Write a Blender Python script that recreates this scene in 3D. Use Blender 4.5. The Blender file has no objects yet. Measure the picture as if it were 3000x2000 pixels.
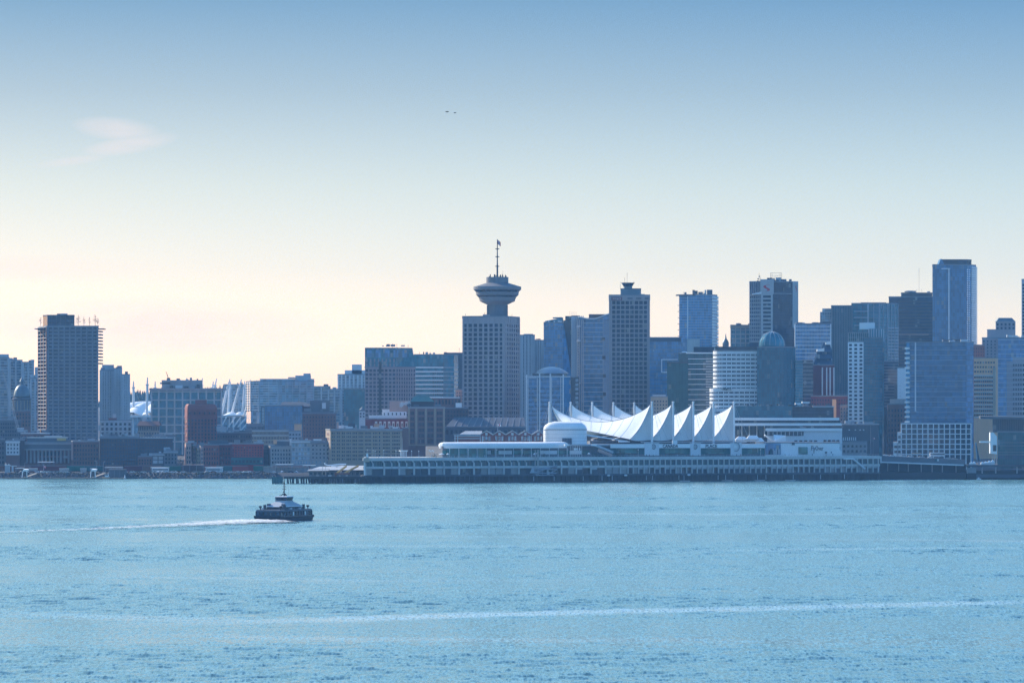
import bpy, bmesh, math, random
from mathutils import Vector, Matrix
rad = math.radians
R = random.Random(7)
sc = bpy.context.scene
col = sc.collection

# ------------------------------------------------------------------ camera, sky, sun, exposure
F, HZ, CH = 12000.0, 1235.0, 42.0          # focal length in photo pixels, horizon row, camera height in metres
cam = bpy.data.cameras.new("camera")
cam.sensor_width = 36.0
cam.lens = 36.0 * F / 3000.0
cam.shift_y = (HZ - 1000.0) / 3000.0
cam.clip_start = 1.0
cam.clip_end = 60000.0
cam_o = bpy.data.objects.new("camera", cam)
cam_o.location = (0, 0, CH)
cam_o.rotation_euler = (rad(90), 0, 0)
col.objects.link(cam_o)
sc.camera = cam_o

SUN_AZ, SUN_EL = -44.0, 27.0               # degrees from the view direction, and above the horizon
world = bpy.data.worlds.new("World")
sc.world = world
world.use_nodes = True
wn, wl = world.node_tree.nodes, world.node_tree.links
bg = wn["Background"]
bg.inputs[1].default_value = 0.12
sky = wn.new("ShaderNodeTexSky")
sky.sky_type = 'NISHITA'
sky.sun_disc = False
sky.sun_elevation = rad(SUN_EL)
sky.sun_rotation = rad(SUN_AZ)
tc = wn.new("ShaderNodeTexCoord")
sep = wn.new("ShaderNodeSeparateXYZ")
wl.new(tc.outputs['Generated'], sep.inputs[0])
mr = wn.new("ShaderNodeMath"); mr.operation = 'MULTIPLY'; mr.inputs[1].default_value = 2.0; mr.use_clamp = True
wl.new(sep.outputs['Z'], mr.inputs[0])
ramp = wn.new("ShaderNodeValToRGB")
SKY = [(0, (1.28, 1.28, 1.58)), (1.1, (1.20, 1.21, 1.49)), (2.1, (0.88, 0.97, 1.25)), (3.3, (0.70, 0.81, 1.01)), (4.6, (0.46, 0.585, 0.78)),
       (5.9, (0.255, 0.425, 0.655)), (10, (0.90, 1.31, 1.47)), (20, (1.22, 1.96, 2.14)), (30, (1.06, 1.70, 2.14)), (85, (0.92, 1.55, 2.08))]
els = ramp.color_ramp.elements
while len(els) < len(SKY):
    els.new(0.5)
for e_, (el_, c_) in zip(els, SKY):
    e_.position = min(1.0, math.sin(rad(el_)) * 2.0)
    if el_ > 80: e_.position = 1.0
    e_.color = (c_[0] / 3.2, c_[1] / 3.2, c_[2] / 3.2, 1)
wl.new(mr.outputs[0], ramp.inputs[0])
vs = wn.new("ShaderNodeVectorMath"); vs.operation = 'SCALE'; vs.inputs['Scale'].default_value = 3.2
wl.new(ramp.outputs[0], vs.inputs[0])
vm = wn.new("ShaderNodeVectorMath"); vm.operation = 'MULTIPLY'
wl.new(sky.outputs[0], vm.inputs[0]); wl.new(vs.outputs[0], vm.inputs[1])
# the sky is bluer and dimmer away from the sun
sdot = wn.new("ShaderNodeVectorMath"); sdot.operation = 'DOT_PRODUCT'; sdot.inputs[1].default_value = (math.sin(rad(SUN_AZ)), math.cos(rad(SUN_AZ)), 0)
wl.new(tc.outputs['Generated'], sdot.inputs[0])
sf = wn.new("ShaderNodeMapRange"); sf.inputs[1].default_value = 0.75; sf.inputs[2].default_value = -1.0; sf.inputs[3].default_value = 0.0; sf.inputs[4].default_value = 1.0
wl.new(sdot.outputs['Value'], sf.inputs[0])
smx = wn.new("ShaderNodeMix"); smx.data_type = 'RGBA'; smx.inputs[6].default_value = (1, 1, 1, 1); smx.inputs[7].default_value = (.58, .80, 1.0, 1)
wl.new(sf.outputs[0], smx.inputs[0])
sg = wn.new("ShaderNodeMapRange"); sg.inputs[1].default_value = 0.86; sg.inputs[2].default_value = 0.50; sg.inputs[3].default_value = 0.0; sg.inputs[4].default_value = 1.0
wl.new(sdot.outputs['Value'], sg.inputs[0])
sgm = wn.new("ShaderNodeMix"); sgm.data_type = 'RGBA'; sgm.inputs[6].default_value = (.755, .705, .69, 1); sgm.inputs[7].default_value = (.905, .945, 1.0, 1)
wl.new(sg.outputs[0], sgm.inputs[0])
sv = wn.new("ShaderNodeVectorMath"); sv.operation = 'MULTIPLY'; wl.new(smx.outputs[2], sv.inputs[0]); wl.new(sgm.outputs[2], sv.inputs[1])
vm2 = wn.new("ShaderNodeVectorMath"); vm2.operation = 'MULTIPLY'
wl.new(vm.outputs[0], vm2.inputs[0]); wl.new(sv.outputs[0], vm2.inputs[1])
SKYCOL = vm2.outputs[0]
# thin high cloud: a soft wisp and a faint warm bank low in the east, both in sky directions
def wmath(op, a, b=None, c=None, clamp=False):
    n = wn.new("ShaderNodeMath"); n.operation = op; n.use_clamp = clamp
    for i, v in enumerate((a, b, c)):
        if v is None: continue
        if isinstance(v, (int, float)): n.inputs[i].default_value = v
        else: wl.new(v, n.inputs[i])
    return n.outputs[0]
az = wmath('ARCTAN2', sep.outputs['X'], sep.outputs['Y'])
cmb = wn.new("ShaderNodeCombineXYZ")
wl.new(az, cmb.inputs[0]); wl.new(sep.outputs['Z'], cmb.inputs[1])
nz = wn.new("ShaderNodeTexNoise"); nz.inputs['Scale'].default_value = 90.0; nz.inputs['Detail'].default_value = 8.0; nz.inputs['Roughness'].default_value = .62
mpv = wn.new("ShaderNodeVectorMath"); mpv.operation = 'MULTIPLY'; mpv.inputs[1].default_value = (0.6, 2.2, 1)
wl.new(cmb.outputs[0], mpv.inputs[0]); wl.new(mpv.outputs[0], nz.inputs['Vector'])
def blob(px, py, sx, sy, tilt):
    a0, e0 = (px - 1500) / F, (HZ - py) / F
    da = wmath('SUBTRACT', az, a0); de = wmath('SUBTRACT', sep.outputs['Z'], e0)
    de2 = wmath('SUBTRACT', de, wmath('MULTIPLY', da, tilt))
    wob = wmath('MULTIPLY', wmath('SUBTRACT', nz.outputs[0], 0.5), 0.9)
    q = wmath('ADD', wmath('POWER', wmath('DIVIDE', da, sx / F), 2.0), wmath('POWER', wmath('DIVIDE', de2, sy / F), 2.0))
    m = wmath('SUBTRACT', 1.0, wmath('ADD', q, wob), clamp=True)
    return wmath('MULTIPLY', m, wmath('MULTIPLY_ADD', nz.outputs[0], 2.2, -0.45), clamp=True)
w1 = wmath('MAXIMUM', blob(345, 385, 135, 38, -0.10), blob(380, 430, 150, 30, 0.16))
w1 = wmath('MAXIMUM', w1, wmath('MULTIPLY', blob(215, 478, 120, 16, 0.14), 0.6))
w2 = wmath('MAXIMUM', blob(420, 960, 620, 95, -0.01), wmath('MULTIPLY', blob(60, 790, 420, 45, 0.0), 0.4))
def addcloud(base, mask, amt, colr):
    mx = wn.new("ShaderNodeMix"); mx.data_type = 'RGBA'
    wl.new(wmath('MULTIPLY', mask, amt), mx.inputs[0]); wl.new(base, mx.inputs[6]); mx.inputs[7].default_value = (*colr, 1)
    return mx.outputs[2]
K = 1 / 0.12
s1 = addcloud(SKYCOL, w1, 0.80, (0.68 * K, 0.64 * K, 0.65 * K))
s2 = addcloud(s1, w2, 0.9, (.79 * K, .665 * K, .635 * K))
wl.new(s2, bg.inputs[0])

sun = bpy.data.lights.new("sun", 'SUN')
sun.energy = 5.0
sun.angle = rad(0.5)
sun.color = (1.0, 0.93, 0.84)
sun_o = bpy.data.objects.new("sun", sun)
sd = Vector((math.sin(rad(SUN_AZ)) * math.cos(rad(SUN_EL)), math.cos(rad(SUN_AZ)) * math.cos(rad(SUN_EL)), math.sin(rad(SUN_EL))))
sun_o.rotation_euler = sd.to_track_quat('Z', 'Y').to_euler()
sun_o.location = (-400, 500, 400)
col.objects.link(sun_o)

sc.view_settings.view_transform = 'Standard'
sc.view_settings.look = 'None'
sc.view_settings.exposure = 0.35
sc.view_settings.gamma = 1.0
sc.view_settings.use_curve_mapping = False
sc.cycles.use_denoising = True
sc.cycles.denoising_prefilter = 'NONE'
sc.cycles.use_adaptive_sampling = False
sc.cycles.max_bounces = 6
sc.cycles.diffuse_bounces = 2
sc.cycles.glossy_bounces = 3
sc.cycles.volume_bounces = 0
sc.cycles.sample_clamp_indirect = 4.0
HAZE_DENSITY = 5.0e-5
HAZE_COLOR = (0.25, 0.56, 1.0, 1)

# ------------------------------------------------------------------ materials
MAT = {}
def nodes(name):
    m = bpy.data.materials.new(name); m.use_nodes = True
    nt = m.node_tree
    return m, nt.nodes, nt.links, nt.nodes['Principled BSDF']
def wall_mat(name, rgb, rough=0.8, var=0.22, scale=0.05, metal=0.0, streak=True, spec=0.3):
    """matte surface, weathered by noise: blotches, vertical rain streaks and a tone of its own per object"""
    m, n, l, b = nodes(name)
    g = n.new("ShaderNodeNewGeometry")
    mp = n.new("ShaderNodeVectorMath"); mp.operation = 'MULTIPLY'
    mp.inputs[1].default_value = (1, 1, 0.25) if streak else (1, 1, 1)
    l.new(g.outputs['Position'], mp.inputs[0])
    t = n.new("ShaderNodeTexNoise"); t.inputs['Scale'].default_value = scale; t.inputs['Detail'].default_value = 4
    l.new(mp.outputs[0], t.inputs['Vector'])
    t2 = n.new("ShaderNodeTexNoise"); t2.inputs['Scale'].default_value = scale * 11; t2.inputs['Detail'].default_value = 2
    l.new(mp.outputs[0], t2.inputs['Vector'])
    oi = n.new("ShaderNodeObjectInfo")
    def mth(op, a, c):
        q = n.new("ShaderNodeMath"); q.operation = op
        l.new(a, q.inputs[0])
        if isinstance(c, float): q.inputs[1].default_value = c
        else: l.new(c, q.inputs[1])
        return q.outputs[0]
    s = mth('ADD', mth('MULTIPLY', t.outputs[0], 1.0), mth('MULTIPLY', t2.outputs[0], 0.7))
    s = mth('ADD', s, mth('MULTIPLY', oi.outputs['Random'], 0.35))
    s = mth('MULTIPLY', mth('SUBTRACT', s, 1.02), var * 2.0)
    s = mth('ADD', s, 1.0)
    sca = n.new("ShaderNodeVectorMath"); sca.operation = 'SCALE'; sca.inputs[0].default_value = rgb
    l.new(s, sca.inputs['Scale'])
    l.new(sca.outputs[0], b.inputs['Base Color'])
    b.inputs['Roughness'].default_value = rough
    b.inputs['Metallic'].default_value = metal
    b.inputs['Specular IOR Level'].default_value = spec
    MAT[name] = m
    return m
def glass_mat(name, rgb, ior=1.7, rough=0.08, var=0.4, cell=(2.0, 3.6), tilt=0.014, lit=0.05):
    """window glass: dark, glossy, every pane (a cell of the wall) a little different in tilt and in what stands behind it"""
    m, n, l, b = nodes(name)
    g = n.new("ShaderNodeNewGeometry")
    oi = n.new("ShaderNodeObjectInfo")
    q = n.new("ShaderNodeVectorMath"); q.operation = 'DIVIDE'; q.inputs[1].default_value = (cell[0], cell[0], cell[1])
    l.new(g.outputs['Position'], q.inputs[0])
    fl = n.new("ShaderNodeVectorMath"); fl.operation = 'FLOOR'; l.new(q.outputs[0], fl.inputs[0])
    wn_ = n.new("ShaderNodeTexWhiteNoise"); wn_.noise_dimensions = '4D'
    l.new(fl.outputs[0], wn_.inputs['Vector']); l.new(oi.outputs['Random'], wn_.inputs['W'])
    big = n.new("ShaderNodeTexNoise"); big.inputs['Scale'].default_value = 0.035; big.inputs['Detail'].default_value = 3
    l.new(g.outputs['Position'], big.inputs['Vector'])
    r = n.new("ShaderNodeValToRGB")
    r.color_ramp.interpolation = 'LINEAR'
    e = r.color_ramp.elements
    dk = tuple(c * (1 - var * 0.6) for c in rgb); lt = tuple(min(1, c * (1 + var) + 0.012 * var) for c in rgb)
    e[0].position = 0.0; e[0].color = (*dk, 1)
    e[1].position = 1.0 - lit; e[1].color = (*lt, 1)
    k = e.new(1.0); k.color = (0.30, 0.29, 0.26, 1)          # a drawn blind here and there
    l.new(wn_.outputs['Value'], r.inputs[0])
    mx = n.new("ShaderNodeVectorMath"); mx.operation = 'SCALE'; l.new(r.outputs[0], mx.inputs[0])
    ad = n.new("ShaderNodeMath"); ad.operation = 'MULTIPLY_ADD'; ad.inputs[1].default_value = 0.6; ad.inputs[2].default_value = 0.7
    l.new(big.outputs[0], ad.inputs[0]); l.new(ad.outputs[0], mx.inputs['Scale'])
    l.new(mx.outputs[0], b.inputs['Base Color'])
    sb = n.new("ShaderNodeVectorMath"); sb.operation = 'SUBTRACT'; sb.inputs[1].default_value = (.5, .5, .5)
    l.new(wn_.outputs['Color'], sb.inputs[0])
    sm = n.new("ShaderNodeVectorMath"); sm.operation = 'SCALE'; sm.inputs['Scale'].default_value = tilt * 2
    l.new(sb.outputs[0], sm.inputs[0])
    av = n.new("ShaderNodeVectorMath"); av.operation = 'ADD'; l.new(g.outputs['Normal'], av.inputs[0]); l.new(sm.outputs[0], av.inputs[1])
    nm = n.new("ShaderNodeVectorMath"); nm.operation = 'NORMALIZE'; l.new(av.outputs[0], nm.inputs[0])
    l.new(nm.outputs[0], b.inputs['Normal'])
    b.inputs['Roughness'].default_value = rough
    b.inputs['IOR'].default_value = ior
    MAT[name] = m
    return m
W_ = wall_mat
W_('concrete', (.36, .34, .33)); W_('concrete_warm', (.38, .335, .325)); W_('concrete_pale', (.50, .49, .47)); W_('concrete_dark', (.14, .14, .15))
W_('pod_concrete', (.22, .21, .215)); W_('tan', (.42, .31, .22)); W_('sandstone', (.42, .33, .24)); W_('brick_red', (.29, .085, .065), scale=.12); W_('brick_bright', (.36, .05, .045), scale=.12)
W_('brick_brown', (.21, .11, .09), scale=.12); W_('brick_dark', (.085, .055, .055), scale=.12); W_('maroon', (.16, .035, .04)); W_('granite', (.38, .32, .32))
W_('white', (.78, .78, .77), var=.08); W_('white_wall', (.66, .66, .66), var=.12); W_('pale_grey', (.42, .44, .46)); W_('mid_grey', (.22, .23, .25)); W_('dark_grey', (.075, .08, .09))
W_('bronze', (.10, .075, .065)); W_('slate', (.09, .10, .12)); W_('teal_wall', (.03, .12, .12)); W_('green_roof', (.12, .22, .19)); W_('orange_and_sun', (.80, .44, .24))  # orange: sun glow put into block and hull colour; plain orange on the awning
W_('pink_stone_and_sun', (.55, .33, .27)); W_('steel', (.35, .36, .38), rough=.45, metal=.6, var=.1); W_('black_steel', (.025, .025, .03), rough=.6, var=.1)  # pink stone also carries sun warmth put into some house walls
W_('lead', (.16, .19, .21), rough=.5, metal=.3); W_('navy', (.012, .02, .045), rough=.35, var=.15, spec=.5); W_('hull_grey', (.10, .12, .15), rough=.5); W_('rust', (.20, .07, .04)); W_('container_green', (.02, .15, .11)); W_('red', (.55, .03, .03), var=.08)
W_('fabric', (.84, .84, .83), rough=.7, var=.05, scale=.4); W_('timber', (.05, .045, .04), scale=.4); W_('asphalt', (.055, .055, .06), streak=False); W_('bark', (.04, .033, .03), scale=.5)
W_('leaf', (.045, .06, .03), scale=.4); W_('conifer', (.03, .05, .035), scale=.3); W_('skin_tone', (.4, .25, .18)); W_('coat_dark', (.03, .03, .045)); W_('coat_warm', (.25, .08, .06)); W_('yellow', (.60, .40, .12), var=.1)  # yellow: sunlight put into the colour of gangways and a parapet
G_ = glass_mat
G_('glass', (.025, .055, .10), ior=1.5); G_('glass_dark', (.014, .022, .034), ior=1.5, lit=.04); G_('glass_blue', (.055, .19, .35), ior=1.6); G_('glass_teal', (.028, .15, .20), ior=1.5)
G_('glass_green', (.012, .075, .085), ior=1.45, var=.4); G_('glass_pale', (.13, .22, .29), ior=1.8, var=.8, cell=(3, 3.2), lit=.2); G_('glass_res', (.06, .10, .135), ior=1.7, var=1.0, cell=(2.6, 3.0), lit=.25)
G_('glass_brown', (.03, .035, .06), ior=1.45); G_('glass_window', (.010, .016, .028), ior=1.36, var=.7, tilt=.04, lit=.05); G_('glass_deck', (.02, .12, .11), ior=1.5, var=.6, cell=(4, 4))

# ------------------------------------------------------------------ helpers
ORG = {}
def X(px, d): return (px - 1500.0) / F * d
def Z(py, d): return CH + (HZ - py) / F * d
def ground_z(d): return 4.0 + max(0.0, min(18.0, (d - 3160.0) * 0.03))
def link(name, data, par=None):
    o = bpy.data.objects.new(name, data); col.objects.link(o)
    if par is not None: o.parent = par
    return o
def tag(o, label=None, cat=None, group=None, kind=None):
    if label: o['label'] = label
    if cat: o['category'] = cat
    if group: o['group'] = group
    if kind: o['kind'] = kind
    return o
def thing(name, label, cat, x, y, z, group=None):
    o = link(name, None); o.location = (x, y, z); o.empty_display_size = 1
    ORG[o] = Vector((x, y, z))
    return tag(o, label, cat, group)
_cube = {}
def cube(mat):
    if mat not in _cube:
        me = bpy.data.meshes.new("block_" + mat)
        v = [(x, y, z) for z in (-.5, .5) for y in (-.5, .5) for x in (-.5, .5)]
        f = [(0, 2, 3, 1), (4, 5, 7, 6), (0, 1, 5, 4), (2, 6, 7, 3), (0, 4, 6, 2), (1, 3, 7, 5)]
        me.from_pydata(v, [], f); me.materials.append(MAT[mat]); _cube[mat] = me
    return _cube[mat]
def bx(name, mat, par, cx, cy, cz, sx, sy, sz, rz=0.0, label=None):
    """one box-shaped part; every such part of one material shares its mesh"""
    o = link(name, cube(mat), par)
    g = ORG[par] if par is not None else Vector((0, 0, 0))
    o.location = (cx - g.x, cy - g.y, cz - g.z); o.scale = (sx, sy, sz)
    if rz: o.rotation_euler = (0, 0, rz)
    if label: o['label'] = label
    return o
class MB:
    """collects faces and links them as one mesh object"""
    def __init__(s): s.v = []; s.f = []
    def box(s, cx, cy, cz, sx, sy, sz, rz=0.0):
        b = len(s.v); c, n = math.cos(rz), math.sin(rz)
        for z in (-.5, .5):
            for y in (-.5, .5):
                for x in (-.5, .5):
                    dx, dy = x * sx, y * sy
                    s.v.append((cx + dx * c - dy * n, cy + dx * n + dy * c, cz + z * sz))
        s.f += [tuple(b + i for i in q) for q in ((0, 2, 3, 1), (4, 5, 7, 6), (0, 1, 5, 4), (2, 6, 7, 3), (0, 4, 6, 2), (1, 3, 7, 5))]
        return s
    def prism(s, pts, z0, z1, pts1=None):
        b = len(s.v); n = len(pts); p1 = pts1 or pts
        zz0 = z0 if isinstance(z0, (list, tuple)) else [z0] * n
        zz = z1 if isinstance(z1, (list, tuple)) else [z1] * n
        s.v += [(p[0], p[1], h) for p, h in zip(pts, zz0)] + [(p[0], p[1], h) for p, h in zip(p1, zz)]
        for i in range(n):
            j = (i + 1) % n
            s.f.append((b + i, b + j, b + n + j, b + n + i))
        s.f.append(tuple(b + n + i for i in range(n))); s.f.append(tuple(b + i for i in reversed(range(n))))
        return s
    def tube(s, p, q, r0, r1=None, n=6):
        r1 = r0 if r1 is None else r1
        p, q = Vector(p), Vector(q); d = (q - p).normalized()
        a = d.orthogonal().normalized(); c = d.cross(a); b = len(s.v)
        for pt, r in ((p, r0), (q, r1)):
            for i in range(n):
                t = 2 * math.pi * i / n
                s.v.append(tuple(pt + a * (math.cos(t) * r) + c * (math.sin(t) * r)))
        for i in range(n):
            j = (i + 1) % n
            s.f.append((b + i, b + j, b + n + j, b + n + i))
        s.f.append(tuple(b + i for i in reversed(range(n)))); s.f.append(tuple(b + n + i for i in range(n)))
        return s
    def lathe(s, cx, cy, prof, n=32, sx=1.0, sy=1.0):
        b = len(s.v); k = len(prof)
        for r, z in prof:
            for i in range(n):
                t = 2 * math.pi * i / n
                s.v.append((cx + math.cos(t) * r * sx, cy + math.sin(t) * r * sy, z))
        for a in range(k - 1):
            for i in range(n):
                j = (i + 1) % n
                s.f.append((b + a * n + i, b + a * n + j, b + (a + 1) * n + j, b + (a + 1) * n + i))
        s.f.append(tuple(b + (k - 1) * n + i for i in range(n))); s.f.append(tuple(b + i for i in reversed(range(n))))
        return s
    def grid(s, fn, nu, nv):
        b = len(s.v)
        for i in range(nu + 1):
            for j in range(nv + 1):
                s.v.append(tuple(fn(i / nu, j / nv)))
        for i in range(nu):
            for j in range(nv):
                a = b + i * (nv + 1) + j
                s.f.append((a, a + nv + 1, a + nv + 2, a + 1))
        return s
    def build(s, name, mat, par=None, smooth=False, kind=None, label=None):
        g = ORG[par] if par is not None else Vector((0, 0, 0))
        me = bpy.data.meshes.new(name)
        me.from_pydata([(a - g.x, b - g.y, c - g.z) for a, b, c in s.v], [], s.f)
        me.materials.append(MAT[mat] if isinstance(mat, str) else mat)
        if smooth:
            me.polygons.foreach_set('use_smooth', [True] * len(me.polygons))
        o = link(name, me, par)
        ORG[o] = g
        if kind: o['kind'] = kind
        if label: o['label'] = label
        return o
    def top(s, name, mat, label, cat, group=None, smooth=False, kind=None):
        """a thing that is one mesh, its origin at its base"""
        xs, ys, zs = zip(*s.v)
        c = Vector(((min(xs) + max(xs)) / 2, (min(ys) + max(ys)) / 2, min(zs)))
        me = bpy.data.meshes.new(name)
        me.from_pydata([(a - c.x, b - c.y, h - c.z) for a, b, h in s.v], [], s.f)
        me.materials.append(MAT[mat] if isinstance(mat, str) else mat)
        if smooth: me.polygons.foreach_set('use_smooth', [True] * len(me.polygons))
        o = link(name, me); o.location = c; ORG[o] = c
        return tag(o, label, cat, group, kind)

class Face:
    """one upright wall, from its left end A to its right end B as seen from the water"""
    def __init__(s, A, B):
        s.A, s.B = Vector(A), Vector(B)
        d = s.B - s.A; s.L = d.length; s.t = d / s.L; s.n = Vector((s.t.y, -s.t.x)); s.rz = math.atan2(s.t.y, s.t.x)
    def at(s, a, off=0.0):
        p = s.A + s.t * a + s.n * off
        return p.x, p.y
NWIN = {}
def windows(root, f, z0, z1, rows, cols, wf=.6, hf=.6, mat='glass_window', s0=0.0, s1=None, ind=True, name='window', proud=.06, thick=.3, skip=None):
    """window panes on wall f; up to 300 of them parts of their own, the rest one part"""
    s1 = f.L if s1 is None else s1
    cw, ch = (s1 - s0) / cols, (z1 - z0) / rows
    rest = None
    for r in range(rows):
        for c in range(cols):
            if skip and skip(r, c): continue
            x, y = f.at(s0 + cw * (c + .5), proud - thick / 2)
            z = z1 - ch * (r + .5)
            if ind and NWIN.get(root, 0) < 296:
                NWIN[root] = NWIN.get(root, 0) + 1
                bx(name, mat, root, x, y, z, cw * wf, thick, ch * hf, f.rz)
            else:
                rest = rest or MB()
                rest.box(x, y, z, cw * wf, thick, ch * hf, f.rz)
    if rest: rest.build('window_field', mat, root, kind='stuff')
def piers(root, f, z0, z1, n, w, mat, proud=.5, s0=0.0, s1=None, name='pier', ends=True):
    s1 = f.L if s1 is None else s1
    for i in range(n + 1):
        if not ends and i in (0, n): continue
        a = s0 + (s1 - s0) * i / n
        a = min(max(a, s0 + w / 2), s1 - w / 2)
        x, y = f.at(a, proud / 2 - .2)
        bx(name, mat, root, x, y, (z0 + z1) / 2, w, proud + .4, z1 - z0, f.rz)
def bands(root, f, z0, z1, n, h, mat, proud=.35, s0=0.0, s1=None, name='spandrel', ends=True):
    s1 = f.L if s1 is None else s1
    x, y = f.at((s0 + s1) / 2, proud / 2 - .2)
    for i in range(n + 1):
        if not ends and i in (0, n): continue
        z = z0 + (z1 - z0) * i / n
        bx(name, mat, root, x, y, z, s1 - s0, proud + .4, h, f.rz)
def mullions(root, f, z0, z1, rows, cols, mat='dark_grey', w=.16, proud=.12, s0=0.0, s1=None):
    s1 = f.L if s1 is None else s1
    m = MB()
    for i in range(cols + 1):
        x, y = f.at(s0 + (s1 - s0) * i / cols, proud / 2 - .05)
        m.box(x, y, (z0 + z1) / 2, w, proud + .1, z1 - z0, f.rz)
    for i in range(rows + 1):
        x, y = f.at((s0 + s1) / 2, proud / 2 - .06)
        m.box(x, y, z0 + (z1 - z0) * i / rows, s1 - s0, proud + .1, w, f.rz)
    m.build('mullion_grid', mat, root, kind='stuff')
class Bld:
    """a building: an Empty at its base with its parts; pts are the visible front corners (photo column, distance)"""
    def __init__(s, name, label, cat, pts, ytop, mat, depth=28.0, zb=None, group=None, core='wall', roof='mid_grey'):
        s.d = min(p[1] for p in pts); s.pts = pts
        s.zb = ground_z(s.d) - 1.5 if zb is None else zb
        s.root = thing(name, label, cat, X(pts[0][0], pts[0][1]), pts[0][1], s.zb, group)
        s.zt = Z(ytop, s.d)
        s.faces = s.block(pts, ytop, None, mat, depth, core, roof)
    def z(s, py): return Z(py, s.d)
    def plan(s, pts, depth):
        fr = [(X(p, d), d) for p, d in pts]; db = max(pts[-1][1], pts[0][1]) + depth
        return fr, fr + [(X(pts[-1][0], db), db), (X(pts[0][0], db), db)]
    def block(s, pts, yt, yb, mat, depth=20.0, name='upper_block', roof=None, parapet=True):
        fr, pl = s.plan(pts, depth)
        z1 = s.z(yt); z0 = s.zb if yb is None else s.z(yb)
        MB().prism(pl, z0, z1).build(name, mat, s.root)
        fs = [Face(fr[i], fr[i + 1]) for i in range(len(fr) - 1)]
        if roof:
            c = Vector((sum(p[0] for p in pl) / len(pl), sum(p[1] for p in pl) / len(pl)))
            MB().prism([tuple(c + (Vector(p) - c) * 1.012) for p in pl], z1 + .02, z1 + .9).build('roof', roof, s.root)
        return fs
    def units(s, x0, x1, yt, k=4, h=(1.5, 5), mat='mid_grey', back=(4, 18), w=(2, 8)):
        """plant boxes and vents on the roof"""
        z = s.z(yt) + .9
        for i in range(k):
            px = R.uniform(x0, x1); dd = s.d + R.uniform(*back); hh = R.uniform(*h)
            bx('roof_unit', R.choice([mat, 'pale_grey', 'concrete_dark']), s.root, X(px, s.d), dd, z + hh / 2, R.uniform(*w), R.uniform(2, 5), hh)
    def antennas(s, lst, r=.16):
        for px, y0, y1 in lst:
            x = X(px, s.d)
            MB().tube((x, s.d + 8, s.z(y1)), (x, s.d + 8, s.z(y0)), r, r * .6, 5).build('antenna', 'black_steel', s.root)
def text(body, size, mat, par, loc, rz=0.0, name='lettering', label=None, extrude=.08, sx=1.0, bold=0.0):
    cu = bpy.data.curves.new(name, 'FONT'); cu.body = body; cu.size = size; cu.extrude = extrude; cu.align_x = 'CENTER'; cu.align_y = 'CENTER'
    cu.offset = bold; cu.resolution_u = 2
    tmp = bpy.data.objects.new(name, cu); col.objects.link(tmp)
    bpy.context.view_layer.update()
    me = bpy.data.meshes.new_from_object(tmp.evaluated_get(bpy.context.evaluated_depsgraph_get()))
    bpy.data.objects.remove(tmp); me.materials.clear(); me.materials.append(MAT[mat])
    o = link(name, me, par); g = ORG[par]
    o.location = (loc[0] - g.x, loc[1] - g.y, loc[2] - g.z); o.rotation_euler = (rad(90), 0, rz); o.scale = (sx, 1, 1)
    if label: o['label'] = label
    return o
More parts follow.
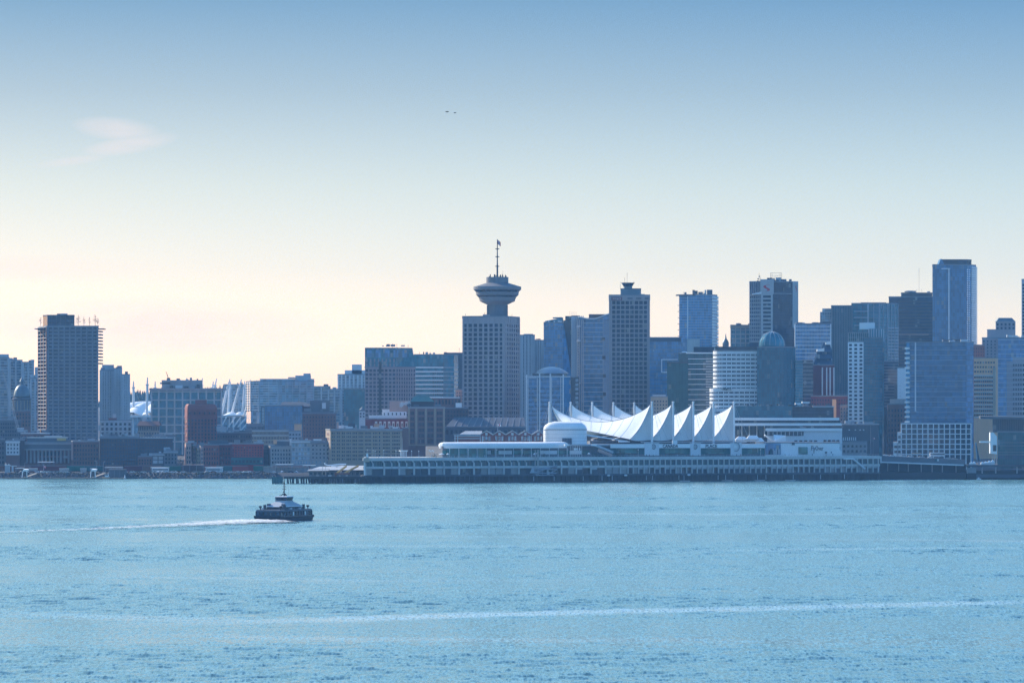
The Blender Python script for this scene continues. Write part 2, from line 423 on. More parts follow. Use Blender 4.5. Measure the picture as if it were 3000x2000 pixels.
# ------------------------------------------------------------------ water, land, haze
def water_mat():
    m, n, l, b = nodes('water')
    g = n.new("ShaderNodeNewGeometry")
    def noise(scale, stretch, detail=2.0, rough=.5):
        mp = n.new("ShaderNodeVectorMath"); mp.operation = 'MULTIPLY'; mp.inputs[1].default_value = stretch
        l.new(g.outputs['Position'], mp.inputs[0])
        t = n.new("ShaderNodeTexNoise"); t.inputs['Scale'].default_value = scale; t.inputs['Detail'].default_value = detail
        t.inputs['Roughness'].default_value = rough
        l.new(mp.outputs[0], t.inputs['Vector'])
        return t
    def M(op, a, c=None, d=None, clamp=False):
        q = n.new("ShaderNodeMath"); q.operation = op; q.use_clamp = clamp
        for i, v in enumerate((a, c, d)):
            if v is None: continue
            if isinstance(v, (int, float)): q.inputs[i].default_value = v
            else: l.new(v, q.inputs[i])
        return q.outputs[0]
    def MR(v, a, c, d, e):
        q = n.new("ShaderNodeMapRange"); l.new(v, q.inputs[0])
        for i, k in enumerate((a, c, d, e)): q.inputs[i + 1].default_value = k
        return q.outputs[0]
    chop = noise(1.0, (1.6, .30, 1), 2, .6)
    swell = noise(.16, (.9, .6, 1), 2)
    patch = noise(.012, (.10, 1.0, 1), 3, .55)
    wide = noise(.004, (.35, 1.0, 1), 2)
    sep_ = n.new("ShaderNodeSeparateXYZ"); l.new(g.outputs['Position'], sep_.inputs[0])
    px, py = sep_.outputs['X'], sep_.outputs['Y']
    la = n.new("ShaderNodeAttribute"); la.attribute_name = 'calm'; lanes = la.outputs['Fac']
    calm = MR(patch.outputs[0], .44, .72, 0, .8)
    calm = M('MULTIPLY', calm, MR(wide.outputs[0], .3, .7, .2, 1))
    calm = M('MAXIMUM', calm, M('MULTIPLY', lanes, .3), clamp=True)
    amp = M('MULTIPLY_ADD', calm, -WATER_CALM, 1.0)
    def slope(t, k):
        s = n.new("ShaderNodeVectorMath"); s.operation = 'SUBTRACT'; s.inputs[1].default_value = (.5, .5, .5); l.new(t.outputs['Color'], s.inputs[0])
        e = n.new("ShaderNodeVectorMath"); e.operation = 'MULTIPLY'; e.inputs[1].default_value = (k * .6, k, 0); l.new(s.outputs[0], e.inputs[0])
        return e.outputs[0]
    a1 = n.new("ShaderNodeVectorMath"); a1.operation = 'ADD'; l.new(slope(chop, WATER_CHOP), a1.inputs[0]); l.new(slope(swell, WATER_SWELL), a1.inputs[1])
    a2 = n.new("ShaderNodeVectorMath"); a2.operation = 'SCALE'; l.new(a1.outputs[0], a2.inputs[0]); l.new(amp, a2.inputs['Scale'])
    up = n.new("ShaderNodeVectorMath"); up.operation = 'ADD'; l.new(g.outputs['Normal'], up.inputs[1]); l.new(a2.outputs[0], up.inputs[0])
    nm = n.new("ShaderNodeVectorMath"); nm.operation = 'NORMALIZE'; l.new(up.outputs[0], nm.inputs[0])
    l.new(nm.outputs[0], b.inputs['Normal'])
    mxc = n.new("ShaderNodeMix"); mxc.data_type = 'RGBA'; mxc.inputs[6].default_value = (.016, .085, .095, 1); mxc.inputs[7].default_value = (.19, .35, .33, 1)  # light and dark of the ripples put into the base colour
    l.new(MR(chop.outputs[0], .32, .68, 0, 1), mxc.inputs[0]); 
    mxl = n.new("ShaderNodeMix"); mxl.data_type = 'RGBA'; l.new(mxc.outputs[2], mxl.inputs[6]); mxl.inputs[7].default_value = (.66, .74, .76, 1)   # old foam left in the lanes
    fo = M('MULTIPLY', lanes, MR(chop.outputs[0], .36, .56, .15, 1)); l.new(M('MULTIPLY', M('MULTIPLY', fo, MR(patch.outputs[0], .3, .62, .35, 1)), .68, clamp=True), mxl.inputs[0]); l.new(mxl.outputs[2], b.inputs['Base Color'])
    l.new(M('MULTIPLY_ADD', calm, -WATER_CALM * WATER_ROUGH, WATER_ROUGH), b.inputs['Roughness'])
    b.inputs['IOR'].default_value = 1.333
    return m
WATER_CHOP, WATER_SWELL, WATER_CALM, WATER_ROUGH, WAVE_SLOPE = .95, .16, .65, .21, .085
SHORE = 3018.0
XW, Y0, Y1 = 8200.0, -1500.0, 9000.0
import numpy as np
# lanes smoothed by earlier boats: two points (photo column and row of the water there), half width, soft edge, wobble in metres, strength
LANES = [((700, 1818), (3100, 1762), 5, 9, 6, .9), ((-100, 1796), (760, 1816), 5, 9, 8, .6), ((-100, 1480), (1100, 1470), 14, 16, 12, .5), ((-100, 1592), (1700, 1602), 6, 12, 12, .35),
         ((2150, 1612), (2950, 1604), 6, 8, 6, .6), ((-100, 1440), (1500, 1436), 22, 26, 16, .4), ((1100, 1565), (3100, 1588), 5, 10, 16, .55), ((1600, 1428), (3100, 1424), 22, 30, 12, .35), ((1000, 1500), (2600, 1506), 8, 18, 18, .45), ((300, 1690), (2200, 1700), 4, 8, 16, .35), ((600, 1860), (2600, 1880), 3, 7, 12, .35)]
def water_mesh():
    """the harbour surface: real small waves in the stretch between the camera and the far shore, flat beyond it"""
    ys = [560.0]
    while ys[-1] < SHORE + 4: ys.append(ys[-1] + 1.05 + .00022 * ys[-1])
    ys = np.array(ys); nc = 380
    u = np.linspace(-1, 1, nc)
    half = 0.150 * ys + 90.0
    xx = u[None, :] * half[:, None]; yy = np.repeat(ys[:, None], nc, 1)
    rng = np.random.default_rng(5); h = np.zeros_like(xx)
    for i in range(46):
        lam = 3.4 * (1.055 ** (i % 23)) * rng.uniform(.9, 1.1)
        th = rng.normal(math.pi / 2 + .25, .55); k = 2 * math.pi / lam
        amp = WAVE_SLOPE * lam / (2 * math.pi) * math.sqrt(2.0 / 46) * (1.25 if lam < 14 else .8)
        h += amp * np.sin(k * (math.cos(th) * xx + math.sin(th) * yy) + rng.uniform(0, 6.28))
    gust = np.zeros_like(xx)
    for i in range(14):
        lam = rng.uniform(60, 420); th = rng.normal(math.pi / 2, .18); k = 2 * math.pi / lam
        gust += np.sin(k * (math.cos(th) * xx + math.sin(th) * yy) + rng.uniform(0, 6.28))
    h *= np.clip(.85 + .16 * gust, .3, 1.6)
    edge = np.clip((1 - np.abs(u)) * 12, 0, 1)[None, :] * np.clip((SHORE + 4 - yy) / 30, 0, 1) * np.clip((yy - 560) / 30, 0, 1)
    h *= edge
    lane = np.zeros_like(xx)
    P = lambda a, c: (X(a, 504000 / (c - HZ)), 504000 / (c - HZ))
    for (a, c), (a2, c2), w, soft, wob, k in LANES:
        (x0, y0), (x1, y1) = P(a, c), P(a2, c2); L = math.hypot(x1 - x0, y1 - y0)
        al = ((xx - x0) * (x1 - x0) + (yy - y0) * (y1 - y0)) / L
        di = (-(xx - x0) * (y1 - y0) + (yy - y0) * (x1 - x0)) / L
        di = di + wob * (np.sin(al * .021 + c) * .5 + np.sin(al * .057 + a * .01) * .3 + np.sin(al * .13 + c * .3) * .12)
        fade = .55 + .45 * np.sin(al * .017 + c * 1.7) if k < .9 else 1.0
        endf = np.clip((al + 30) / 60, 0, 1) * np.clip((L + 30 - al) / 60, 0, 1)
        lane = np.maximum(lane, k * fade * endf * np.clip(1 - (np.abs(di) - w) / soft, 0, 1))
    h *= 1 - .25 * lane
    v = np.stack([xx, yy, h], -1).reshape(-1, 3); nr = len(ys)
    a = (np.arange(nr - 1)[:, None] * nc + np.arange(nc - 1)[None, :]).reshape(-1)
    f = np.stack([a, a + 1, a + nc + 1, a + nc], -1)
    n0 = len(v); L, T = half[0], half[-1]
    ex = np.array([(-XW, Y0, 0), (XW, Y0, 0), (-XW, 560, 0), (XW, 560, 0), (-XW, ys[-1], 0), (XW, ys[-1], 0), (-XW, SHORE + 120, 0), (XW, SHORE + 120, 0)], float)
    v = np.concatenate([v, ex])
    e = lambda i: n0 + i
    quads = [(e(0), e(1), e(3), e(2)), (e(2), 0, (nr - 1) * nc, e(4)), (nc - 1, e(3), e(5), nr * nc - 1), (e(4), e(5), e(7), e(6))]
    f = np.concatenate([f, np.array(quads)])
    me = bpy.data.meshes.new('water')
    me.vertices.add(len(v)); me.vertices.foreach_set('co', v.astype(np.float32).ravel())
    me.loops.add(f.size); me.loops.foreach_set('vertex_index', f.astype(np.int32).ravel())
    me.polygons.add(len(f)); me.polygons.foreach_set('loop_start', np.arange(0, f.size, 4, dtype=np.int32))
    me.polygons.foreach_set('use_smooth', np.ones(len(f), bool))
    me.update(calc_edges=True); me.validate()
    at = me.attributes.new('calm', 'FLOAT', 'POINT'); at.data.foreach_set('value', np.concatenate([lane.ravel(), np.zeros(8)]).astype(np.float32))
    me.materials.append(water_mat())
    return me
tag(link('water', water_mesh()), 'blue harbour water with small wind ripples and calm lanes', kind='structure')
# land: one sheet from the shore back past the last building, rising gently, with a hill far behind
g = bpy.data.meshes.new('ground')
bm = bmesh.new()
rows = [(SHORE + 6, 0), (SHORE + 24, 1), (SHORE + 80, 1), (3160, 1), (3400, 1), (3800, 1), (4400, 1), (5200, 1), (5800, 1), (6100, 2), (6400, 2), (6700, 2), (7200, 2), (8000, 2), (Y1, 2)]
xs = [-XW] + [-2200 + 110 * i for i in range(41)] + [XW]
prev = None
for y, k in rows:
    cur = []
    for x in xs:
        z = -2.0 if k == 0 else ground_z(y)
        if k == 2:
            fx = max(0.0, 1 - abs((x + 450) / 1400.0)) ** .7
            hgt = 62 * fx * (1 + .12 * math.sin(x * .011) + .08 * math.sin(x * .031 + 1)) * max(0, 1 - abs(y - 6550) / 1100.0)
            z += max(0, hgt)
        cur.append(bm.verts.new((x, y, z)))
    if prev:
        for i in range(len(xs) - 1):
            bm.faces.new((prev[i], prev[i + 1], cur[i + 1], cur[i]))
    prev = cur
bm.to_mesh(g); bm.free(); g.materials.append(MAT['asphalt'])
tag(link('ground', g), 'city ground behind the harbour edge', kind='structure')
# rock bank along the open shore, each boulder real geometry, joined
def rocks(name, x0, x1, n, d0, d1, z0, z1, mat, smin, smax, label):
    mb = MB()
    for i in range(n):
        t = R.random(); px = R.uniform(x0, x1); d = d0 + (d1 - d0) * t; z = z0 + (z1 - z0) * t
        s = R.uniform(smin, smax); x = X(px, d)
        a = R.uniform(0, 3.1)
        pts = [(x + math.cos(a + k * 1.2566) * s * R.uniform(.7, 1.2), d + math.sin(a + k * 1.2566) * s * R.uniform(.6, 1)) for k in range(5)]
        q = [(x + (p[0] - x) * .5, d + (p[1] - d) * .5) for p in pts]
        mb.prism(pts, z - s * .4, z + s * R.uniform(.3, .7), q)
    return tag(mb.build(name, mat), label, kind='stuff')
rocks('rock_bank', -60, 812, 1500, SHORE + 1, SHORE + 22, .1, 3.9, 'dark_grey', .5, 1.5, 'dark boulders piled along the water edge')
# bushes on the bank: many leaf-sized faces, one mass
mb = MB()
for i in range(260):
    px = R.uniform(30, 800); d = SHORE + R.uniform(12, 26); x = X(px, d); hgt = R.uniform(.8, 2.3)
    for k in range(18):
        p = Vector((x + R.gauss(0, 1.1), d + R.gauss(0, .8), 3.0 + abs(R.gauss(0, hgt * .5))))
        a, c = Vector((R.uniform(-1, 1), R.uniform(-1, 1), R.uniform(-1, 1))) * .45, Vector((R.uniform(-1, 1), R.uniform(-1, 1), R.uniform(-1, 1))) * .45
        b0 = len(mb.v); mb.v += [tuple(p), tuple(p + a), tuple(p + a + c), tuple(p + c)]; mb.f.append((b0, b0 + 1, b0 + 2, b0 + 3))
tag(mb.build('bank_shrubbery', 'leaf'), 'low bushes growing along the top of the rock bank', kind='stuff')
# far wood on the hill, seen in the gaps behind the stadium
mb = MB()
for i in range(1600):
    px = R.uniform(-150, 1300); d = R.uniform(6380, 6560); x = X(px, d); hz = ground_z(d)
    fx = max(0.0, 1 - abs((x + 450) / 1400.0)) ** .7
    z = hz + max(0, 62 * fx * (1 + .12 * math.sin(x * .011) + .08 * math.sin(x * .031 + 1)) * (1 - abs(d - 6550) / 1100.0)) - 3
    z -= 9; h = R.uniform(14, 26); r = h * R.uniform(.16, .24)
    for k in range(3):
        zz = z + h * (.15 + .25 * k)
        mb.lathe(x + R.uniform(-.5, .5), d, [(r * (1 - .27 * k), zz), (.1, zz + h * .42)], 5)
tag(mb.build('forest', 'conifer'), 'far conifer wood along the hill crest behind the stadium', kind='stuff')
# the air
m, n, l, b = nodes('haze')
n.remove(b)
pv = n.new("ShaderNodeVolumePrincipled")
pv.inputs['Color'].default_value = HAZE_COLOR; pv.inputs['Density'].default_value = HAZE_DENSITY; pv.inputs['Absorption Color'].default_value = (1, 1, 1, 1); pv.inputs['Anisotropy'].default_value = 0.0
l.new(pv.outputs[0], n['Material Output'].inputs['Volume'])
MAT['haze'] = m
tag(MB().box(0, (Y0 + Y1) / 2, 105, 2 * XW + 40, Y1 - Y0 + 40, 218).build('haze', 'haze'), 'pale blue haze in the air over the harbour', kind='stuff')
# ------------------------------------------------------------------ the city: far and middle buildings, from the east (left) to the west
CITY = 'towers of the downtown skyline'
HOMES = 'far pale apartment towers'
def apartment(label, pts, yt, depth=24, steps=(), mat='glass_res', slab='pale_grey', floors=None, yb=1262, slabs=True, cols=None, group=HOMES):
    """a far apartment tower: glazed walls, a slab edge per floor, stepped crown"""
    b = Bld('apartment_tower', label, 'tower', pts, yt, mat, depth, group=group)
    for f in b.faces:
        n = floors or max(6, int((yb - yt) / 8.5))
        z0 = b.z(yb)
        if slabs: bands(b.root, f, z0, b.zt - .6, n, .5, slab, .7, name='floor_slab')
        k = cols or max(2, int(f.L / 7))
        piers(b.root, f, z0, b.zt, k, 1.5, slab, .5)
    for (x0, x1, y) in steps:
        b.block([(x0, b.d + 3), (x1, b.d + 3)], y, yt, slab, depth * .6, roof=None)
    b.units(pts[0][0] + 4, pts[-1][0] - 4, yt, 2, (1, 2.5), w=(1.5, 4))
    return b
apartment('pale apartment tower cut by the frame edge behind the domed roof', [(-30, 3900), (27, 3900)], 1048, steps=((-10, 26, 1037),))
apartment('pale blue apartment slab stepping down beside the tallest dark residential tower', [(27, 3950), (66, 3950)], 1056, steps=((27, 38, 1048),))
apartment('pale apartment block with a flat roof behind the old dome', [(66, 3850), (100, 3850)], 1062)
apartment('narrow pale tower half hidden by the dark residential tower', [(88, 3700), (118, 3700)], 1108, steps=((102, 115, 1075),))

# old domed tower
b = Bld('domed_building', 'old office building crowned by a dark ribbed dome and cupola', 'building', [(38, 3600), (90, 3600)], 1204, 'brick_brown', 16)
cx, cy = X(61, 3600), 3608
mb = MB(); r0 = 25 * .3
mb.lathe(cx, cy, [(r0 * 1.02, b.z(1206)), (r0 * 1.02, b.z(1172)), (r0 * 1.12, b.z(1170)), (r0 * 1.12, b.z(1166)), (r0, b.z(1165))], 24); mb.build('drum', 'concrete_dark', b.root)
prof = [(r0 * math.cos(t * math.pi / 2 * .93), b.z(1165) + (b.z(1126) - b.z(1165)) * math.sin(t * math.pi / 2)) for t in [i / 8 for i in range(9)]]
MB().lathe(cx, cy, prof, 24).build('dome', 'lead', b.root, smooth=True)
MB().lathe(cx, cy, [(1.8, b.z(1128)), (1.8, b.z(1118)), (2.2, b.z(1117)), (.2, b.z(1104))], 12).build('cupola', 'lead', b.root)
for i in range(9):
    t = math.pi + i * math.pi / 8
    bx('pilaster', 'sandstone', b.root, cx + math.cos(t) * r0 * 1.05, cy + math.sin(t) * r0 * 1.05, b.z(1189), .5, .5, b.z(1173) - b.z(1205), t)
windows(b.root, b.faces[0], b.z(1250), b.z(1208), 4, 6, .5, .6)

# lattice boom of a mobile crane working behind the station
p_, q_ = Vector((X(53, 3270), 3270, Z(1256, 3270))), Vector((X(9, 3270), 3270, Z(1090, 3270)))
t = thing('crane_boom', 'white lattice crane boom leaning in front of the old domed building', 'crane', p_.x, p_.y, p_.z)
ax = (q_ - p_).normalized(); s1_ = Vector((0, 1, 0)); s2_ = ax.cross(s1_)
mb = MB(); cs = [(a * .8, c * .8) for a, c in ((-1, -1), (1, -1), (1, 1), (-1, 1))]
for a, c in cs: mb.tube(p_ + s1_ * a + s2_ * c, q_ + s1_ * a * .5 + s2_ * c * .5, .09, .07, 4)
mb.build('chord', 'pale_grey', t)
mb = MB(); ng = 26
for i in range(ng):
    u0, u1 = i / ng, (i + 1) / ng; k0, k1 = 1 - .5 * u0, 1 - .5 * u1
    for (a, c), (a2, c2) in zip(cs, cs[1:] + cs[:1]):
        mb.tube(p_.lerp(q_, u0) + s1_ * a * k0 + s2_ * c * k0, p_.lerp(q_, u1) + s1_ * a2 * k1 + s2_ * c2 * k1, .08, .08, 3)
mb.build('lattice', 'pale_grey', t, kind='stuff'); bx('counter_cab', 'pale_grey', t, p_.x + 2, p_.y, p_.z - 1, 5, 3, 3); bx('cab_roof', 'white', t, p_.x + 2, p_.y, p_.z + .7, 5.2, 3.2, .4)

# dark residential tower with roof trees
b = Bld('residential_tower', 'tall dark residential tower with bare trees on its stepped roof', 'tower', [(114, 3368), (139, 3340), (288, 3340)], 957, 'glass_dark', 30)
f1, f2 = b.faces
b.block([(126, 3352), (139, 3343), (218, 3343)], 925, 957, 'glass_dark', 24, roof='dark_grey')
zb_ = b.z(1290)
windows(b.root, f2, zb_, b.zt - 1.2, 31, 9, .70, .62, 'glass', ind=True)
piers(b.root, f2, zb_, b.zt, 9, 1.25, 'mid_grey', .9)
bands(b.root, f2, zb_, b.zt, 31, .75, 'concrete', .35)
bands(b.root, f1, zb_, b.zt, 31, .55, 'concrete_pale', .9, name='balcony')
piers(b.root, f1, zb_, b.zt, 3, .9, 'brick_brown', 1.0)
for i in range(11):
    bx('balcony', 'concrete_dark', b.root, X(292, 3345), 3352, b.z(970 + i * 9.4), 2.6, 16, 1.0)
for x0, x1 in ((104, 142), (284, 306)):
    bx('roof_canopy', 'dark_grey', b.root, X((x0 + x1) / 2, 3350), 3352, b.z(962.5), (x1 - x0) * .279, 20, .6)
uf = Face((X(139, 3343), 3343), (X(218, 3343), 3343))
windows(b.root, uf, b.z(955), b.z(934), 2, 6, .8, .5, 'glass', ind=False)
piers(b.root, uf, b.z(957), b.z(925), 6, .5, 'concrete_dark', .3)
b.units(150, 210, 925, 3, (.8, 1.6))
def bare_tree(px, d, zb, h, label, group, name='bare_tree', spread=1.0):
    x = X(px, d); t = thing(name, label, 'tree', x, d, zb, group)
    mb = MB(); mb.tube((x, d, zb), (x + R.uniform(-.2, .2), d, zb + h), h * .022, h * .006, 5); mb.build('trunk', 'bark', t)
    mb = MB()
    for i in range(40):
        u = R.uniform(.22, .97); z = zb + h * u; a = R.uniform(0, 6.28); L = h * (.30 * (1.08 - u) + .05) * R.uniform(.6, 1.2) * spread
        e = (x + math.cos(a) * L, d + math.sin(a) * L, z + L * R.uniform(.1, .8))
        mb.tube((x, d, z), e, h * .008, h * .003, 3)
        for k in range(3):
            q = R.uniform(.4, 1); p = Vector((x, d, z)).lerp(Vector(e), q)
            mb.tube(p, p + Vector((R.uniform(-1, 1), R.uniform(-1, 1), R.uniform(.1, 1))) * L * .35, h * .004, h * .002, 3)
    mb.build('crown', 'bark', t)
for px, h, lab in ((229, 9.2, 'tallest bare tree on the dark tower roof, next to the penthouse'), (246, 7.5, 'thin bare tree second from the penthouse on the tower roof'), (262, 7.0, 'small bare tree in the middle of the tower roof edge'),
                   (279, 9.0, 'dense bare tree near the outer corner of the tower roof'), (287, 6.5, 'little bare tree at the outermost corner of the tower roof'), (119, 7.0, 'lone bare tree on the sunlit end of the tower roof')):
    bare_tree(px, 3347, Z(957, 3340) + .9, h, lab, 'bare trees on the tower roof')

apartment('light blue tower stepping down beside the dark residential tower', [(292, 3750), (334, 3750)], 1086, steps=((299, 334, 1068),), cols=6)
apartment('pale rounded tower stepped in three beside the stadium gap', [(334, 3730), (358, 3730)], 1080, cols=4)
apartment('lowest pale tower of the stepped cluster beside the stadium gap', [(356, 3700), (381, 3700)], 1098, cols=4)

# stadium with a fabric roof hung from a ring of raking masts
sx, sd_ = X(560, 4600), 4600.0
st = thing('stadium', 'big stadium with white fabric roof and ring of raking steel masts', 'stadium', sx, sd_, ground_z(4600) - 1)
def zz(y, d=4600.0): return Z(y, d)
def ell(cx, k, n=40, rx=88.0, ry=80.0): return [(cx + math.cos(2 * math.pi * i / n) * rx * k, sd_ + math.sin(2 * math.pi * i / n) * ry * k) for i in range(n)]
MB().prism(ell(sx, 1), ground_z(4600) - 1, zz(1219), ell(sx, 1.05)).build('bowl', 'glass_pale', st)
MB().prism(ell(sx, 1.08), zz(1222), zz(1216)).build('ring_beam', 'white_wall', st)
for i in range(20):
    t = math.pi + math.pi * (i + .5) / 20
    bx('bowl_column', 'white_wall', st, sx + math.cos(t) * 91, sd_ + math.sin(t) * 83, (zz(1219) + zz(1275)) / 2, 1.2, 1.2, zz(1219) - zz(1275), t)
rx_ = X(462, 4600)
for i in range(14):
    a0, a1 = 2 * math.pi * i / 14, 2 * math.pi * (i + 1) / 14
    def fn(u, v, a0=a0, a1=a1):
        a = a0 + (a1 - a0) * v; r = 1 - u
        x0 = rx_ + math.cos(a) * 58 * r; y0 = sd_ + math.sin(a) * 62 * r
        bulge = 3.6 * math.sin(math.pi * v) * min(1, r * 1.6)
        return (x0, y0, zz(1217) + (zz(1177) - zz(1217)) * (1 - r ** 2.2) + bulge)
    MB().grid(fn, 10, 8).build('roof_panel', 'fabric', st, smooth=True)
for cx_, ra in ((676, 5.0), (701, 4.0)):
    x0 = X(cx_, 4520)
    MB().lathe(x0, 4530, [(ra * 2.2, zz(1218)), (ra * 1.3, zz(1213)), (ra * .6, zz(1208)), (.1, zz(1206))], 16).build('roof_panel', 'fabric', st, smooth=True)
MASTS = [((391, 1215), (391, 1116), 4560), ((430, 1216), (432, 1105), 4530), ((454, 1215), (454.5, 1117), 4570), ((546, 1215), (546.5, 1107), 4700), ((586, 1215), (593, 1107), 4690), ((615, 1215), (625, 1117), 4690), ((613, 1214), (635, 1108), 4660),
         ((648, 1214), (674, 1110), 4560), ((668, 1214), (675, 1117), 4680), ((678, 1216), (708, 1111), 4540), ((712, 1216), (717, 1116), 4690), ((706, 1218), (734, 1112), 4530), ((715, 1219), (746, 1115), 4520), ((722, 1219), (753, 1113), 4515), ((728, 1220), (759, 1114), 4510)]
for (ax, ay), (ex, ey), d in MASTS:
    p, q = Vector((X(ax, d), d, Z(ay, d))), Vector((X(ex, d), d - (ex - ax) * .1, Z(ey, d)))
    k = p.lerp(q, .78)
    mb = MB(); mb.tube(p, k, 1.35, 1.35, 8); mb.tube(k, q, .9, .6, 6); mb.box(k.x, k.y, k.z + 1, 3.4, 2, 1.6); mb.box(k.lerp(q, .5).x, q.y, k.lerp(q, .5).z, 2.0, 1.4, .7)
    mb.build('mast', 'white_wall', st)
    MB().tube(k, (k.x + (rx_ - k.x) * .35, sd_, zz(1200)), .12, .12, 3).build('cable', 'steel', st)
for (tx, ty), (ex, ey), d in (((664, 1220), (640, 1268), 4520), ((690, 1220), (655, 1272), 4515), ((706, 1221), (668, 1274), 4510), ((722, 1222), (676, 1276), 4505), ((738, 1222), (694, 1276), 4505), ((758, 1221), (716, 1262), 4505), ((768, 1220), (732, 1258), 4510), ((646, 1220), (648, 1270), 4520), ((684, 1220), (684, 1270), 4512), ((730, 1220), (731, 1262), 4506)):
    MB().tube((X(tx, d), d, Z(ty, d)), (X(ex, d), d - 6, Z(ey, d)), .8, .7, 6).build('strut', 'white_wall', st)
apartment('teal glass apartment block behind the raking stadium masts', [(655, 4750), (722, 4750)], 1127, yb=1212, mat='glass_pale', group=CITY)

# framed office block with rooftop plant
b = Bld('office_block', 'pale framed office block with teal glass and a low plant storey', 'building', [(442, 3500), (651, 3500)], 1143, 'glass_teal', 34, group=CITY)
f = b.faces[0]
piers(b.root, f, b.zb, b.zt, 9, 1.3, 'concrete_pale', .9); bands(b.root, f, b.z(1293), b.zt - 1.2, 6, 1.15, 'concrete_pale', .8)
windows(b.root, f, b.z(1293), b.zt - 1.2, 12, 27, .82, .7, 'glass_teal', ind=False)
bx('cornice', 'concrete_warm', b.root, X(546.5, 3500), 3516, b.zt + .9, 63.5, 36, 1.9)
b.block([(474, 3506), (593, 3506)], 1116, 1143, 'concrete', 18, 'plant_storey', roof='pale_grey')
bx('roof_slab', 'concrete_pale', b.root, X(484, 3506), 3514, b.z(1122), 9, 16, 1.4)
for x0, x1, y0, y1, mt in ((514, 535, 1142, 1128, 'white_wall'), (540, 552, 1142, 1131, 'glass_dark'), (556, 572, 1142, 1133, 'pale_grey'), (497, 508, 1142, 1130, 'glass_dark'), (576, 586, 1142, 1126, 'glass_dark')):
    bx('plant_box', mt, b.root, X((x0 + x1) / 2, 3504), 3504.5, b.z((y0 + y1) / 2), (x1 - x0) * .29, 3, (y0 - y1) * .29)
b.units(490, 585, 1116, 5, (.8, 2.2), w=(1, 3))
mb = MB(); a = (X(493, 3512), 3512, b.z(1122)); k = (X(493, 3512), 3512, b.z(1106)); e = (X(486, 3512), 3512, b.z(1087))
mb.tube(a, k, .8, .6); mb.tube(k, e, .35, .15, 5); mb.tube((X(492, 3512), 3512, b.z(1100)), e, .1, .1, 3); mb.build('roof_crane', 'black_steel', b.root)
b.antennas([(546, 1116, 1107), (527, 1116, 1111)])

# old red office tower with a mansard roof
b = Bld('red_brick_tower', 'narrow red brick office tower with a rounded mansard crown', 'building', [(541, 3362), (549, 3350), (636, 3350)], 1222, 'brick_red', 20, group=CITY)
fr = [(X(541, 3362), 3362), (X(549, 3350), 3350), (X(636, 3350), 3350), (X(636, 3370), 3370), (X(541, 3372), 3372)]
cxx = sum(p[0] for p in fr) / 5; cyy = 3361
def ins(k): return [(cxx + (p[0] - cxx) * k, cyy + (p[1] - cyy) * k) for p in fr]
zs = [(1.03, 1222), (1.03, 1219), (1.0, 1219), (1.0, 1198), (.965, 1188), (.85, 1183)]
for (k0, y0), (k1, y1) in zip(zs[:-1], zs[1:]):
    if y0 == y1: continue
    MB().prism(ins(k0), b.z(y0), b.z(y1), ins(k1)).build('mansard_roof' if y0 < 1219 else 'cornice', 'brick_red', b.root)
b.block([(572, 3356), (606, 3356)], 1171, 1184, 'brick_red', 9)
windows(b.root, b.faces[1], b.z(1318), b.z(1226), 9, 9, .5, .62, 'glass_window')
windows(b.root, b.faces[0], b.z(1318), b.z(1226), 9, 2, .5, .62, 'glass_window')
piers(b.root, b.faces[1], b.z(1325), b.z(1222), 9, .7, 'brick_red', .3)
for i in range(6):
    mb = MB(); x = X(556 + i * 14.5, 3348.5); mb.box(x, 3349, b.z(1210), 2.2, 1.2, 2.6); mb.prism([(x - 1.3, 3348.2), (x + 1.3, 3348.2), (x + 1.3, 3350), (x - 1.3, 3350)], b.z(1206), b.z(1203), [(x - .1, 3348.2), (x + .1, 3348.2), (x + .1, 3350), (x - .1, 3350)])
    o = mb.build('dormer', 'brick_red', b.root); bx('dormer_window', 'glass_window', b.root, x, 3348.3, b.z(1210), 1.2, .3, 1.8)

b = Bld('arched_white_block', 'old whitewashed block with rows of arched windows and red roof hut', 'building', [(294, 3400), (386, 3400)], 1233, 'white_wall', 22)
windows(b.root, b.faces[0], b.z(1290), b.z(1236), 4, 7, .52, .6); b.block([(318, 3406), (342, 3406)], 1224, 1233, 'brick_red', 8); b.block([(330, 3408), (340, 3408)], 1212, 1224, 'white_wall', 5)
bands(b.root, b.faces[0], b.z(1290), b.zt, 4, .7, 'white', .3)
bx('blank_sign', 'white', b.root, X(292, 3396), 3396, b.z(1253), 1.6, .4, 4.6)
b = Bld('arcaded_hotel', 'cream hotel block with deep red cornice and a row of tall windows', 'building', [(404, 3380), (467, 3380)], 1246, 'sandstone', 22)
MB().prism([(X(401, 3380), 3377), (X(470, 3380), 3377), (X(468, 3380), 3400), (X(403, 3380), 3400)], b.z(1246), b.z(1233), [(X(408, 3380), 3384), (X(463, 3380), 3384), (X(463, 3380), 3396), (X(408, 3380), 3396)]).build('cornice_roof', 'brick_brown', b.root)
windows(b.root, b.faces[0], b.z(1262), b.z(1248), 1, 12, .5, .8, 'glass_window', ind=False); windows(b.root, b.faces[0], b.z(1298), b.z(1264), 3, 8, .45, .6)
b.block([(420, 3386), (430, 3386)], 1222, 1233, 'white_wall', 5)
b = Bld('old_block', 'dark brick block behind the columned station with lit roof edge', 'building', [(60, 3300), (146, 3300)], 1271, 'brick_brown', 16)
windows(b.root, b.faces[0], b.z(1318), b.z(1274), 4, 9, .5, .55); bx('roof_edge', 'white', b.root, X(103, 3300), 3301, b.zt + .6, 23.5, 3, .6); b.units(70, 140, 1270, 5, (1, 2.5), w=(1, 4))  # white strip puts the sunlit roof into the colour
b = Bld('grey_block', 'grey warehouse with long bands of windows below the old dome', 'building', [(-20, 3330), (62, 3330)], 1232, 'concrete_dark', 20)
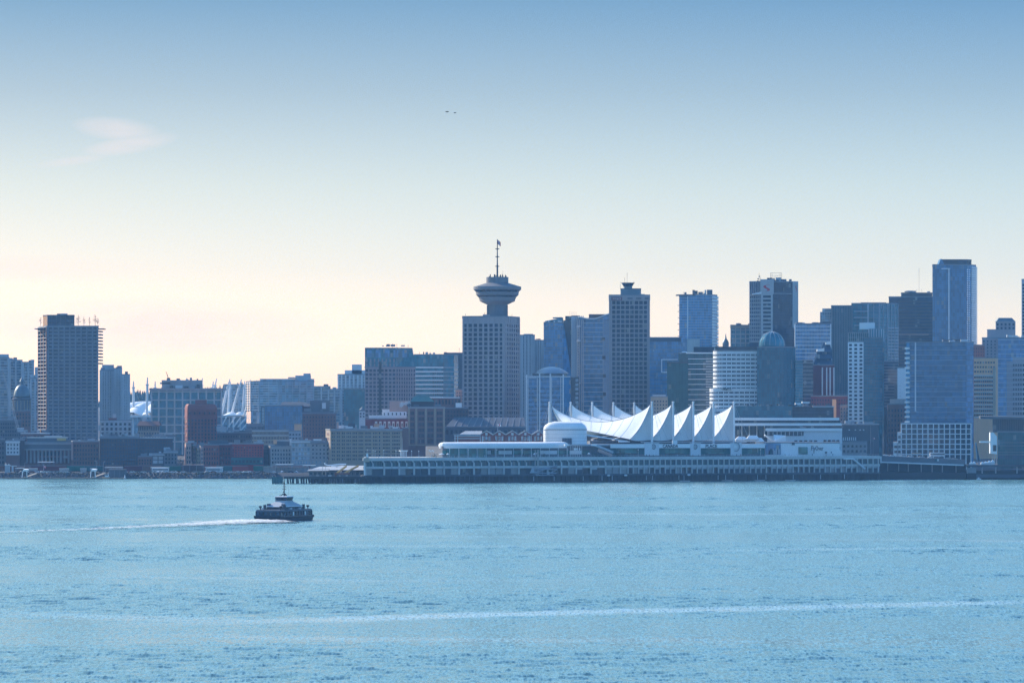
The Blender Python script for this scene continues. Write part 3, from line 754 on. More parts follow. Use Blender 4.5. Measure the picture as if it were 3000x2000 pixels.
windows(b.root, b.faces[0], b.z(1290), b.z(1236), 5, 12, .6, .5); b.units(0, 60, 1230, 4, (1, 3))
b = Bld('podium_block', 'brown podium block under the dark residential tower', 'building', [(128, 3290), (184, 3290)], 1280, 'brick_dark', 20)
bx('roof_edge', 'white', b.root, X(156, 3290), 3291, b.zt + .6, 14, 3, .6); windows(b.root, b.faces[0], b.z(1320), b.z(1284), 3, 7, .5, .5)  # white edge stands in for sunlight on the roof
# background block filling the ground between brick tower and stadium
b = Bld('grey_block', 'flat grey block in front of the stadium bowl', 'building', [(722, 3400), (771, 3400)], 1243, 'mid_grey', 20); windows(b.root, b.faces[0], b.z(1262), b.z(1246), 1, 12, .5, .5)
b = Bld('low_warehouse', 'low dark warehouse behind the red brick row', 'building', [(636, 3330), (742, 3330)], 1268, 'brick_dark', 24); windows(b.root, b.faces[0], b.z(1310), b.z(1272), 3, 14, .5, .5); b.units(640, 735, 1266, 7, (1, 4)); b.block([(684, 3335), (740, 3335)], 1261, 1268, 'dark_grey', 10)
b = Bld('arcade_building', 'buff stone block with a long arcade of tall arched windows', 'building', [(738, 3300), (846, 3300)], 1262, 'sandstone', 20)
windows(b.root, b.faces[0], b.z(1273), b.z(1264), 1, 28, .45, .8, 'glass_window', ind=False); windows(b.root, b.faces[0], b.z(1312), b.z(1277), 3, 24, .5, .6, ind=False); bands(b.root, b.faces[0], b.z(1275), b.zt, 1, .8, 'concrete_pale', .4, name='cornice')
b = Bld('grey_block', 'small grey block at the end of the buff arcade', 'building', [(846, 3290), (882, 3290)], 1264, 'pale_grey', 18); windows(b.root, b.faces[0], b.z(1300), b.z(1267), 3, 4, .6, .5)
b = Bld('glass_block', 'dark blue glazed block with a hipped roof and sunlit windows', 'building', [(776, 3520), (886, 3520)], 1189, 'glass_blue', 30, group=CITY)
mullions(b.root, b.faces[0], b.z(1265), b.zt, 9, 22); hx = [(X(815, 3520), 3522), (X(925, 3520), 3522), (X(925, 3520), 3550), (X(815, 3520), 3550)]
MB().prism(hx, b.z(1190), b.z(1176), [(X(826, 3520), 3532), (X(882, 3520), 3532), (X(882, 3520), 3542), (X(826, 3520), 3542)]).build('hipped_roof', 'slate', b.root)
windows(b.root, b.faces[0], b.z(1240), b.z(1217), 4, 9, .55, .5, 'glass_pale', s0=b.faces[0].L * .68)  # paler glass puts the sunlit look into these panes
b.block([(886, 3524), (926, 3524)], 1190, None, 'brick_dark', 20)
b = Bld('slim_slab', 'slim dark slab with a pale checkered strip beside the stadium', 'building', [(764, 3560), (778, 3560)], 1192, 'concrete_dark', 16)
windows(b.root, b.faces[0], b.z(1245), b.z(1194), 12, 1, .5, .6, 'white_wall', name='strip_panel')
b = Bld('brick_block', 'purple brick block with square windows and a rooftop hut', 'building', [(887, 3420), (984, 3420)], 1210, 'brick_brown', 24, group=CITY)
windows(b.root, b.faces[0], b.z(1282), b.z(1216), 6, 11, .42, .5); bx('cornice', 'mid_grey', b.root, X(935, 3420), 3422, b.zt, 29, 6, 1.2)
b.block([(908, 3430), (966, 3430)], 1172, 1210, 'concrete_dark', 14); bx('stair_hut', 'white_wall', b.root, X(949, 3428), 3429, b.z(1188), 3.2, 3, 5); b.units(895, 975, 1208, 5, (1, 3))
b = Bld('sunlit_wall_block', 'small orange gabled block with sun glow put into its colour', 'building', [(862, 3380), (884, 3380)], 1242, 'orange_and_sun', 10)
# curved apartment block
pts = [(722, 3925), (735, 3908), (760, 3900), (815, 3900), (920, 3905)]
b = Bld('curved_apartment_block', 'pale green curved apartment block with banded balconies', 'tower', pts, 1118, 'glass_pale', 26, group=CITY)
for i, f in enumerate(b.faces):
    bands(b.root, f, b.z(1200), b.zt - 1, 11, .7, 'white_wall' if i < 3 else 'pale_grey', .9, name='balcony'); piers(b.root, f, b.z(1205), b.zt, max(1, int(f.L / 6)), .8, 'pale_grey', .6)
b.block([(762, 3903), (845, 3903), (920, 3907)], 1112, 1118, 'glass_pale', 20, roof='pale_grey'); b.block([(865, 3910), (911, 3910)], 1099, 1112, 'pale_grey', 14); b.block([(889, 3911), (910, 3911)], 1093, 1099, 'pale_grey', 10); b.units(800, 860, 1111, 3, (.6, 1.5))
apartment('wide pale tower with two roof vents beyond the curved apartments', [(915, 4050), (968, 4050)], 1133, yb=1230)
apartment('pale low tower in the notch before the stepped white tower', [(960, 3980), (1000, 3980)], 1141, yb=1235)
for px in (928, 944):
    pass
apartment('white stepped apartment tower with three roof vents', [(989, 4000), (1072, 4000)], 1098, steps=((1010, 1070, 1084), (1031, 1060, 1067)), slab='white_wall', yb=1245, cols=7)
b = Bld('dark_glass_block', 'dark teal glass block in front of the white stepped tower', 'building', [(1007, 3600), (1070, 3600)], 1140, 'glass_teal', 24, group=CITY); mullions(b.root, b.faces[0], b.z(1240), b.zt, 12, 8)
b = Bld('turret_house', 'small white turret house with a domed lantern', 'building', [(1052, 3420), (1070, 3420)], 1204, 'white_wall', 8)
MB().lathe(X(1061, 3424), 3424, [(2.6, b.z(1205)), (2.4, b.z(1199)), (.9, b.z(1195)), (.1, b.z(1190))], 12).build('lantern', 'lead', b.root); windows(b.root, b.faces[0], b.z(1224), b.z(1207), 2, 2, .5, .6)

# granite tower with glazed shoulders
b = Bld('granite_tower', 'granite tower with square windows and a glazed sloping crown', 'tower', [(1069, 3500), (1160, 3500), (1217, 3512)], 1076, 'granite', 34, group=CITY)
fa, fb = b.faces
MB().prism([(X(1069, 3500), 3500.5), (X(1160, 3500), 3500.5), (X(1216, 3512), 3512.5), (X(1216, 3512), 3546), (X(1069, 3500), 3546)], b.z(1076), b.z(1018), [(X(1069, 3500), 3500.5), (X(1160, 3500), 3500.5), (X(1208, 3512), 3513), (X(1208, 3512), 3540), (X(1069, 3500), 3540)]).build('glazed_crown', 'glass_teal', b.root)
windows(b.root, fa, b.z(1245), b.z(1079), 14, 8, .66, .62, 'glass_window'); windows(b.root, fb, b.z(1245), b.z(1079), 14, 8, .5, .66, 'glass_window')
L = fa.L; x, y = fa.at(L * .49, .05); bx('notch', 'glass_dark', b.root, x, y, b.z(1150), 2.2, .5, b.z(1060) - b.z(1240), fa.rz)
windows(b.root, fa, b.z(1076), b.z(1050), 2, 8, .3, .8, 'granite', name='finial_panel', ind=False); b.units(1090, 1200, 1017, 7, (.6, 2.2), w=(1, 5)); b.antennas([(1149, 1018, 1005), (1162, 1018, 1006), (1195, 1018, 1010)])
for i in range(5): bx('crown_panel', 'glass_blue', b.root, X(1082 + i * 26, 3500), 3500.3, b.z(1036), 4.2, .5, 6.5)

# white banded office with rounded corner
b = Bld('banded_office', 'glass office with white floor bands and a rounded corner', 'tower', [(1212, 3600), (1299, 3600), (1330, 3604), (1343, 3618)], 1040, 'glass_teal', 30, group=CITY)
for f in b.faces[:1]: bands(b.root, f, b.z(1176), b.z(1076), 8, 1.15, 'white', .5)
for f in b.faces[1:]: bands(b.root, f, b.z(1176), b.z(1076), 8, .8, 'pale_grey', .3)
windows(b.root, b.faces[0], b.z(1176), b.z(1085), 7, 5, .4, .55, 'glass_dark', s0=b.faces[0].L * .62)
for f in b.faces: mullions(b.root, f, b.z(1072), b.zt, 3, max(2, int(f.L / 3)))
b.block([(1300, 3625), (1358, 3625)], 1031, None, 'concrete_dark', 18); b.units(1220, 1330, 1039, 5, (.6, 2), w=(1, 4)); b.antennas([(1228, 1040, 1030), (1240, 1040, 1029), (1260, 1040, 1031), (1345, 1031, 1018)])
b = Bld('stone_block', 'pink stone block squeezed beside the observation tower base', 'building', [(1336, 3400), (1358, 3400)], 1142, 'pink_stone_and_sun', 12); windows(b.root, b.faces[0], b.z(1200), b.z(1146), 6, 3, .45, .5)
b = Bld('brick_block', 'sunlit brown brick block with a white roof edge below the banded office', 'building', [(1264, 3300), (1350, 3300)], 1166, 'brick_brown', 18)
windows(b.root, b.faces[0], b.z(1186), b.z(1168), 1, 9, .5, .7); bx('roof_edge', 'white', b.root, X(1305, 3300), 3301, b.zt + .5, 23, 3, .8); b.block([(1330, 3292), (1354, 3292)], 1180, None, 'dark_grey', 6); bx('vent_house', 'white', b.root, X(1344, 3291), 3291, b.z(1187), 5, 3, 4)
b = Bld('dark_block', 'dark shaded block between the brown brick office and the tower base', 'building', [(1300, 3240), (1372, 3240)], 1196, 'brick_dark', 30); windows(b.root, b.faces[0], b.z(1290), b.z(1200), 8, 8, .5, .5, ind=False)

# observation tower
D = 3350
b = Bld('observation_tower', 'concrete office tower carrying a saucer shaped lookout and tall mast', 'tower', [(1355, D + 7), (1477, D), (1522, D + 34)], 928, 'concrete_warm', 30, group=CITY)
fa, fb = b.faces
z0, z1 = b.z(1242), b.z(946)
windows(b.root, fa, z0, z1, 22, 8, .68, .70, 'glass_window'); piers(b.root, fa, b.z(1246), b.zt, 8, 1.5, 'concrete_warm', .5); bands(b.root, fa, z0, z1, 22, 1.1, 'concrete_warm', .35)
windows(b.root, fb, z0, z1, 22, 7, .55, .62, 'glass_window'); piers(b.root, fb, b.z(1246), b.zt, 7, 2.2, 'concrete_warm', .5); bands(b.root, fb, z0, z1, 22, 1.3, 'concrete_warm', .35)
cx, cy = X(1457, D + 22), D + 22
def lz(y): return Z(y, D + 22)
k = (D + 22) / F
MB().lathe(cx, cy, [(28 * k, lz(932)), (28 * k, lz(894)), (30 * k, lz(890))], 24).build('shaft', 'concrete_dark', b.root)
for s_ in (-1, 1): bx('shaft_rib', 'concrete_dark', b.root, cx + s_ * 28 * k, cy - 2, lz(910), 1.6, 4, 9)
MB().lathe(cx, cy, [(29 * k, lz(893)), (52 * k, lz(882)), (52 * k, lz(879)), (55 * k, lz(871))], 40).build('saucer_base', 'pod_concrete', b.root)
MB().lathe(cx, cy, [(55 * k, lz(871)), (60 * k, lz(866))], 40).build('lower_glazing', 'glass_dark', b.root)
MB().lathe(cx, cy, [(60 * k, lz(866)), (62 * k, lz(864)), (63 * k, lz(856))], 40).build('middle_ring', 'pod_concrete', b.root)
MB().lathe(cx, cy, [(62 * k, lz(856)), (68 * k, lz(850))], 40).build('upper_glazing', 'glass_dark', b.root)
MB().lathe(cx, cy, [(68 * k, lz(850)), (70 * k, lz(848)), (70 * k, lz(840)), (66 * k, lz(839))], 40).build('rim', 'pod_concrete', b.root)
MB().lathe(cx, cy, [(66 * k, lz(839)), (33 * k, lz(829))], 40).build('cone_roof', 'concrete_dark', b.root)
MB().lathe(cx, cy, [(32.5 * k, lz(829)), (32.5 * k, lz(812))], 32).build('crown_drum', 'pod_concrete', b.root)
mb = MB(); mb.tube((cx, cy, lz(813)), (cx, cy, lz(775)), .75, .65, 8); mb.tube((cx, cy, lz(775)), (cx, cy, lz(701)), .55, .3, 8); mb.build('mast', 'black_steel', b.root)
for y in (729, 752, 780): MB().lathe(cx, cy, [(1.7, lz(y + 1.2)), (1.7, lz(y - 1))], 10).build('mast_ring', 'black_steel', b.root)
def flag(px, y0, y1, w, d, par, mats=('red', 'white', 'red'), name='flag'):
    h = abs(Z(y0, d) - Z(y1, d)); x0 = X(px, d); zt_ = max(Z(y0, d), Z(y1, d))
    for i, mt in enumerate(mats):
        def fn(u, v, i=i):
            q = (i + u) / len(mats)
            return (x0 + q * w, d + .35 * math.sin(q * 7), zt_ - v * h * .62 - q * h * .38 - .12 * math.sin(q * 9 + v))
        MB().grid(fn, 4, 4).build(name, mt, par)
flag(1457.5, 702, 722, 2.6, D + 22, b.root)
for i in range(14):
    t = R.uniform(0, 6.28); h = R.uniform(.8, 3)
    bx('roof_aerial', 'black_steel', b.root, cx + math.cos(t) * 7.5, cy + math.sin(t) * 7, lz(812) + h / 2, R.uniform(.3, 1.4), .5, h)
MB().tube((cx + 4.6, cy, lz(812)), (cx + 4.6, cy, lz(792)), .12, .08, 4).build('antenna', 'black_steel', b.root)
b.antennas([(1363, 928, 918), (1420, 928, 914), (1500, 928, 920)])
bx('roof_hut', 'concrete', b.root, X(1425, D + 8), D + 14, b.z(925), 6, 5, 3)
b = Bld('sloped_station', 'low dark hall with a long sloping skylit roof below the lookout tower', 'building', [(1303, 3215), (1540, 3215)], 1252, 'slate', 40)
MB().prism([(X(1303, 3215), 3216), (X(1540, 3215), 3216), (X(1540, 3215), 3256), (X(1303, 3215), 3256)], b.z(1252), b.z(1222), [(X(1330, 3215), 3236), (X(1536, 3215), 3236), (X(1536, 3215), 3252), (X(1330, 3215), 3252)]).build('skylight_roof', 'slate', b.root)
for i in range(11): MB().tube((X(1330 + i * 19, 3215), 3217, b.z(1250)), (X(1345 + i * 18, 3215), 3235, b.z(1224)), .35, .35, 4).build('roof_rib', 'mid_grey', b.root)
windows(b.root, b.faces[0], b.z(1275), b.z(1255), 1, 18, .6, .6, ind=False)
# ------------------------------------------------------------------ middle and west of the skyline
b = Bld('ribbed_tower', 'blue grey ribbed tower stepping down behind the lookout tower', 'tower', [(1520, 3650), (1567, 3650)], 983, 'glass', 28, group=CITY)
piers(b.root, b.faces[0], b.z(1262), b.zt, 5, 2.2, 'pale_grey', .9, name='rib'); bands(b.root, b.faces[0], b.z(1262), b.zt, 26, .5, 'mid_grey', .2)
fs = b.block([(1567, 3652), (1594, 3652)], 998, None, 'glass', 24, roof='mid_grey'); piers(b.root, fs[0], b.z(1262), b.z(998), 4, 1.6, 'pale_grey', .8, name='rib')
b.block([(1534, 3660), (1562, 3660)], 977, 983, 'pale_grey', 10); b.units(1570, 1590, 997, 2, (.6, 1.4))
b = Bld('glass_tower', 'teal glass tower with a sloping roofline and a dark folded wedge', 'tower', [(1593, 3600), (1650, 3600), (1676, 3606)], 946, 'glass_blue', 30, group=CITY)
fr = [(X(1597, 3600), 3601), (X(1650, 3600), 3601), (X(1650, 3600), 3628), (X(1597, 3600), 3628)]
MB().prism(fr, b.z(947), [b.z(940), b.z(930), b.z(930), b.z(940)]).build('sloped_crown', 'glass_teal', b.root)
b.block([(1656, 3607), (1678, 3607)], 925, 946, 'glass_dark', 20)
x0, x1, x2 = X(1650, 3599), X(1676, 3604.5), X(1676, 3604.5)
mw = MB(); mw.v = [(x0, 3599.4, b.z(938)), (x1, 3604.8, b.z(938)), (x2, 3604.8, b.z(1090)), (x1 - .6, 3604.8, b.z(1090)), (x0, 3601.5, b.z(938)), (x1, 3607, b.z(938)), (x2, 3607, b.z(1090)), (x1 - .6, 3607, b.z(1090))]
mw.f = [(0, 3, 2, 1), (4, 5, 6, 7), (0, 1, 5, 4), (0, 4, 7, 3), (3, 7, 6, 2), (1, 2, 6, 5)]; mw.build('folded_wedge', 'glass_dark', b.root)
bands(b.root, b.faces[0], b.z(1110), b.zt, 18, .35, 'mid_grey', .12); mullions(b.root, b.faces[0], b.z(1110), b.zt, 1, 12)
windows(b.root, b.faces[0], b.z(967), b.z(952), 1, 11, .35, .9, 'glass_pale', name='lit_pane')
for i, px in enumerate((1606, 1622, 1635, 1641)): bx('sign_letter', 'white_wall', b.root, X(px + 2, 3600), 3599.6, b.z(941 + (i % 2)), .9 + i * .35, .3, 1.3)
b.units(1600, 1645, 935, 3, (.5, 1.2)); b.antennas([(1670, 925, 911), (1676, 925, 911), (1682, 925, 911), (1688, 925, 912)], .12)

b = Bld('curved_roof_tower', 'blue glass tower ruled by thin white lines under a swooping white roof', 'tower', [(1692, 3452), (1766, 3450), (1786, 3456)], 934, 'glass_blue', 30, group=CITY)
fa, fb = b.faces
bands(b.root, fa, b.z(1215), b.z(946), 20, .34, 'white_wall', .35, s0=4, name='floor_line'); bands(b.root, fb, b.z(1215), b.z(946), 20, .30, 'pale_grey', .3, name='floor_line')
mullions(b.root, fa, b.z(1215), b.zt, 40, 18); piers(b.root, fb, b.z(1215), b.zt, 6, .35, 'pale_grey', .5, name='fin')
piers(b.root, fa, b.z(1215), b.z(925), 3, .7, 'pale_grey', 1.0, s0=0, s1=5.2, name='fin')
for y in (956, 998, 1122): bx('terrace', 'white', b.root, X(1695, 3449), 3450, b.z(y), 3.0, 6, .9)
for i in range(18): bx('balcony', 'white_wall', b.root, X(1693.5, 3449), 3450, b.z(962 + i * 8), .8, 3.5, .7)
fs = b.block([(1674, 3474), (1699, 3474)], 925, None, 'pale_grey', 18, 'ribbed_wing', roof='dark_grey'); piers(b.root, fs[0], b.z(1215), b.z(926), 5, .35, 'white_wall', .5, name='rib')
def swoop(px): 
    t = (px - 1696) / 88.0
    return 926 + 6.5 * math.sin(math.pi * min(1, t * 1.15)) - (0 if t < .5 else 17 * (t - .5) ** 1.4 * 1.3)
n = 24; mb = MB()
for i in range(n):
    p0, p1 = 1696 + 89 * i / n, 1696 + 89 * (i + 1) / n
    mb.prism([(X(p0, 3450), 3449), (X(p1, 3450), 3449), (X(p1, 3450), 3482), (X(p0, 3450), 3482)], [b.z(swoop(p0) + 2.4), b.z(swoop(p1) + 2.4)] * 1 + [b.z(swoop(p1) + 2.4), b.z(swoop(p0) + 2.4)], [b.z(swoop(p0)), b.z(swoop(p1)), b.z(swoop(p1)), b.z(swoop(p0))])
mb.build('swooping_roof', 'white', b.root)
mb = MB()
for i in range(n):
    p0, p1 = 1696 + 89 * i / n, 1696 + 89 * (i + 1) / n
    mb.prism([(X(p0, 3450), 3450.2), (X(p1, 3450), 3450.2), (X(p1, 3450), 3478), (X(p0, 3450), 3478)], b.z(936), [b.z(swoop(p0) + 2.2), b.z(swoop(p1) + 2.2), b.z(swoop(p1) + 2.2), b.z(swoop(p0) + 2.2)])
mb.build('crown_wall', 'glass_blue', b.root)
b.block([(1725, 3484), (1779, 3484)], 917, 930, 'bronze', 10, 'plant_screen', roof=None)
for i, (u0, v0) in enumerate(((.90, 3), (.93, 7), (.94, 11), (.92, 15))): bx('dark_pane', 'glass_dark', b.root, X(1768 + i, 3449), 3449.4, b.z(946 + v0 * 13.4 + 7), 2.6, .4, 2.8)

b = Bld('gridded_tower', 'tan concrete tower of square windows with a control tower on its roof', 'tower', [(1784, 3350), (1904, 3350)], 866, 'concrete_warm', 34, group=CITY)
f = b.faces[0]; s0, s1 = f.L * .066, f.L * .944
z1 = b.z(880)
rows = 25; z0 = z1 - rows * 13.68 * 3350 / F
windows(b.root, f, z0, z1, rows, 8, .82, .74, 'glass_window', s0=s0, s1=s1); piers(b.root, f, b.zb, b.z(880), 8, .75, 'concrete_warm', .6, s0=s0 - .3, s1=s1 + .3); bands(b.root, f, z0, z1, rows, .95, 'concrete_warm', .4, s0=s0, s1=s1)
x, y = f.at(f.L * .5, .25); bx('parapet_band', 'concrete_warm', b.root, x, y, b.z(872.5), f.L + .4, .9, 4.0)
x, y = f.at(f.L * .19, .8); bx('sign_board', 'maroon', b.root, x, y, b.z(875), 8.6, .3, 2.8); text('intact', 3.0, 'white', b.root, (f.at(f.L * .19, 1.0)[0], f.at(0, 1.0)[1], b.z(874.6)), label='pale lettering on the sign board', sx=1.05)
for a0, a1 in ((.45, .58), (.66, .79), (.87, .97)):
    x, y = f.at(f.L * (a0 + a1) / 2, .8); bx('louvre', 'dark_grey', b.root, x, y, b.z(874), f.L * (a1 - a0), .3, 1.0)
b.block([(1818, 3358), (1878, 3358)], 847, 866, 'lead', 16, 'plant_storey', roof='dark_grey')
tcx, tcy = X(1839.5, 3366), 3366; tk = 3366 / F
MB().lathe(tcx, tcy, [(13 * tk, Z(848, 3366)), (12.5 * tk, Z(840, 3366)), (13.5 * tk, Z(838.5, 3366))], 10).build('tower_stem', 'lead', b.root)
MB().lathe(tcx, tcy, [(13 * tk, Z(838.5, 3366)), (18.5 * tk, Z(830, 3366))], 10).build('control_room', 'glass_dark', b.root)
MB().lathe(tcx, tcy, [(20 * tk, Z(830, 3366)), (20 * tk, Z(828.3, 3366))], 10).build('control_roof', 'dark_grey', b.root)
b.antennas([(1838, 830, 798), (1831, 830, 812), (1818, 845, 832), (1858, 830, 823), (1819, 830, 825)], .13)
bx('davit', 'black_steel', b.root, X(1880, 3360), 3360, b.z(861), 3.2, .4, .4); b.units(1880, 1900, 866, 1, (.4, .8))

# finned domed office in front
b = Bld('finned_domed_office', 'blue glass office with tall white fins and a shallow round dome', 'tower', [(1542, 3300), (1650, 3300), (1672, 3308)], 1104, 'glass_blue', 36, group=CITY)
fa, fb = b.faces
for px, yt_, w_ in ((1543, 1097, .9), (1547, 1106, .5), (1574, 1106, .5), (1581, 1094, 1.0), (1612, 1094, 1.0), (1616, 1106, .5), (1643, 1106, .5), (1650, 1096, 1.0)):
    bx('fin', 'white', b.root, X(px, 3299), 3299, (b.z(yt_) + b.z(1262)) / 2, w_, 2.4, b.z(yt_) - b.z(1262))
bands(b.root, fa, b.z(1262), b.zt, 12, .3, 'pale_grey', .15)
for s0, s1, c in ((.06, .29, 5), (.37, .64, 8), (.70, .92, 6)):
    windows(b.root, fa, b.z(1262), b.z(1106), 12, c, .75, .28, 'glass_dark', s0=fa.L * s0, s1=fa.L * s1, name='window', skip=lambda r, c_: R.random() < (.85 if r < 2 else .28))
bx('roof_edge', 'white', b.root, X(1605, 3300), 3300.2, b.zt + .3, 36, 1.4, .7)
b.block([(1560, 3306), (1662, 3306)], 1093, 1104, 'glass_dark', 24, 'drum_storey')
dk = 3318 / F; dx_ = X(1616, 3318)
MB().lathe(dx_, 3322, [(50 * dk, Z(1095, 3318)), (49 * dk, Z(1092.5, 3318)), (40 * dk, Z(1085, 3318)), (26 * dk, Z(1078, 3318)), (10 * dk, Z(1074.6, 3318)), (1, Z(1074, 3318))], 36).build('dome', 'steel', b.root, smooth=True)
text('salesforce', 1.7, 'white', b.root, (X(1560, 3300), 3299.5, b.z(1106.5)), label='white lettering at the top corner', sx=.92, bold=.02)
b.block([(1664, 3312), (1697, 3312)], 1104, None, 'glass_dark', 20, 'side_wing')
for px, mt in ((1668, 'pink_stone_and_sun'), (1690, 'pale_grey')):
    for i in range(9): bx('wall_panel', mt, b.root, X(px, 3311.5), 3311.6, b.z(1113 + i * 13), 2.4, .6, 2.2)

b = Bld('glass_slab', 'wide blue glass slab with a white bracket frame behind the tan tower', 'tower', [(1903, 3700), (1996, 3700)], 990, 'glass_blue', 26, group=CITY)
bands(b.root, b.faces[0], b.z(1165), b.z(1000), 14, .4, 'mid_grey', .12); mullions(b.root, b.faces[0], b.z(1165), b.zt, 1, 20)
windows(b.root, b.faces[0], b.z(1150), b.z(1020), 10, 12, .5, .5, 'glass_pale', skip=lambda r, c: R.random() < .8, name='lit_pane')
for cx_, cy_, w_, h_ in ((1961, 1053, 15, .9), (1961, 1090, 15, .9), (1938.5, 1071.5, .9, 12)): bx('bracket_frame', 'white', b.root, X(cx_, 3699), 3699.3, b.z(cy_), w_, 1.0, h_)
bx('parapet', 'slate', b.root, X(1949, 3700), 3701, b.z(995), 29, 2.5, 3.2)
b = Bld('stone_block', 'pale stone block with small square windows behind the white sails', 'building', [(1906, 3260), (1956, 3260)], 1163, 'sandstone', 16); windows(b.root, b.faces[0], b.z(1222), b.z(1170), 5, 6, .45, .5); b.block([(1912, 3268), (1950, 3268)], 1156, 1163, 'white_wall', 8)

b = Bld('glass_tower', 'slim glass tower with a white stack of balconies down one edge', 'tower', [(1990, 3802), (2014, 3800), (2086, 3800), (2101, 3812)], 865, 'glass_blue', 26, group=CITY)
for f in b.faces[:2]: bands(b.root, f, b.z(1040), b.zt, 22, .4, 'pale_grey', .2); mullions(b.root, f, b.z(1040), b.zt, 1, int(f.L / 2.2))
x, y = b.faces[1].at(.2, .3); bx('corner_line', 'white', b.root, x, y, b.z(940), .7, .9, b.z(868) - b.z(1012))
bands(b.root, b.faces[2], b.z(1040), b.zt - 2, 19, 2.0, 'white', 1.4, name='balcony')
for i in range(15): bx('ledge', 'black_steel', b.root, X(1989 if i % 2 else 2103, 3802), 3806, b.z(885 + i * 9), 2.2, 1.5, .4)
bx('roof_edge', 'dark_grey', b.root, X(2010, 3800), 3808, b.z(864), 18, 18, .8); b.units(2005, 2085, 864, 9, (1, 4.5), 'dark_grey', w=(1.5, 5)); b.antennas([(2003, 864, 854), (2011, 864, 855), (2055, 864, 853), (2063, 864, 852)])
b.block([(2013, 3780), (2050, 3780)], 995, None, 'concrete_pale', 18, 'stone_wing'); b.block([(1993, 3790), (2013, 3790)], 990, None, 'glass_blue', 14, 'side_wing')
b = Bld('dark_green_office', 'dark green glass office ruled by white ledges', 'tower', [(1988, 3305), (2016, 3300), (2092, 3300)], 1035, 'glass_green', 30, group=CITY)
bands(b.root, b.faces[1], b.z(1200), b.z(1051), 10, .5, 'white', .7, name='ledge'); mullions(b.root, b.faces[1], b.z(1200), b.zt, 20, 14)
bx('roof_edge', 'white', b.root, X(2052, 3300), 3301, b.z(1034), 23, 3, .9); MB().prism([(X(1992, 3302), 3303), (X(2018, 3302), 3303), (X(2014, 3302), 3318), (X(1996, 3302), 3318)], b.z(1035), b.z(1029), [(X(2000, 3302), 3308), (X(2012, 3302), 3308), (X(2010, 3302), 3314), (X(2002, 3302), 3314)]).build('roof_cap', 'white', b.root)
fs = b.block([(1954, 3294), (2015, 3294)], 1064, None, 'glass_green', 20, 'front_wing', roof='dark_grey'); piers(b.root, fs[0], b.zb, b.z(1064), 14, .35, 'teal_wall', .5, name='rib')
fs = b.block([(2032, 3325), (2092, 3325)], 1014, 1035, 'slate', 16, 'louvred_plant'); piers(b.root, fs[0], b.z(1033), b.z(1015), 16, .4, 'dark_grey', .5, name='louvre')
bands(b.root, Face((X(2068, 3298.6), 3298.6), (X(2092, 3298.6), 3298.6)), b.z(1200), b.z(1051), 20, 1.0, 'concrete_pale', .5, name='balcony')

# white terraced hotel
D = 3200
def bow(x0, x1, d, k=14.0, n=5):
    pts = [(x0 + 26 * (1 - math.cos(math.pi / 2 * i / n)), d + k * (1 - math.sin(math.pi / 2 * i / n))) for i in range(n + 1)]
    return pts + [(x1, d)]
b = Bld('white_hotel', 'white terraced hotel of ribbon windows with rounded stepped corners', 'tower', bow(2089, 2226, D + 6), 1029, 'white', 34, group=CITY)
tiers = [(bow(2089, 2226, D + 6), 1033, 1143, 9), (bow(2079, 2226, D + 3), 1144, 1201, 5), (bow(2071, 2226, D), 1202, 1236, 3)]
for i, (pts, y0, y1, rows) in enumerate(tiers):
    fs = b.faces if i == 0 else b.block(pts, y0 - 3, None, 'white', 34, 'terrace_block', roof='white')
    for j, f in enumerate(fs):
        c = max(1, round(f.L / 3.95))
        windows(b.root, f, Z(y1, D), Z(y0, D), rows, c, .80, .46, 'glass_window', proud=.08)
        m_ = MB(); cw = f.L / c
        for r in range(rows):
            for q in range(c):
                for a in (-.14, .14):
                    x, y = f.at(cw * (q + .5 + a), .12); m_.box(x, y, Z(y0 + (r + .5) * (y1 - y0) / rows, D), .16, .2, 1.5, f.rz)
        m_.build('mullion_grid', 'white', b.root, kind='stuff')
b.block([(2094, D + 12), (2226, D + 12)], 1018, 1029, 'glass_dark', 24, 'plant_storey', roof='dark_grey')
for px, y in ((2128, 1143), (2120, 1202)):
    mb = MB()
    for i in range(90):
        p = Vector((X(px, D), D + 2, Z(y, D) + .4)) + Vector((R.gauss(0, 2), R.gauss(0, .5), abs(R.gauss(0, .7)))); a = Vector((R.uniform(-1, 1), R.uniform(-1, 1), R.uniform(-1, 1))) * .6; c = Vector((R.uniform(-1, 1), R.uniform(-1, 1), R.uniform(-1, 1))) * .6
        n0 = len(mb.v); mb.v += [tuple(p), tuple(p + a), tuple(p + a + c), tuple(p + c)]; mb.f.append((n0, n0 + 1, n0 + 2, n0 + 3))
    mb.top('terrace_bush', 'leaf', 'dark bush on the %s terrace of the white hotel' % ('upper' if y < 1180 else 'lower'), 'bush', 'bushes on the hotel terraces')
# onion spire behind
b = Bld('spire_house', 'small house with a dark onion spire rising behind the white hotel', 'building', [(2117, 3600), (2135, 3600)], 1014, 'sandstone', 6)
MB().lathe(X(2126, 3603), 3603, [(2.6, b.z(1016)), (2.9, b.z(1005)), (2.2, b.z(998)), (.9, b.z(992)), (.1, b.z(976))], 12).build('spire', 'lead', b.root, smooth=True)
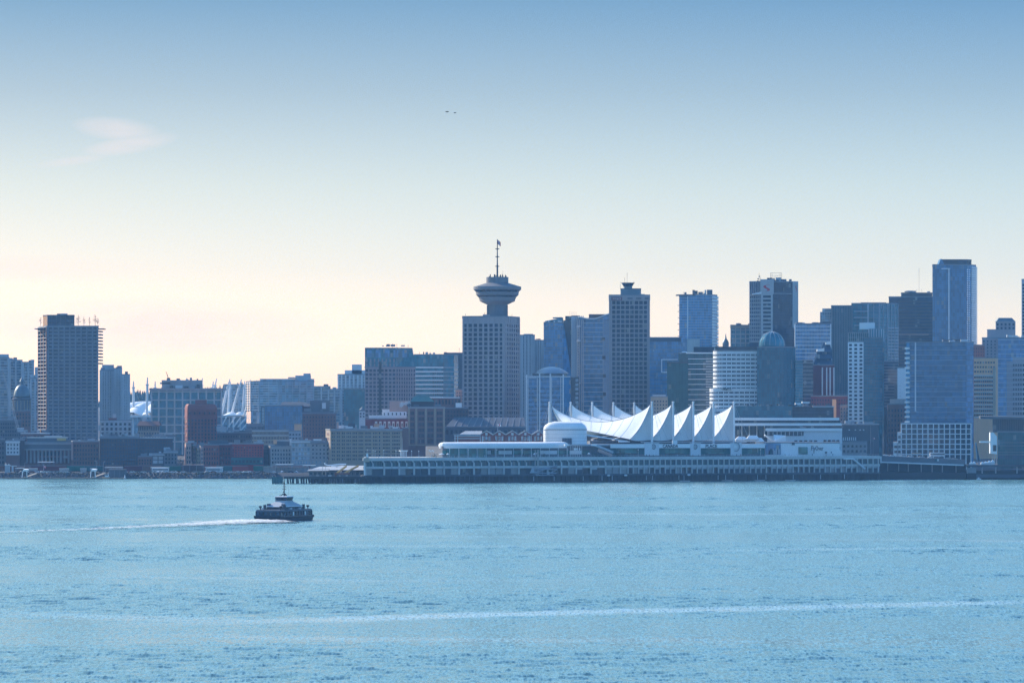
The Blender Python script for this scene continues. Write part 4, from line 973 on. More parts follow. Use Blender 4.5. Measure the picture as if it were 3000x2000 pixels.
# domed glass tower
b = Bld('domed_glass_tower', 'dark teal glass tower topped by a ribbed glass dome', 'tower', [(2218, 3182), (2284, 3176), (2330, 3190)], 1018, 'glass_teal', 34, group=CITY)
for f in b.faces: mullions(b.root, f, b.z(1190), b.zt, 44, int(f.L / 1.7), 'slate', .22); bands(b.root, f, b.z(1190), b.zt, 22, .35, 'slate', .2)
fs = b.block([(2330, 3188), (2352, 3192)], 1055, None, 'glass_teal', 24, 'side_wing'); bands(b.root, fs[0], b.z(1190), b.z(1055), 16, .4, 'mid_grey', .3)
dcx, dcy, rr = X(2262, 3196), 3198, 37.5 * 3196 / F
MB().lathe(dcx, dcy, [(rr, Z(1018, 3196))] + [(rr * math.cos(i * math.pi / 22) + .02, Z(1012, 3196) + (Z(971, 3196) - Z(1012, 3196)) * math.sin(i * math.pi / 22)) for i in range(12)], 36).build('dome', 'glass_teal', b.root, smooth=True)
for i in range(14):
    a = math.pi * 2 * i / 14; mb = MB()
    pp = [Vector((dcx + math.cos(a) * (rr + .15) * math.cos(t * math.pi / 16), dcy + math.sin(a) * (rr + .15) * math.cos(t * math.pi / 16), Z(1012, 3196) + (Z(970.5, 3196) - Z(1012, 3196)) * math.sin(t * math.pi / 16))) for t in range(9)]
    for p, q in zip(pp[:-1], pp[1:]): mb.tube(p, q, .22, .22, 4)
    mb.build('dome_rib', 'pale_grey', b.root)
b = Bld('beige_block', 'beige topped office with teal glass rising behind the white hotel', 'tower', [(2140, 3600), (2258, 3600)], 954, 'glass_teal', 24, group=CITY)
bands(b.root, b.faces[0], b.z(1030), b.z(966), 5, .9, 'concrete_pale', .4); piers(b.root, b.faces[0], b.z(1030), b.zt, 8, .8, 'concrete_pale', .4)
x, y = b.faces[0].at(b.faces[0].L / 2, .2); bx('roof_band', 'sandstone', b.root, x, y, b.z(958), 35.8, 1, 2.2); b.units(2150, 2250, 953, 7, (.8, 2), w=(1.5, 5))

# bank tower with the red letter
D = 3550
b = Bld('bank_tower', 'bronze glass bank tower with pale corner shafts and a red letter mark', 'tower', [(2196, D + 6), (2230, D + 1), (2264, D), (2326, D + 8), (2337, D + 10)], 826, 'glass_brown', 26, group=CITY)
f0, f1, f2, f3 = b.faces
bands(b.root, f0, b.z(1000), b.z(864), 12, 1.5, 'concrete', .4); piers(b.root, f0, b.z(1000), b.zt, 6, .5, 'concrete', .5)
x, y = f1.at(f1.L / 2, .1); bx('corner_shaft', 'concrete_pale', b.root, x, y, b.z(840), f1.L + 1.6, 1.2, b.z(819) - b.z(863), f1.rz)
piers(b.root, f1, b.zb, b.z(862), 1, 1.6, 'concrete_pale', .8, name='shaft_edge'); bands(b.root, f1, b.z(1025), b.z(863), 14, 1.3, 'concrete_pale', .5); windows(b.root, f1, b.z(1025), b.z(863), 14, 1, .8, .6, 'glass_window')
bands(b.root, f2, b.z(1025), b.z(862), 20, .25, 'bronze', .15); mullions(b.root, f2, b.z(1025), b.zt, 1, 16, 'bronze')
x, y = f2.at(f2.L / 2, .3); bx('sill_line', 'pale_grey', b.root, x, y, b.z(859.5), f2.L, .5, .5, f2.rz)
x, y = f3.at(f3.L / 2 - .8, .3); bx('corner_shaft', 'concrete_pale', b.root, x, y, (b.z(824) + b.z(960)) / 2, f3.L + 1.8, .8, b.z(824) - b.z(960), f3.rz)
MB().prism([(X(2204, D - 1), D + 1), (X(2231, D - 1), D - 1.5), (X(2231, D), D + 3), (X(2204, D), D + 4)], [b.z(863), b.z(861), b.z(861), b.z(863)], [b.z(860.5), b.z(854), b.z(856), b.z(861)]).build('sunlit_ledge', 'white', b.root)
def letter_mark(par, c, h, face, squash=1.0, cut=None):
    """a thick curling letter S as a flat raised shape"""
    pts = []
    for i in range(33):
        t = i / 32; q = math.sin(t * 2 * math.pi)
        x = -.26 * q if .08 < t < .92 else (-.26 * q + (.42 * (.08 - t) / .08 if t < .5 else -.42 * (t - .92) / .08))
        pts.append((x, .44 - .88 * t, .09 + .13 * math.sin(math.pi * t)))
    mb = MB()
    for (x0, y0, w0), (x1, y1, w1) in zip(pts[:-1], pts[1:]):
        for s_ in (1,):
            a = [face.at(c[0] + x * h * squash, .75) for x in (x0 - w0, x0 + w0, x1 + w1, x1 - w1)]
            k = len(mb.v)
            for (px_, py_), yy in zip(a, (y0, y0, y1, y1)): mb.v.append((px_, py_, c[1] + yy * h))
            for (px_, py_), yy in zip(a, (y0, y0, y1, y1)): mb.v.append((px_ - face.n.x * .3, py_ - face.n.y * .3, c[1] + yy * h))
            mb.f += [(k, k + 1, k + 2, k + 3), (k + 4, k + 7, k + 6, k + 5), (k, k + 4, k + 5, k + 1), (k + 2, k + 6, k + 7, k + 3), (k + 1, k + 5, k + 6, k + 2), (k, k + 3, k + 7, k + 4)]
    mb.build('letter_mark', 'red', par, label='red letter S on the pale shaft')
letter_mark(b.root, (f1.L * .47, b.z(844)), 6.6, f1, 1.0)
letter_mark(b.root, (f3.L * .52, b.z(844)), 6.6, f3, .3)
b.block([(2252, D + 8), (2282, D + 8)], 819, 826, 'slate', 14); b.units(2230, 2325, 825, 6, (1, 3), 'dark_grey', w=(2, 5))
mb = MB(); X0, X1 = X(2257, D + 14), X(2290, D + 14)
for x in (X0, X0 + 1.4, X1 - 1.4, X1): mb.tube((x, D + 14, b.z(826)), (x, D + 14, b.z(797.5)), .14, .14, 4)
for y in (798, 805, 811.5): mb.tube((X0, D + 14, b.z(y)), (X1, D + 14, b.z(y)), .16, .16, 4)
mb.tube((X0 + 3, D + 14, b.z(809)), (X1 - 3, D + 14, b.z(806)), .08, .08, 4); mb.build('roof_scaffold', 'black_steel', b.root)
mb = MB(); mb.tube((X(2224, D + 6), D + 6, b.z(828)), (X(2224, D + 6), D + 6, b.z(799)), .22, .12, 5)
for px, y in ((2225, 809), (2221, 816), (2220, 822)): mb.box(X(px, D + 6), D + 6, b.z(y), 1.3, .6, .8)
mb.build('antenna', 'black_steel', b.root)
b.antennas([(2230, 826, 812)])

b = Bld('white_banded_block', 'glass office of fine white floor bands beside the bank tower', 'tower', [(2328, 3500), (2435, 3500)], 950, 'glass_blue', 26, group=CITY)
bands(b.root, b.faces[0], b.z(1100), b.z(956), 13, .6, 'white', .4); piers(b.root, b.faces[0], b.z(1100), b.zt, 24, .2, 'pale_grey', .3, name='fin'); x, y = b.faces[0].at(.4, .4); bx('edge_fin', 'white', b.root, x, y, b.z(1005), .9, 1.4, 33); x, y = b.faces[0].at(b.faces[0].L - .4, .4); bx('edge_fin', 'white', b.root, x, y, b.z(990), .9, 1.4, 24)
b.units(2340, 2430, 949, 4, (.5, 1.5), 'dark_grey'); bx('roof_box', 'slate', b.root, X(2400, 3510), 3512, b.z(948), 12, 8, 2.4)
b = Bld('dark_banded_block', 'low dark office with thin pale bands between the domed tower and maroon block', 'building', [(2349, 3340), (2382, 3340)], 1056, 'glass_dark', 20); bands(b.root, b.faces[0], b.z(1190), b.z(1062), 11, .4, 'pale_grey', .3)
b = Bld('pyramid_roof_block', 'maroon block with white fins under a stepped glass pyramid', 'building', [(2378, 3350), (2444, 3350)], 1070, 'maroon', 26, group=CITY)
for px in (2409, 2422, 2432, 2443): bx('fin', 'white', b.root, X(px, 3349.5), 3349.6, (b.z(1076) + b.z(1161)) / 2, .9, 1.2, b.z(1076) - b.z(1161))
for (p0, p1, y0, y1, q) in ((2384, 2440, 1070, 1050, 6), (2392, 2440, 1050, 1030, 4), (2402, 2438, 1030, 1003, 12)):
    MB().prism([(X(p0, 3352), 3352), (X(p1, 3352), 3352), (X(p1, 3352), 3372), (X(p0, 3352), 3372)], b.z(y0), b.z(y1), [(X(p0 + q, 3352), 3355), (X(p1 - q * .6, 3352), 3355), (X(p1 - q, 3352), 3369), (X(p0 + q, 3352), 3369)]).build('glass_step', 'glass', b.root)
for p0, p1, y0, y1 in ((2394, 2415, 1029, 1019), (2419, 2434, 1009, 999)):
    MB().prism([(X(p0, 3351), 3351), (X(p1, 3351), 3351), (X(p1, 3351), 3357), (X(p0, 3351), 3357)], b.z(y0), [b.z(y1 + 4), b.z(y1), b.z(y1), b.z(y1 + 4)]).build('sunlit_patch', 'white', b.root)  # white wedges stand in for sunlit patches on the glass
b = Bld('maroon_block', 'low maroon wall block beneath the ribbed green tower', 'building', [(2376, 3300), (2486, 3300)], 1161, 'maroon', 22); b.block([(2438, 3298), (2450, 3298)], 1169, None, 'orange_and_sun', 4, 'sunlit_bay'); windows(b.root, b.faces[0], b.z(1200), b.z(1166), 3, 14, .5, .5, ind=False)
b = Bld('sunlit_wall_block', 'small pink block beside the white window tower with sunlight put into its colour', 'building', [(2461, 3255), (2486, 3255)], 1188, 'pink_stone_and_sun', 12); windows(b.root, b.faces[0], b.z(1245), b.z(1192), 5, 3, .4, .5)  # pink front stands for orange sunlight on the wall

b = Bld('ribbed_green_tower', 'tall dark green tower of close vertical ribs', 'tower', [(2435, 3560), (2498, 3560)], 897, 'glass_green', 28, group=CITY)
piers(b.root, b.faces[0], b.z(1165), b.zt, 13, .7, 'lead', .8, name='rib'); x, y = b.faces[0].at(.3, .4); bx('edge_fin', 'white_wall', b.root, x, y, b.z(1100), .8, 1.2, 38)
fs = b.block([(2403, 3570), (2436, 3570)], 913, None, 'glass_pale', 24, 'glass_corner'); mullions(b.root, fs[0], b.z(1040), b.z(913), 14, 5, 'pale_grey', .3); b.block([(2409, 3576), (2446, 3576)], 902, 913, 'glass_pale', 16)
b = Bld('bay_fronted_tower', 'broad glass tower of rounded bays with a cross shaped mullion', 'tower', [(2495, 3602), (2543, 3600), (2576, 3600), (2600, 3604), (2631, 3612)], 890, 'glass_teal', 28, group=CITY)
for i, f in enumerate(b.faces): bands(b.root, f, b.z(1240), b.zt, 34, .35, 'mid_grey', .25); piers(b.root, f, b.z(1240), b.zt, max(1, int(f.L / 4)), .45, 'pale_grey' if i else 'slate', .5, name='fin')
for y in (912, 930, 953): bx('ledge', 'pale_grey', b.root, X(2522, 3600), 3600, b.z(y), 12, 1, .8)
bx('corner_line', 'white_wall', b.root, X(2543, 3599), 3599.3, b.z(921), .8, 1, 18); b.block([(2522, 3608), (2596, 3608)], 885, 890, 'dark_grey', 16)
bands(b.root, b.faces[-1], b.z(1175), b.z(960), 24, 1.0, 'pale_grey', .9, name='balcony')
b = Bld('brown_banded_tower', 'dark brown office tower with close horizontal bands', 'tower', [(2604, 3800), (2734, 3800)], 871, 'glass_brown', 30, group=CITY)
bands(b.root, b.faces[0], b.z(1130), b.zt - 4, 26, 1.4, 'bronze', .4); b.block([(2640, 3806), (2731, 3806)], 859, 871, 'bronze', 20, roof='dark_grey')
for y, a in ((978, .35), (981, .6), (1003, .9), (1017, .9)): x, yy = b.faces[0].at(b.faces[0].L * .5, .5); bx('lit_band', 'pink_stone_and_sun', b.root, x, yy, b.z(y), b.faces[0].L * .8, .5, .4)
b.antennas([(2695, 859, 785), (2688, 859, 847), (2703, 859, 846)], .12); b.units(2650, 2725, 858, 5, (.6, 1.6))

b = Bld('tallest_glass_tower', 'tallest blue glass tower with notched crown and white balcony edge', 'tower', [(2732, 3700), (2832, 3700), (2859, 3712)], 777, 'glass_blue', 30, group=CITY)
fa, fb = b.faces
bands(b.root, fa, b.z(1010), b.zt, 42, .3, 'slate', .2); mullions(b.root, fa, b.z(1010), b.zt, 1, 16)
b.block([(2757, 3704), (2833, 3704), (2846, 3709)], 762, 777, 'glass_dark', 20, roof='dark_grey')
MB().prism([(X(2749, 3703), 3703), (X(2768, 3703), 3703), (X(2768, 3703), 3720), (X(2749, 3703), 3720)], b.z(777), b.z(758), [(X(2756, 3703), 3703), (X(2759, 3703), 3703), (X(2759, 3703), 3720), (X(2756, 3703), 3720)]).build('notch_gable', 'glass_blue', b.root)
bx('white_line', 'white', b.root, X(2780, 3699), 3699.3, (b.z(787) + b.z(1000)) / 2, 1.1, 1, b.z(787) - b.z(1000)); bx('white_line', 'white', b.root, X(2771, 3699), 3699.4, b.z(787), 8, .8, .8)
bands(b.root, fb, b.z(1010), b.zt - 2, 34, 1.7, 'white', 1.5, name='balcony', s0=fb.L * .45); windows(b.root, fb, b.z(1010), b.zt - 3, 34, 2, .5, .55, 'white', s0=0, s1=fb.L * .42, name='balcony_panel')

# white window tower in front
D = 3250
b = Bld('white_window_tower', 'slim tower with a white wall of square windows beside green glass', 'tower', [(2484, D), (2530, D)], 1002, 'white', 24, group=CITY)
windows(b.root, b.faces[0], b.z(1243), b.z(1005), 21, 3, .55, .58, 'glass_window')
fs = b.block([(2531, D + 1), (2585, D + 3)], 988, None, 'glass_teal', 24, 'glass_wing'); mullions(b.root, fs[0], b.z(1243), b.z(988), 26, 8, 'slate', .25); bands(b.root, fs[0], b.z(1243), b.z(990), 26, .35, 'mid_grey', .2)
fs = b.block([(2486, D + 4), (2545, D + 4)], 974, 1002, 'glass_green', 18); mullions(b.root, fs[0], b.z(1002), b.z(974), 2, 10, 'pale_grey', .25); fs = b.block([(2545, D + 8), (2590, D + 8)], 962, None, 'glass_teal', 16); piers(b.root, fs[0], b.z(1000), b.z(963), 6, .5, 'white_wall', .4, name='fin')
b.block([(2518, D + 14), (2563, D + 14)], 947, 963, 'white', 10, 'plant_storey', roof='white')
b = Bld('brown_stone_block', 'brown stone block with paired windows below the brown banded tower', 'building', [(2600, 3290), (2655, 3290)], 1185, 'brick_brown', 20); windows(b.root, b.faces[0], b.z(1325), b.z(1195), 9, 6, .42, .55); b.block([(2607, 3296), (2655, 3296)], 1168, 1185, 'concrete', 12); piers(b.root, b.faces[0], b.z(1330), b.zt, 3, .8, 'brick_brown', .4)
b = Bld('white_stepped_block', 'white blank walled block behind the pale blue glass office', 'building', [(2629, 3380), (2660, 3380)], 1078, 'white', 14); b.block([(2620, 3384), (2660, 3384)], 1122, None, 'dark_grey', 14, 'lower_wing'); windows(b.root, b.faces[0], b.z(1165), b.z(1125), 4, 2, .4, .4, 'white_wall', name='panel')
b = Bld('dark_slab', 'dark narrow slab with lit floors behind the green glass wing', 'building', [(2583, 3420), (2632, 3420)], 1060, 'glass_dark', 14); bands(b.root, b.faces[0], b.z(1190), b.z(1066), 14, .6, 'mid_grey', .3)

# pale blue banded office on a white gridded base
D = 3200
b = Bld('pale_blue_office', 'blue glass office with white floor lines above a white gridded base', 'tower', [(2654, D + 3), (2666, D), (2831, D), (2852, D + 4)], 1004, 'glass_blue', 32, group=CITY)
f0, f1, f2 = b.faces
bands(b.root, f0, b.z(1235), b.z(1020), 15, 1.5, 'white', 1.6, name='balcony'); bands(b.root, f1, b.z(1238), b.z(1009), 15, .3, 'pale_grey', .25, name='floor_line'); mullions(b.root, f1, b.z(1240), b.zt, 60, 58, 'slate', .14); bands(b.root, f2, b.z(1238), b.z(1009), 15, .3, 'slate', .3)
x, y = f1.at(4.2, .4); bx('edge_fin', 'white_wall', b.root, x, y, (b.z(1003) + b.z(1205)) / 2, 1.0, 1.2, b.z(1003) - b.z(1205)); bx('parapet', 'white_wall', b.root, X(2752, D), D + .4, b.z(1003), 40, 1, .7); b.units(2690, 2840, 1003, 4, (.5, 2), 'white_wall')
fs = b.block([(2639, D - 6), (2846, D - 6)], 1241, None, 'glass_window', 20, 'base_block', roof='mid_grey'); gf = fs[0]
zA, zB = b.z(1330), b.z(1241)
bands(b.root, gf, zA, zB, 6, .75, 'white', .6, name='white_beam'); piers(b.root, gf, b.zb, zB, 13, .8, 'white', .6)
windows(b.root, gf, zA, zB, 6, 13, .72, .68, 'glass_dark', proud=.1)
for (p0, p1, y) in ((2629, 2641, 1268), (2617, 2631, 1297)):
    fs = b.block([(p0, D - 5), (p1, D - 5)], y, None, 'white', 18, 'stepped_wing', roof='white'); windows(b.root, fs[0], b.z(1330), b.z(y + 4), 4 if y < 1280 else 2, 1, .6, .5, 'glass_dark')
b = Bld('orange_balcony_block', 'orange block with dark balcony lines, the sun glow put into its colour', 'tower', [(2853, 3402), (2916, 3400), (2926, 3404)], 1049, 'orange_and_sun', 26, group=CITY)  # front faces away from the sun; its glow is painted orange
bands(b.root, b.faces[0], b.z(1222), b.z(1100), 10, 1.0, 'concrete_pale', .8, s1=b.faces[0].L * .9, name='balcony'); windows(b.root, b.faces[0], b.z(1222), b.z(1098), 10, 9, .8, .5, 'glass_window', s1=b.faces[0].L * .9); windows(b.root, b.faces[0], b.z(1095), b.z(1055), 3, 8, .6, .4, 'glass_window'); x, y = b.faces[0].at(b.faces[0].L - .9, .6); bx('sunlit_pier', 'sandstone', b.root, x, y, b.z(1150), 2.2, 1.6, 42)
b = Bld('stepped_deco_tower', 'stepped stone tower with a rounded crown behind the glass office', 'tower', [(2877, 3600), (2975, 3600)], 991, 'granite', 30, group=CITY)
b.block([(2892, 3604), (2975, 3604)], 964, 991, 'granite', 24); fs = b.block([(2917, 3607), (2975, 3607)], 940, 964, 'granite', 18)
MB().prism([(X(2920, 3608), 3608), (X(2974, 3608), 3608), (X(2974, 3608), 3624), (X(2920, 3608), 3624)], b.z(940), b.z(930), [(X(2927, 3608), 3611), (X(2966, 3608), 3611), (X(2966, 3608), 3621), (X(2927, 3608), 3621)]).build('rounded_crown', 'lead', b.root)
piers(b.root, b.faces[0], b.z(1060), b.zt, 9, .9, 'granite', .5); windows(b.root, b.faces[0], b.z(1060), b.z(995), 7, 9, .4, .55); windows(b.root, fs[0], b.z(966), b.z(944), 2, 5, .5, .6)
b = Bld('maroon_wall_block', 'purple stone slab between the blue office and the deco tower', 'building', [(2850, 3450), (2885, 3450)], 1012, 'brick_brown', 14); windows(b.root, b.faces[0], b.z(1045), b.z(1016), 3, 5, .4, .5)
b = Bld('mirror_office', 'mirror glass office with thin floor lines at the frame edge', 'tower', [(2924, 3285), (3030, 3280)], 991, 'glass_blue', 30, group=CITY)
f = b.faces[0]; bands(b.root, f, b.z(1218), b.z(995), 16, .3, 'white_wall', .3, name='floor_line')
for a0, a1, y in ((.24, .40, 1058), (.40, 1.0, 1046)): x, yy = f.at(f.L * (a0 + a1) / 2, .02); bx('reflected_stone', 'granite', b.root, x, yy, (b.z(y) + b.z(1218)) / 2, f.L * (a1 - a0), .5, b.z(y) - b.z(1218), f.rz)  # panels and windows below imitate a building reflected in the glass
windows(b.root, f, b.z(1218), b.z(1062), 11, 9, .6, .55, 'glass_dark', s0=f.L * .40, proud=.34); b.units(2940, 3000, 990, 6, (.6, 2.5), 'white_wall', w=(1.5, 4))
b = Bld('sliver_tower', 'grey tower with dark slots just entering the frame', 'tower', [(2993, 3700), (3060, 3700)], 820, 'pale_grey', 26, group=CITY); windows(b.root, b.faces[0], b.z(1000), b.z(830), 17, 6, .5, .8, 'glass_dark')
# ------------------------------------------------------------------ old blocks along the east shore
def block(name, label, x0, x1, y, d, mat, rows=4, cols=6, yb=1360, depth=22, win='glass_window', wf=.5, hf=.55, cornice=None, units=3, ind=True, ytop=None, side=None):
    pts = [(x0, d), (x1, d)] if not side else [(x0, d + side[1]), (x0 + side[0], d), (x1, d)]
    b = Bld(name, label, 'building', pts, y, mat, depth, zb=2.0)
    f = b.faces[-1]
    if rows: windows(b.root, f, b.z(yb), b.z(y + 5 if ytop is None else ytop), rows, cols, wf, hf, win, ind=ind, proud=.02, s0=f.L * .03, s1=f.L * .97); bands(b.root, f, b.z(yb), b.z(y + 5 if ytop is None else ytop), rows, .35, mat, .25, name='sill_course')
    if cornice: x, yy = f.at(f.L / 2, .5); bx('cornice', cornice, b.root, x, yy, b.zt - .5, f.L + .8, 1.6, 1.1, f.rz)
    b.units(x0 + 4, x1 - 4, y, units, (.8, 2.6), w=(1.2, 5))
    return b
block('grey_block', 'grey office block at the frame edge by the rail yard', -30, 14, 1287, 3150, 'concrete_dark', 5, 5)
b = block('white_front_house', 'narrow white fronted house of three storeys on a brown base', 18, 57, 1292, 3140, 'white_wall', 3, 4, 1330, cornice='white'); bx('base_storey', 'brick_brown', b.root, X(37.5, 3139), 3139.6, b.z(1348), 10.4, 1.0, 8); b.block([(36, 3146), (48, 3146)], 1285, 1292, 'white_wall', 5)
block('dark_slab', 'windowless dark slab between the white house and the columned station', 57, 72, 1290, 3142, 'brick_dark', 0, 0)
D = 3150
b = Bld('columned_station', 'long neoclassical station with a row of tall stone columns and deep cornice', 'building', [(71, D), (210, D)], 1297, 'brick_brown', 26, zb=2.0)
f = b.faces[0]
x, y = f.at(f.L / 2, 1.2); bx('cornice', 'concrete', b.root, x, y, b.z(1299), f.L + 1.5, 3.0, 1.5); bx('entablature', 'concrete_dark', b.root, x, y + .4, b.z(1308), f.L, 2.2, 3.0); bx('architrave', 'concrete', b.root, x, y, b.z(1316), f.L, 2.8, 1.2)
for i in range(26): xx, yy = f.at(f.L * (i + .5) / 26, 1.7); bx('dentil', 'concrete_dark', b.root, xx, yy, b.z(1302.5), .6, .6, .7)
for i in range(12): xx, yy = f.at(f.L * (.06 + .88 * i / 11), 1.2); MB().tube((xx, yy, b.z(1356)), (xx, yy, b.z(1318)), .75, .62, 10).build('column', 'concrete', b.root)
windows(b.root, f, b.z(1354), b.z(1320), 2, 11, .45, .7, 'glass_window', s0=f.L * .1, s1=f.L * .9)
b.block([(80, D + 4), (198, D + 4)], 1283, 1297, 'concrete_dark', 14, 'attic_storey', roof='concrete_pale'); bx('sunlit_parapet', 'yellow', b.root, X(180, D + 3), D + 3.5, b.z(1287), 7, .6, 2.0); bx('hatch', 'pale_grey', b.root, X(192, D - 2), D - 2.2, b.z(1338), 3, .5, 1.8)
b = block('brick_warehouse', 'dark brick warehouse with one sunlit end wall beside the columned station', 209, 291, 1294, 3130, 'brick_brown', 5, 9, 1362, side=(4, 14)); bx('roof_shed', 'pale_grey', b.root, X(268, 3140), 3140, b.z(1290), 5, 4, 2.6); bx('sunlit_corner', 'pink_stone_and_sun', b.root, X(211, 3128), 3129, b.z(1320), 1.0, 2, 14)  # pink strip paints the sunlit edge of the end wall
b = block('large_warehouse', 'long dark warehouse with many rows of small panes and a pale roof line', 292, 408, 1280, 3125, 'brick_dark', 7, 14, 1362, win='glass', wf=.6, hf=.6, cornice='mid_grey', units=9); bx('flag_hut', 'white_wall', b.root, X(296, 3128), 3129, b.z(1277), 1, 2, 3)
fs = b.block([(408, 3127), (506, 3127)], 1284, None, 'brick_dark', 20, 'east_wing', roof='pale_grey'); windows(b.root, fs[0], b.z(1325), b.z(1288), 4, 13, .6, .5, 'glass'); b.units(420, 500, 1282, 8, (.6, 2))
b = block('white_window_shop', 'small shop house with large pale window bays by the rail line', 446, 480, 1330, 3105, 'concrete_dark', 2, 2, 1358, win='pale_grey', wf=.8, hf=.75, cornice='pale_grey', units=1)
block('low_brick_block', 'low brick block between the long warehouse and the white bay shop', 404, 446, 1338, 3108, 'brick_brown', 2, 5, 1362)
block('grey_corner_house', 'plain grey corner house with a pale sloping roof', 481, 520, 1322, 3115, 'mid_grey', 3, 4, 1360, cornice='pale_grey')
for i, (x0, x1, y, mt, lab) in enumerate(((541, 560, 1300, 'pink_stone_and_sun', 'narrow pink house, sunlight put into its walls, at the foot of the red brick tower'), (562, 574, 1306, 'brick_brown', 'thin brown house squeezed beside the narrow pink house'), (573, 586, 1312, 'tan', 'little tan house between the thin brown and the coral house'), (584, 596, 1308, 'pink_stone_and_sun', 'coral house end with painted sunlight against the dark red row'))):
    block('row_house', lab, x0, x1, y, 3128 - i * 3, mt, 4, 2, 1360, side=(4, 10), units=1)  # pink houses carry the sunlight on their walls in the colour
b = block('dark_red_block', 'dark red brick block with tall bays and a black roof shed', 594, 642, 1304, 3120, 'brick_red', 4, 6, 1362, units=2); MB().prism([(X(606, 3124), 3124), (X(668, 3124), 3124), (X(668, 3124), 3136), (X(606, 3124), 3136)], b.z(1304), b.z(1289), [(X(611, 3124), 3126), (X(666, 3124), 3126), (X(666, 3124), 3134), (X(611, 3124), 3134)]).build('roof_shed', 'dark_grey', b.root)
block('maroon_block', 'narrow maroon block between the dark red and the bright red buildings', 642, 676, 1303, 3122, 'maroon', 4, 4, 1360)
b = block('bright_red_block', 'bright red painted block on a dark green ground storey', 676, 772, 1301, 3118, 'brick_bright', 4, 11, 1338, wf=.45, hf=.5, units=8)
bx('shop_storey', 'teal_wall', b.root, X(724, 3117), 3117.4, b.z(1350), 24.5, 1.2, 5.6); windows(b.root, Face((X(676, 3116.6), 3116.6), (X(772, 3116.6), 3116.6)), b.z(1357), b.z(1345), 1, 9, .7, .6, 'glass_dark'); bx('party_wall', 'maroon', b.root, X(678, 3117), 3117.6, b.z(1330), 1.4, 1, 15)
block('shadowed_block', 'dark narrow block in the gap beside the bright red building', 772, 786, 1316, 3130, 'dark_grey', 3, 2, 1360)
b = block('grey_stone_block', 'grey stone block with a sunlit side wall and a roof penthouse', 784, 854, 1308, 3118, 'concrete', 4, 7, 1360, side=(9, 22), units=4); b.block([(802, 3124), (848, 3124)], 1292, 1308, 'concrete_dark', 10, 'penthouse', roof='pale_grey'); bx('sunlit_box', 'orange_and_sun', b.root, X(806, 3122), 3122.6, b.z(1294), 2.6, 2, 3.2); bx('sunlit_stack', 'white_wall', b.root, X(851, 3122), 3122, b.z(1296), 1.2, 2, 6); b.antennas([(815, 1292, 1276)], .2)
b = block('big_window_block', 'pale framed block of big bright windows with arched ground storey', 854, 910, 1292, 3112, 'pale_grey', 4, 6, 1348, win='glass_pale', wf=.78, hf=.66, cornice='white_wall'); windows(b.root, b.faces[0], b.z(1359), b.z(1349), 1, 7, .6, .8, 'glass_pale')
b = block('grey_block', 'grey plastered block with scattered bright windows and a white roof box', 910, 967, 1294, 3110, 'concrete', 4, 5, 1346, wf=.4, hf=.45, cornice='mid_grey', units=5); bx('roof_box', 'white', b.root, X(930, 3114), 3114, b.z(1290), 6, 4, 2.4); windows(b.root, b.faces[0], b.z(1358), b.z(1348), 1, 5, .35, .6, 'glass_pale')
# long tan building
D = 3100
b = Bld('tan_office_block', 'long tan office block with rows of small grouped windows', 'building', [(954, D + 20), (968, D), (1178, D)], 1259, 'tan', 30, zb=2.0)
f = b.faces[1]
groups = [(.015, .065, 2), (.085, .135, 2), (.155, .205, 2), (.22, .29, 3), (.305, .375, 3), (.39, .46, 4), (.48, .57, 5), (.59, .66, 3), (.67, .70, 1), (.73, .83, 5), (.86, .97, 5)]
for g0, g1, c in groups: windows(b.root, f, b.z(1350), b.z(1263), 8, c, .62, .5, 'glass_window', s0=f.L * g0, s1=f.L * g1)
bands(b.root, f, b.z(1350), b.z(1263), 8, .4, 'tan', .25, name='sill_course'); bx('cornice', 'concrete_warm', b.root, X(1073, D), D - .3, b.zt - .3, 54.6, 1.4, 1.0)
windows(b.root, b.faces[0], b.z(1350), b.z(1264), 6, 1, .5, .5, 'brick_brown', name='blind_panel')
b.units(985, 1170, 1258, 16, (.6, 2.6), 'white_wall', w=(1.2, 7)); bx('stack', 'pink_stone_and_sun', b.root, X(989, D + 6), D + 6, b.z(1248), 1.6, 1.6, 6); bx('water_tank', 'dark_grey', b.root, X(1030, D + 8), D + 8, b.z(1246), 5, 4, 3)
for px in (1026, 1034): bx('tank_leg', 'black_steel', b.root, X(px, D + 8), D + 8, b.z(1255), .4, .4, 4)
b.block([(1178, D + 1), (1197, D + 1)], 1255, None, 'brick_brown', 24, 'stair_wing', roof='mid_grey')
b = Bld('white_penthouse_block', 'dark red block with white framed windows and stepped white roof decks', 'building', [(1070, 3190), (1197, 3190)], 1228, 'maroon', 22)
windows(b.root, b.faces[0], b.z(1254), b.z(1231), 1, 8, .55, .75, 'white_wall', s0=b.faces[0].L * .2, name='window_frame', proud=.1); windows(b.root, b.faces[0], b.z(1252), b.z(1236), 1, 8, .25, .6, 'glass_window', s0=b.faces[0].L * .2, proud=.2)
b.block([(1081, 3194), (1191, 3194)], 1219, 1228, 'white', 12, 'white_deck', roof='white'); fs = b.block([(1120, 3197), (1191, 3197)], 1202, 1219, 'white', 10, 'white_penthouse', roof='white'); windows(b.root, fs[0], b.z(1219), b.z(1205), 1, 6, .3, .5, 'glass_dark')
bx('hut', 'tan', b.root, X(1105, 3186), 3187, b.z(1246), 5, 3, 2.6)
D = 3150
b = Bld('brown_office_block', 'brown brick office block with stone piers and triple windows', 'building', [(1196, D), (1303, D)], 1194, 'brick_brown', 34, zb=2.0)
f = b.faces[0]
for g0, g1, c in ((.06, .16, 3), (.28, .44, 4), (.53, .69, 4), (.78, .94, 4)): windows(b.root, f, b.z(1300), b.z(1202), 6, c, .68, .62, 'glass_window', s0=f.L * g0, s1=f.L * g1)
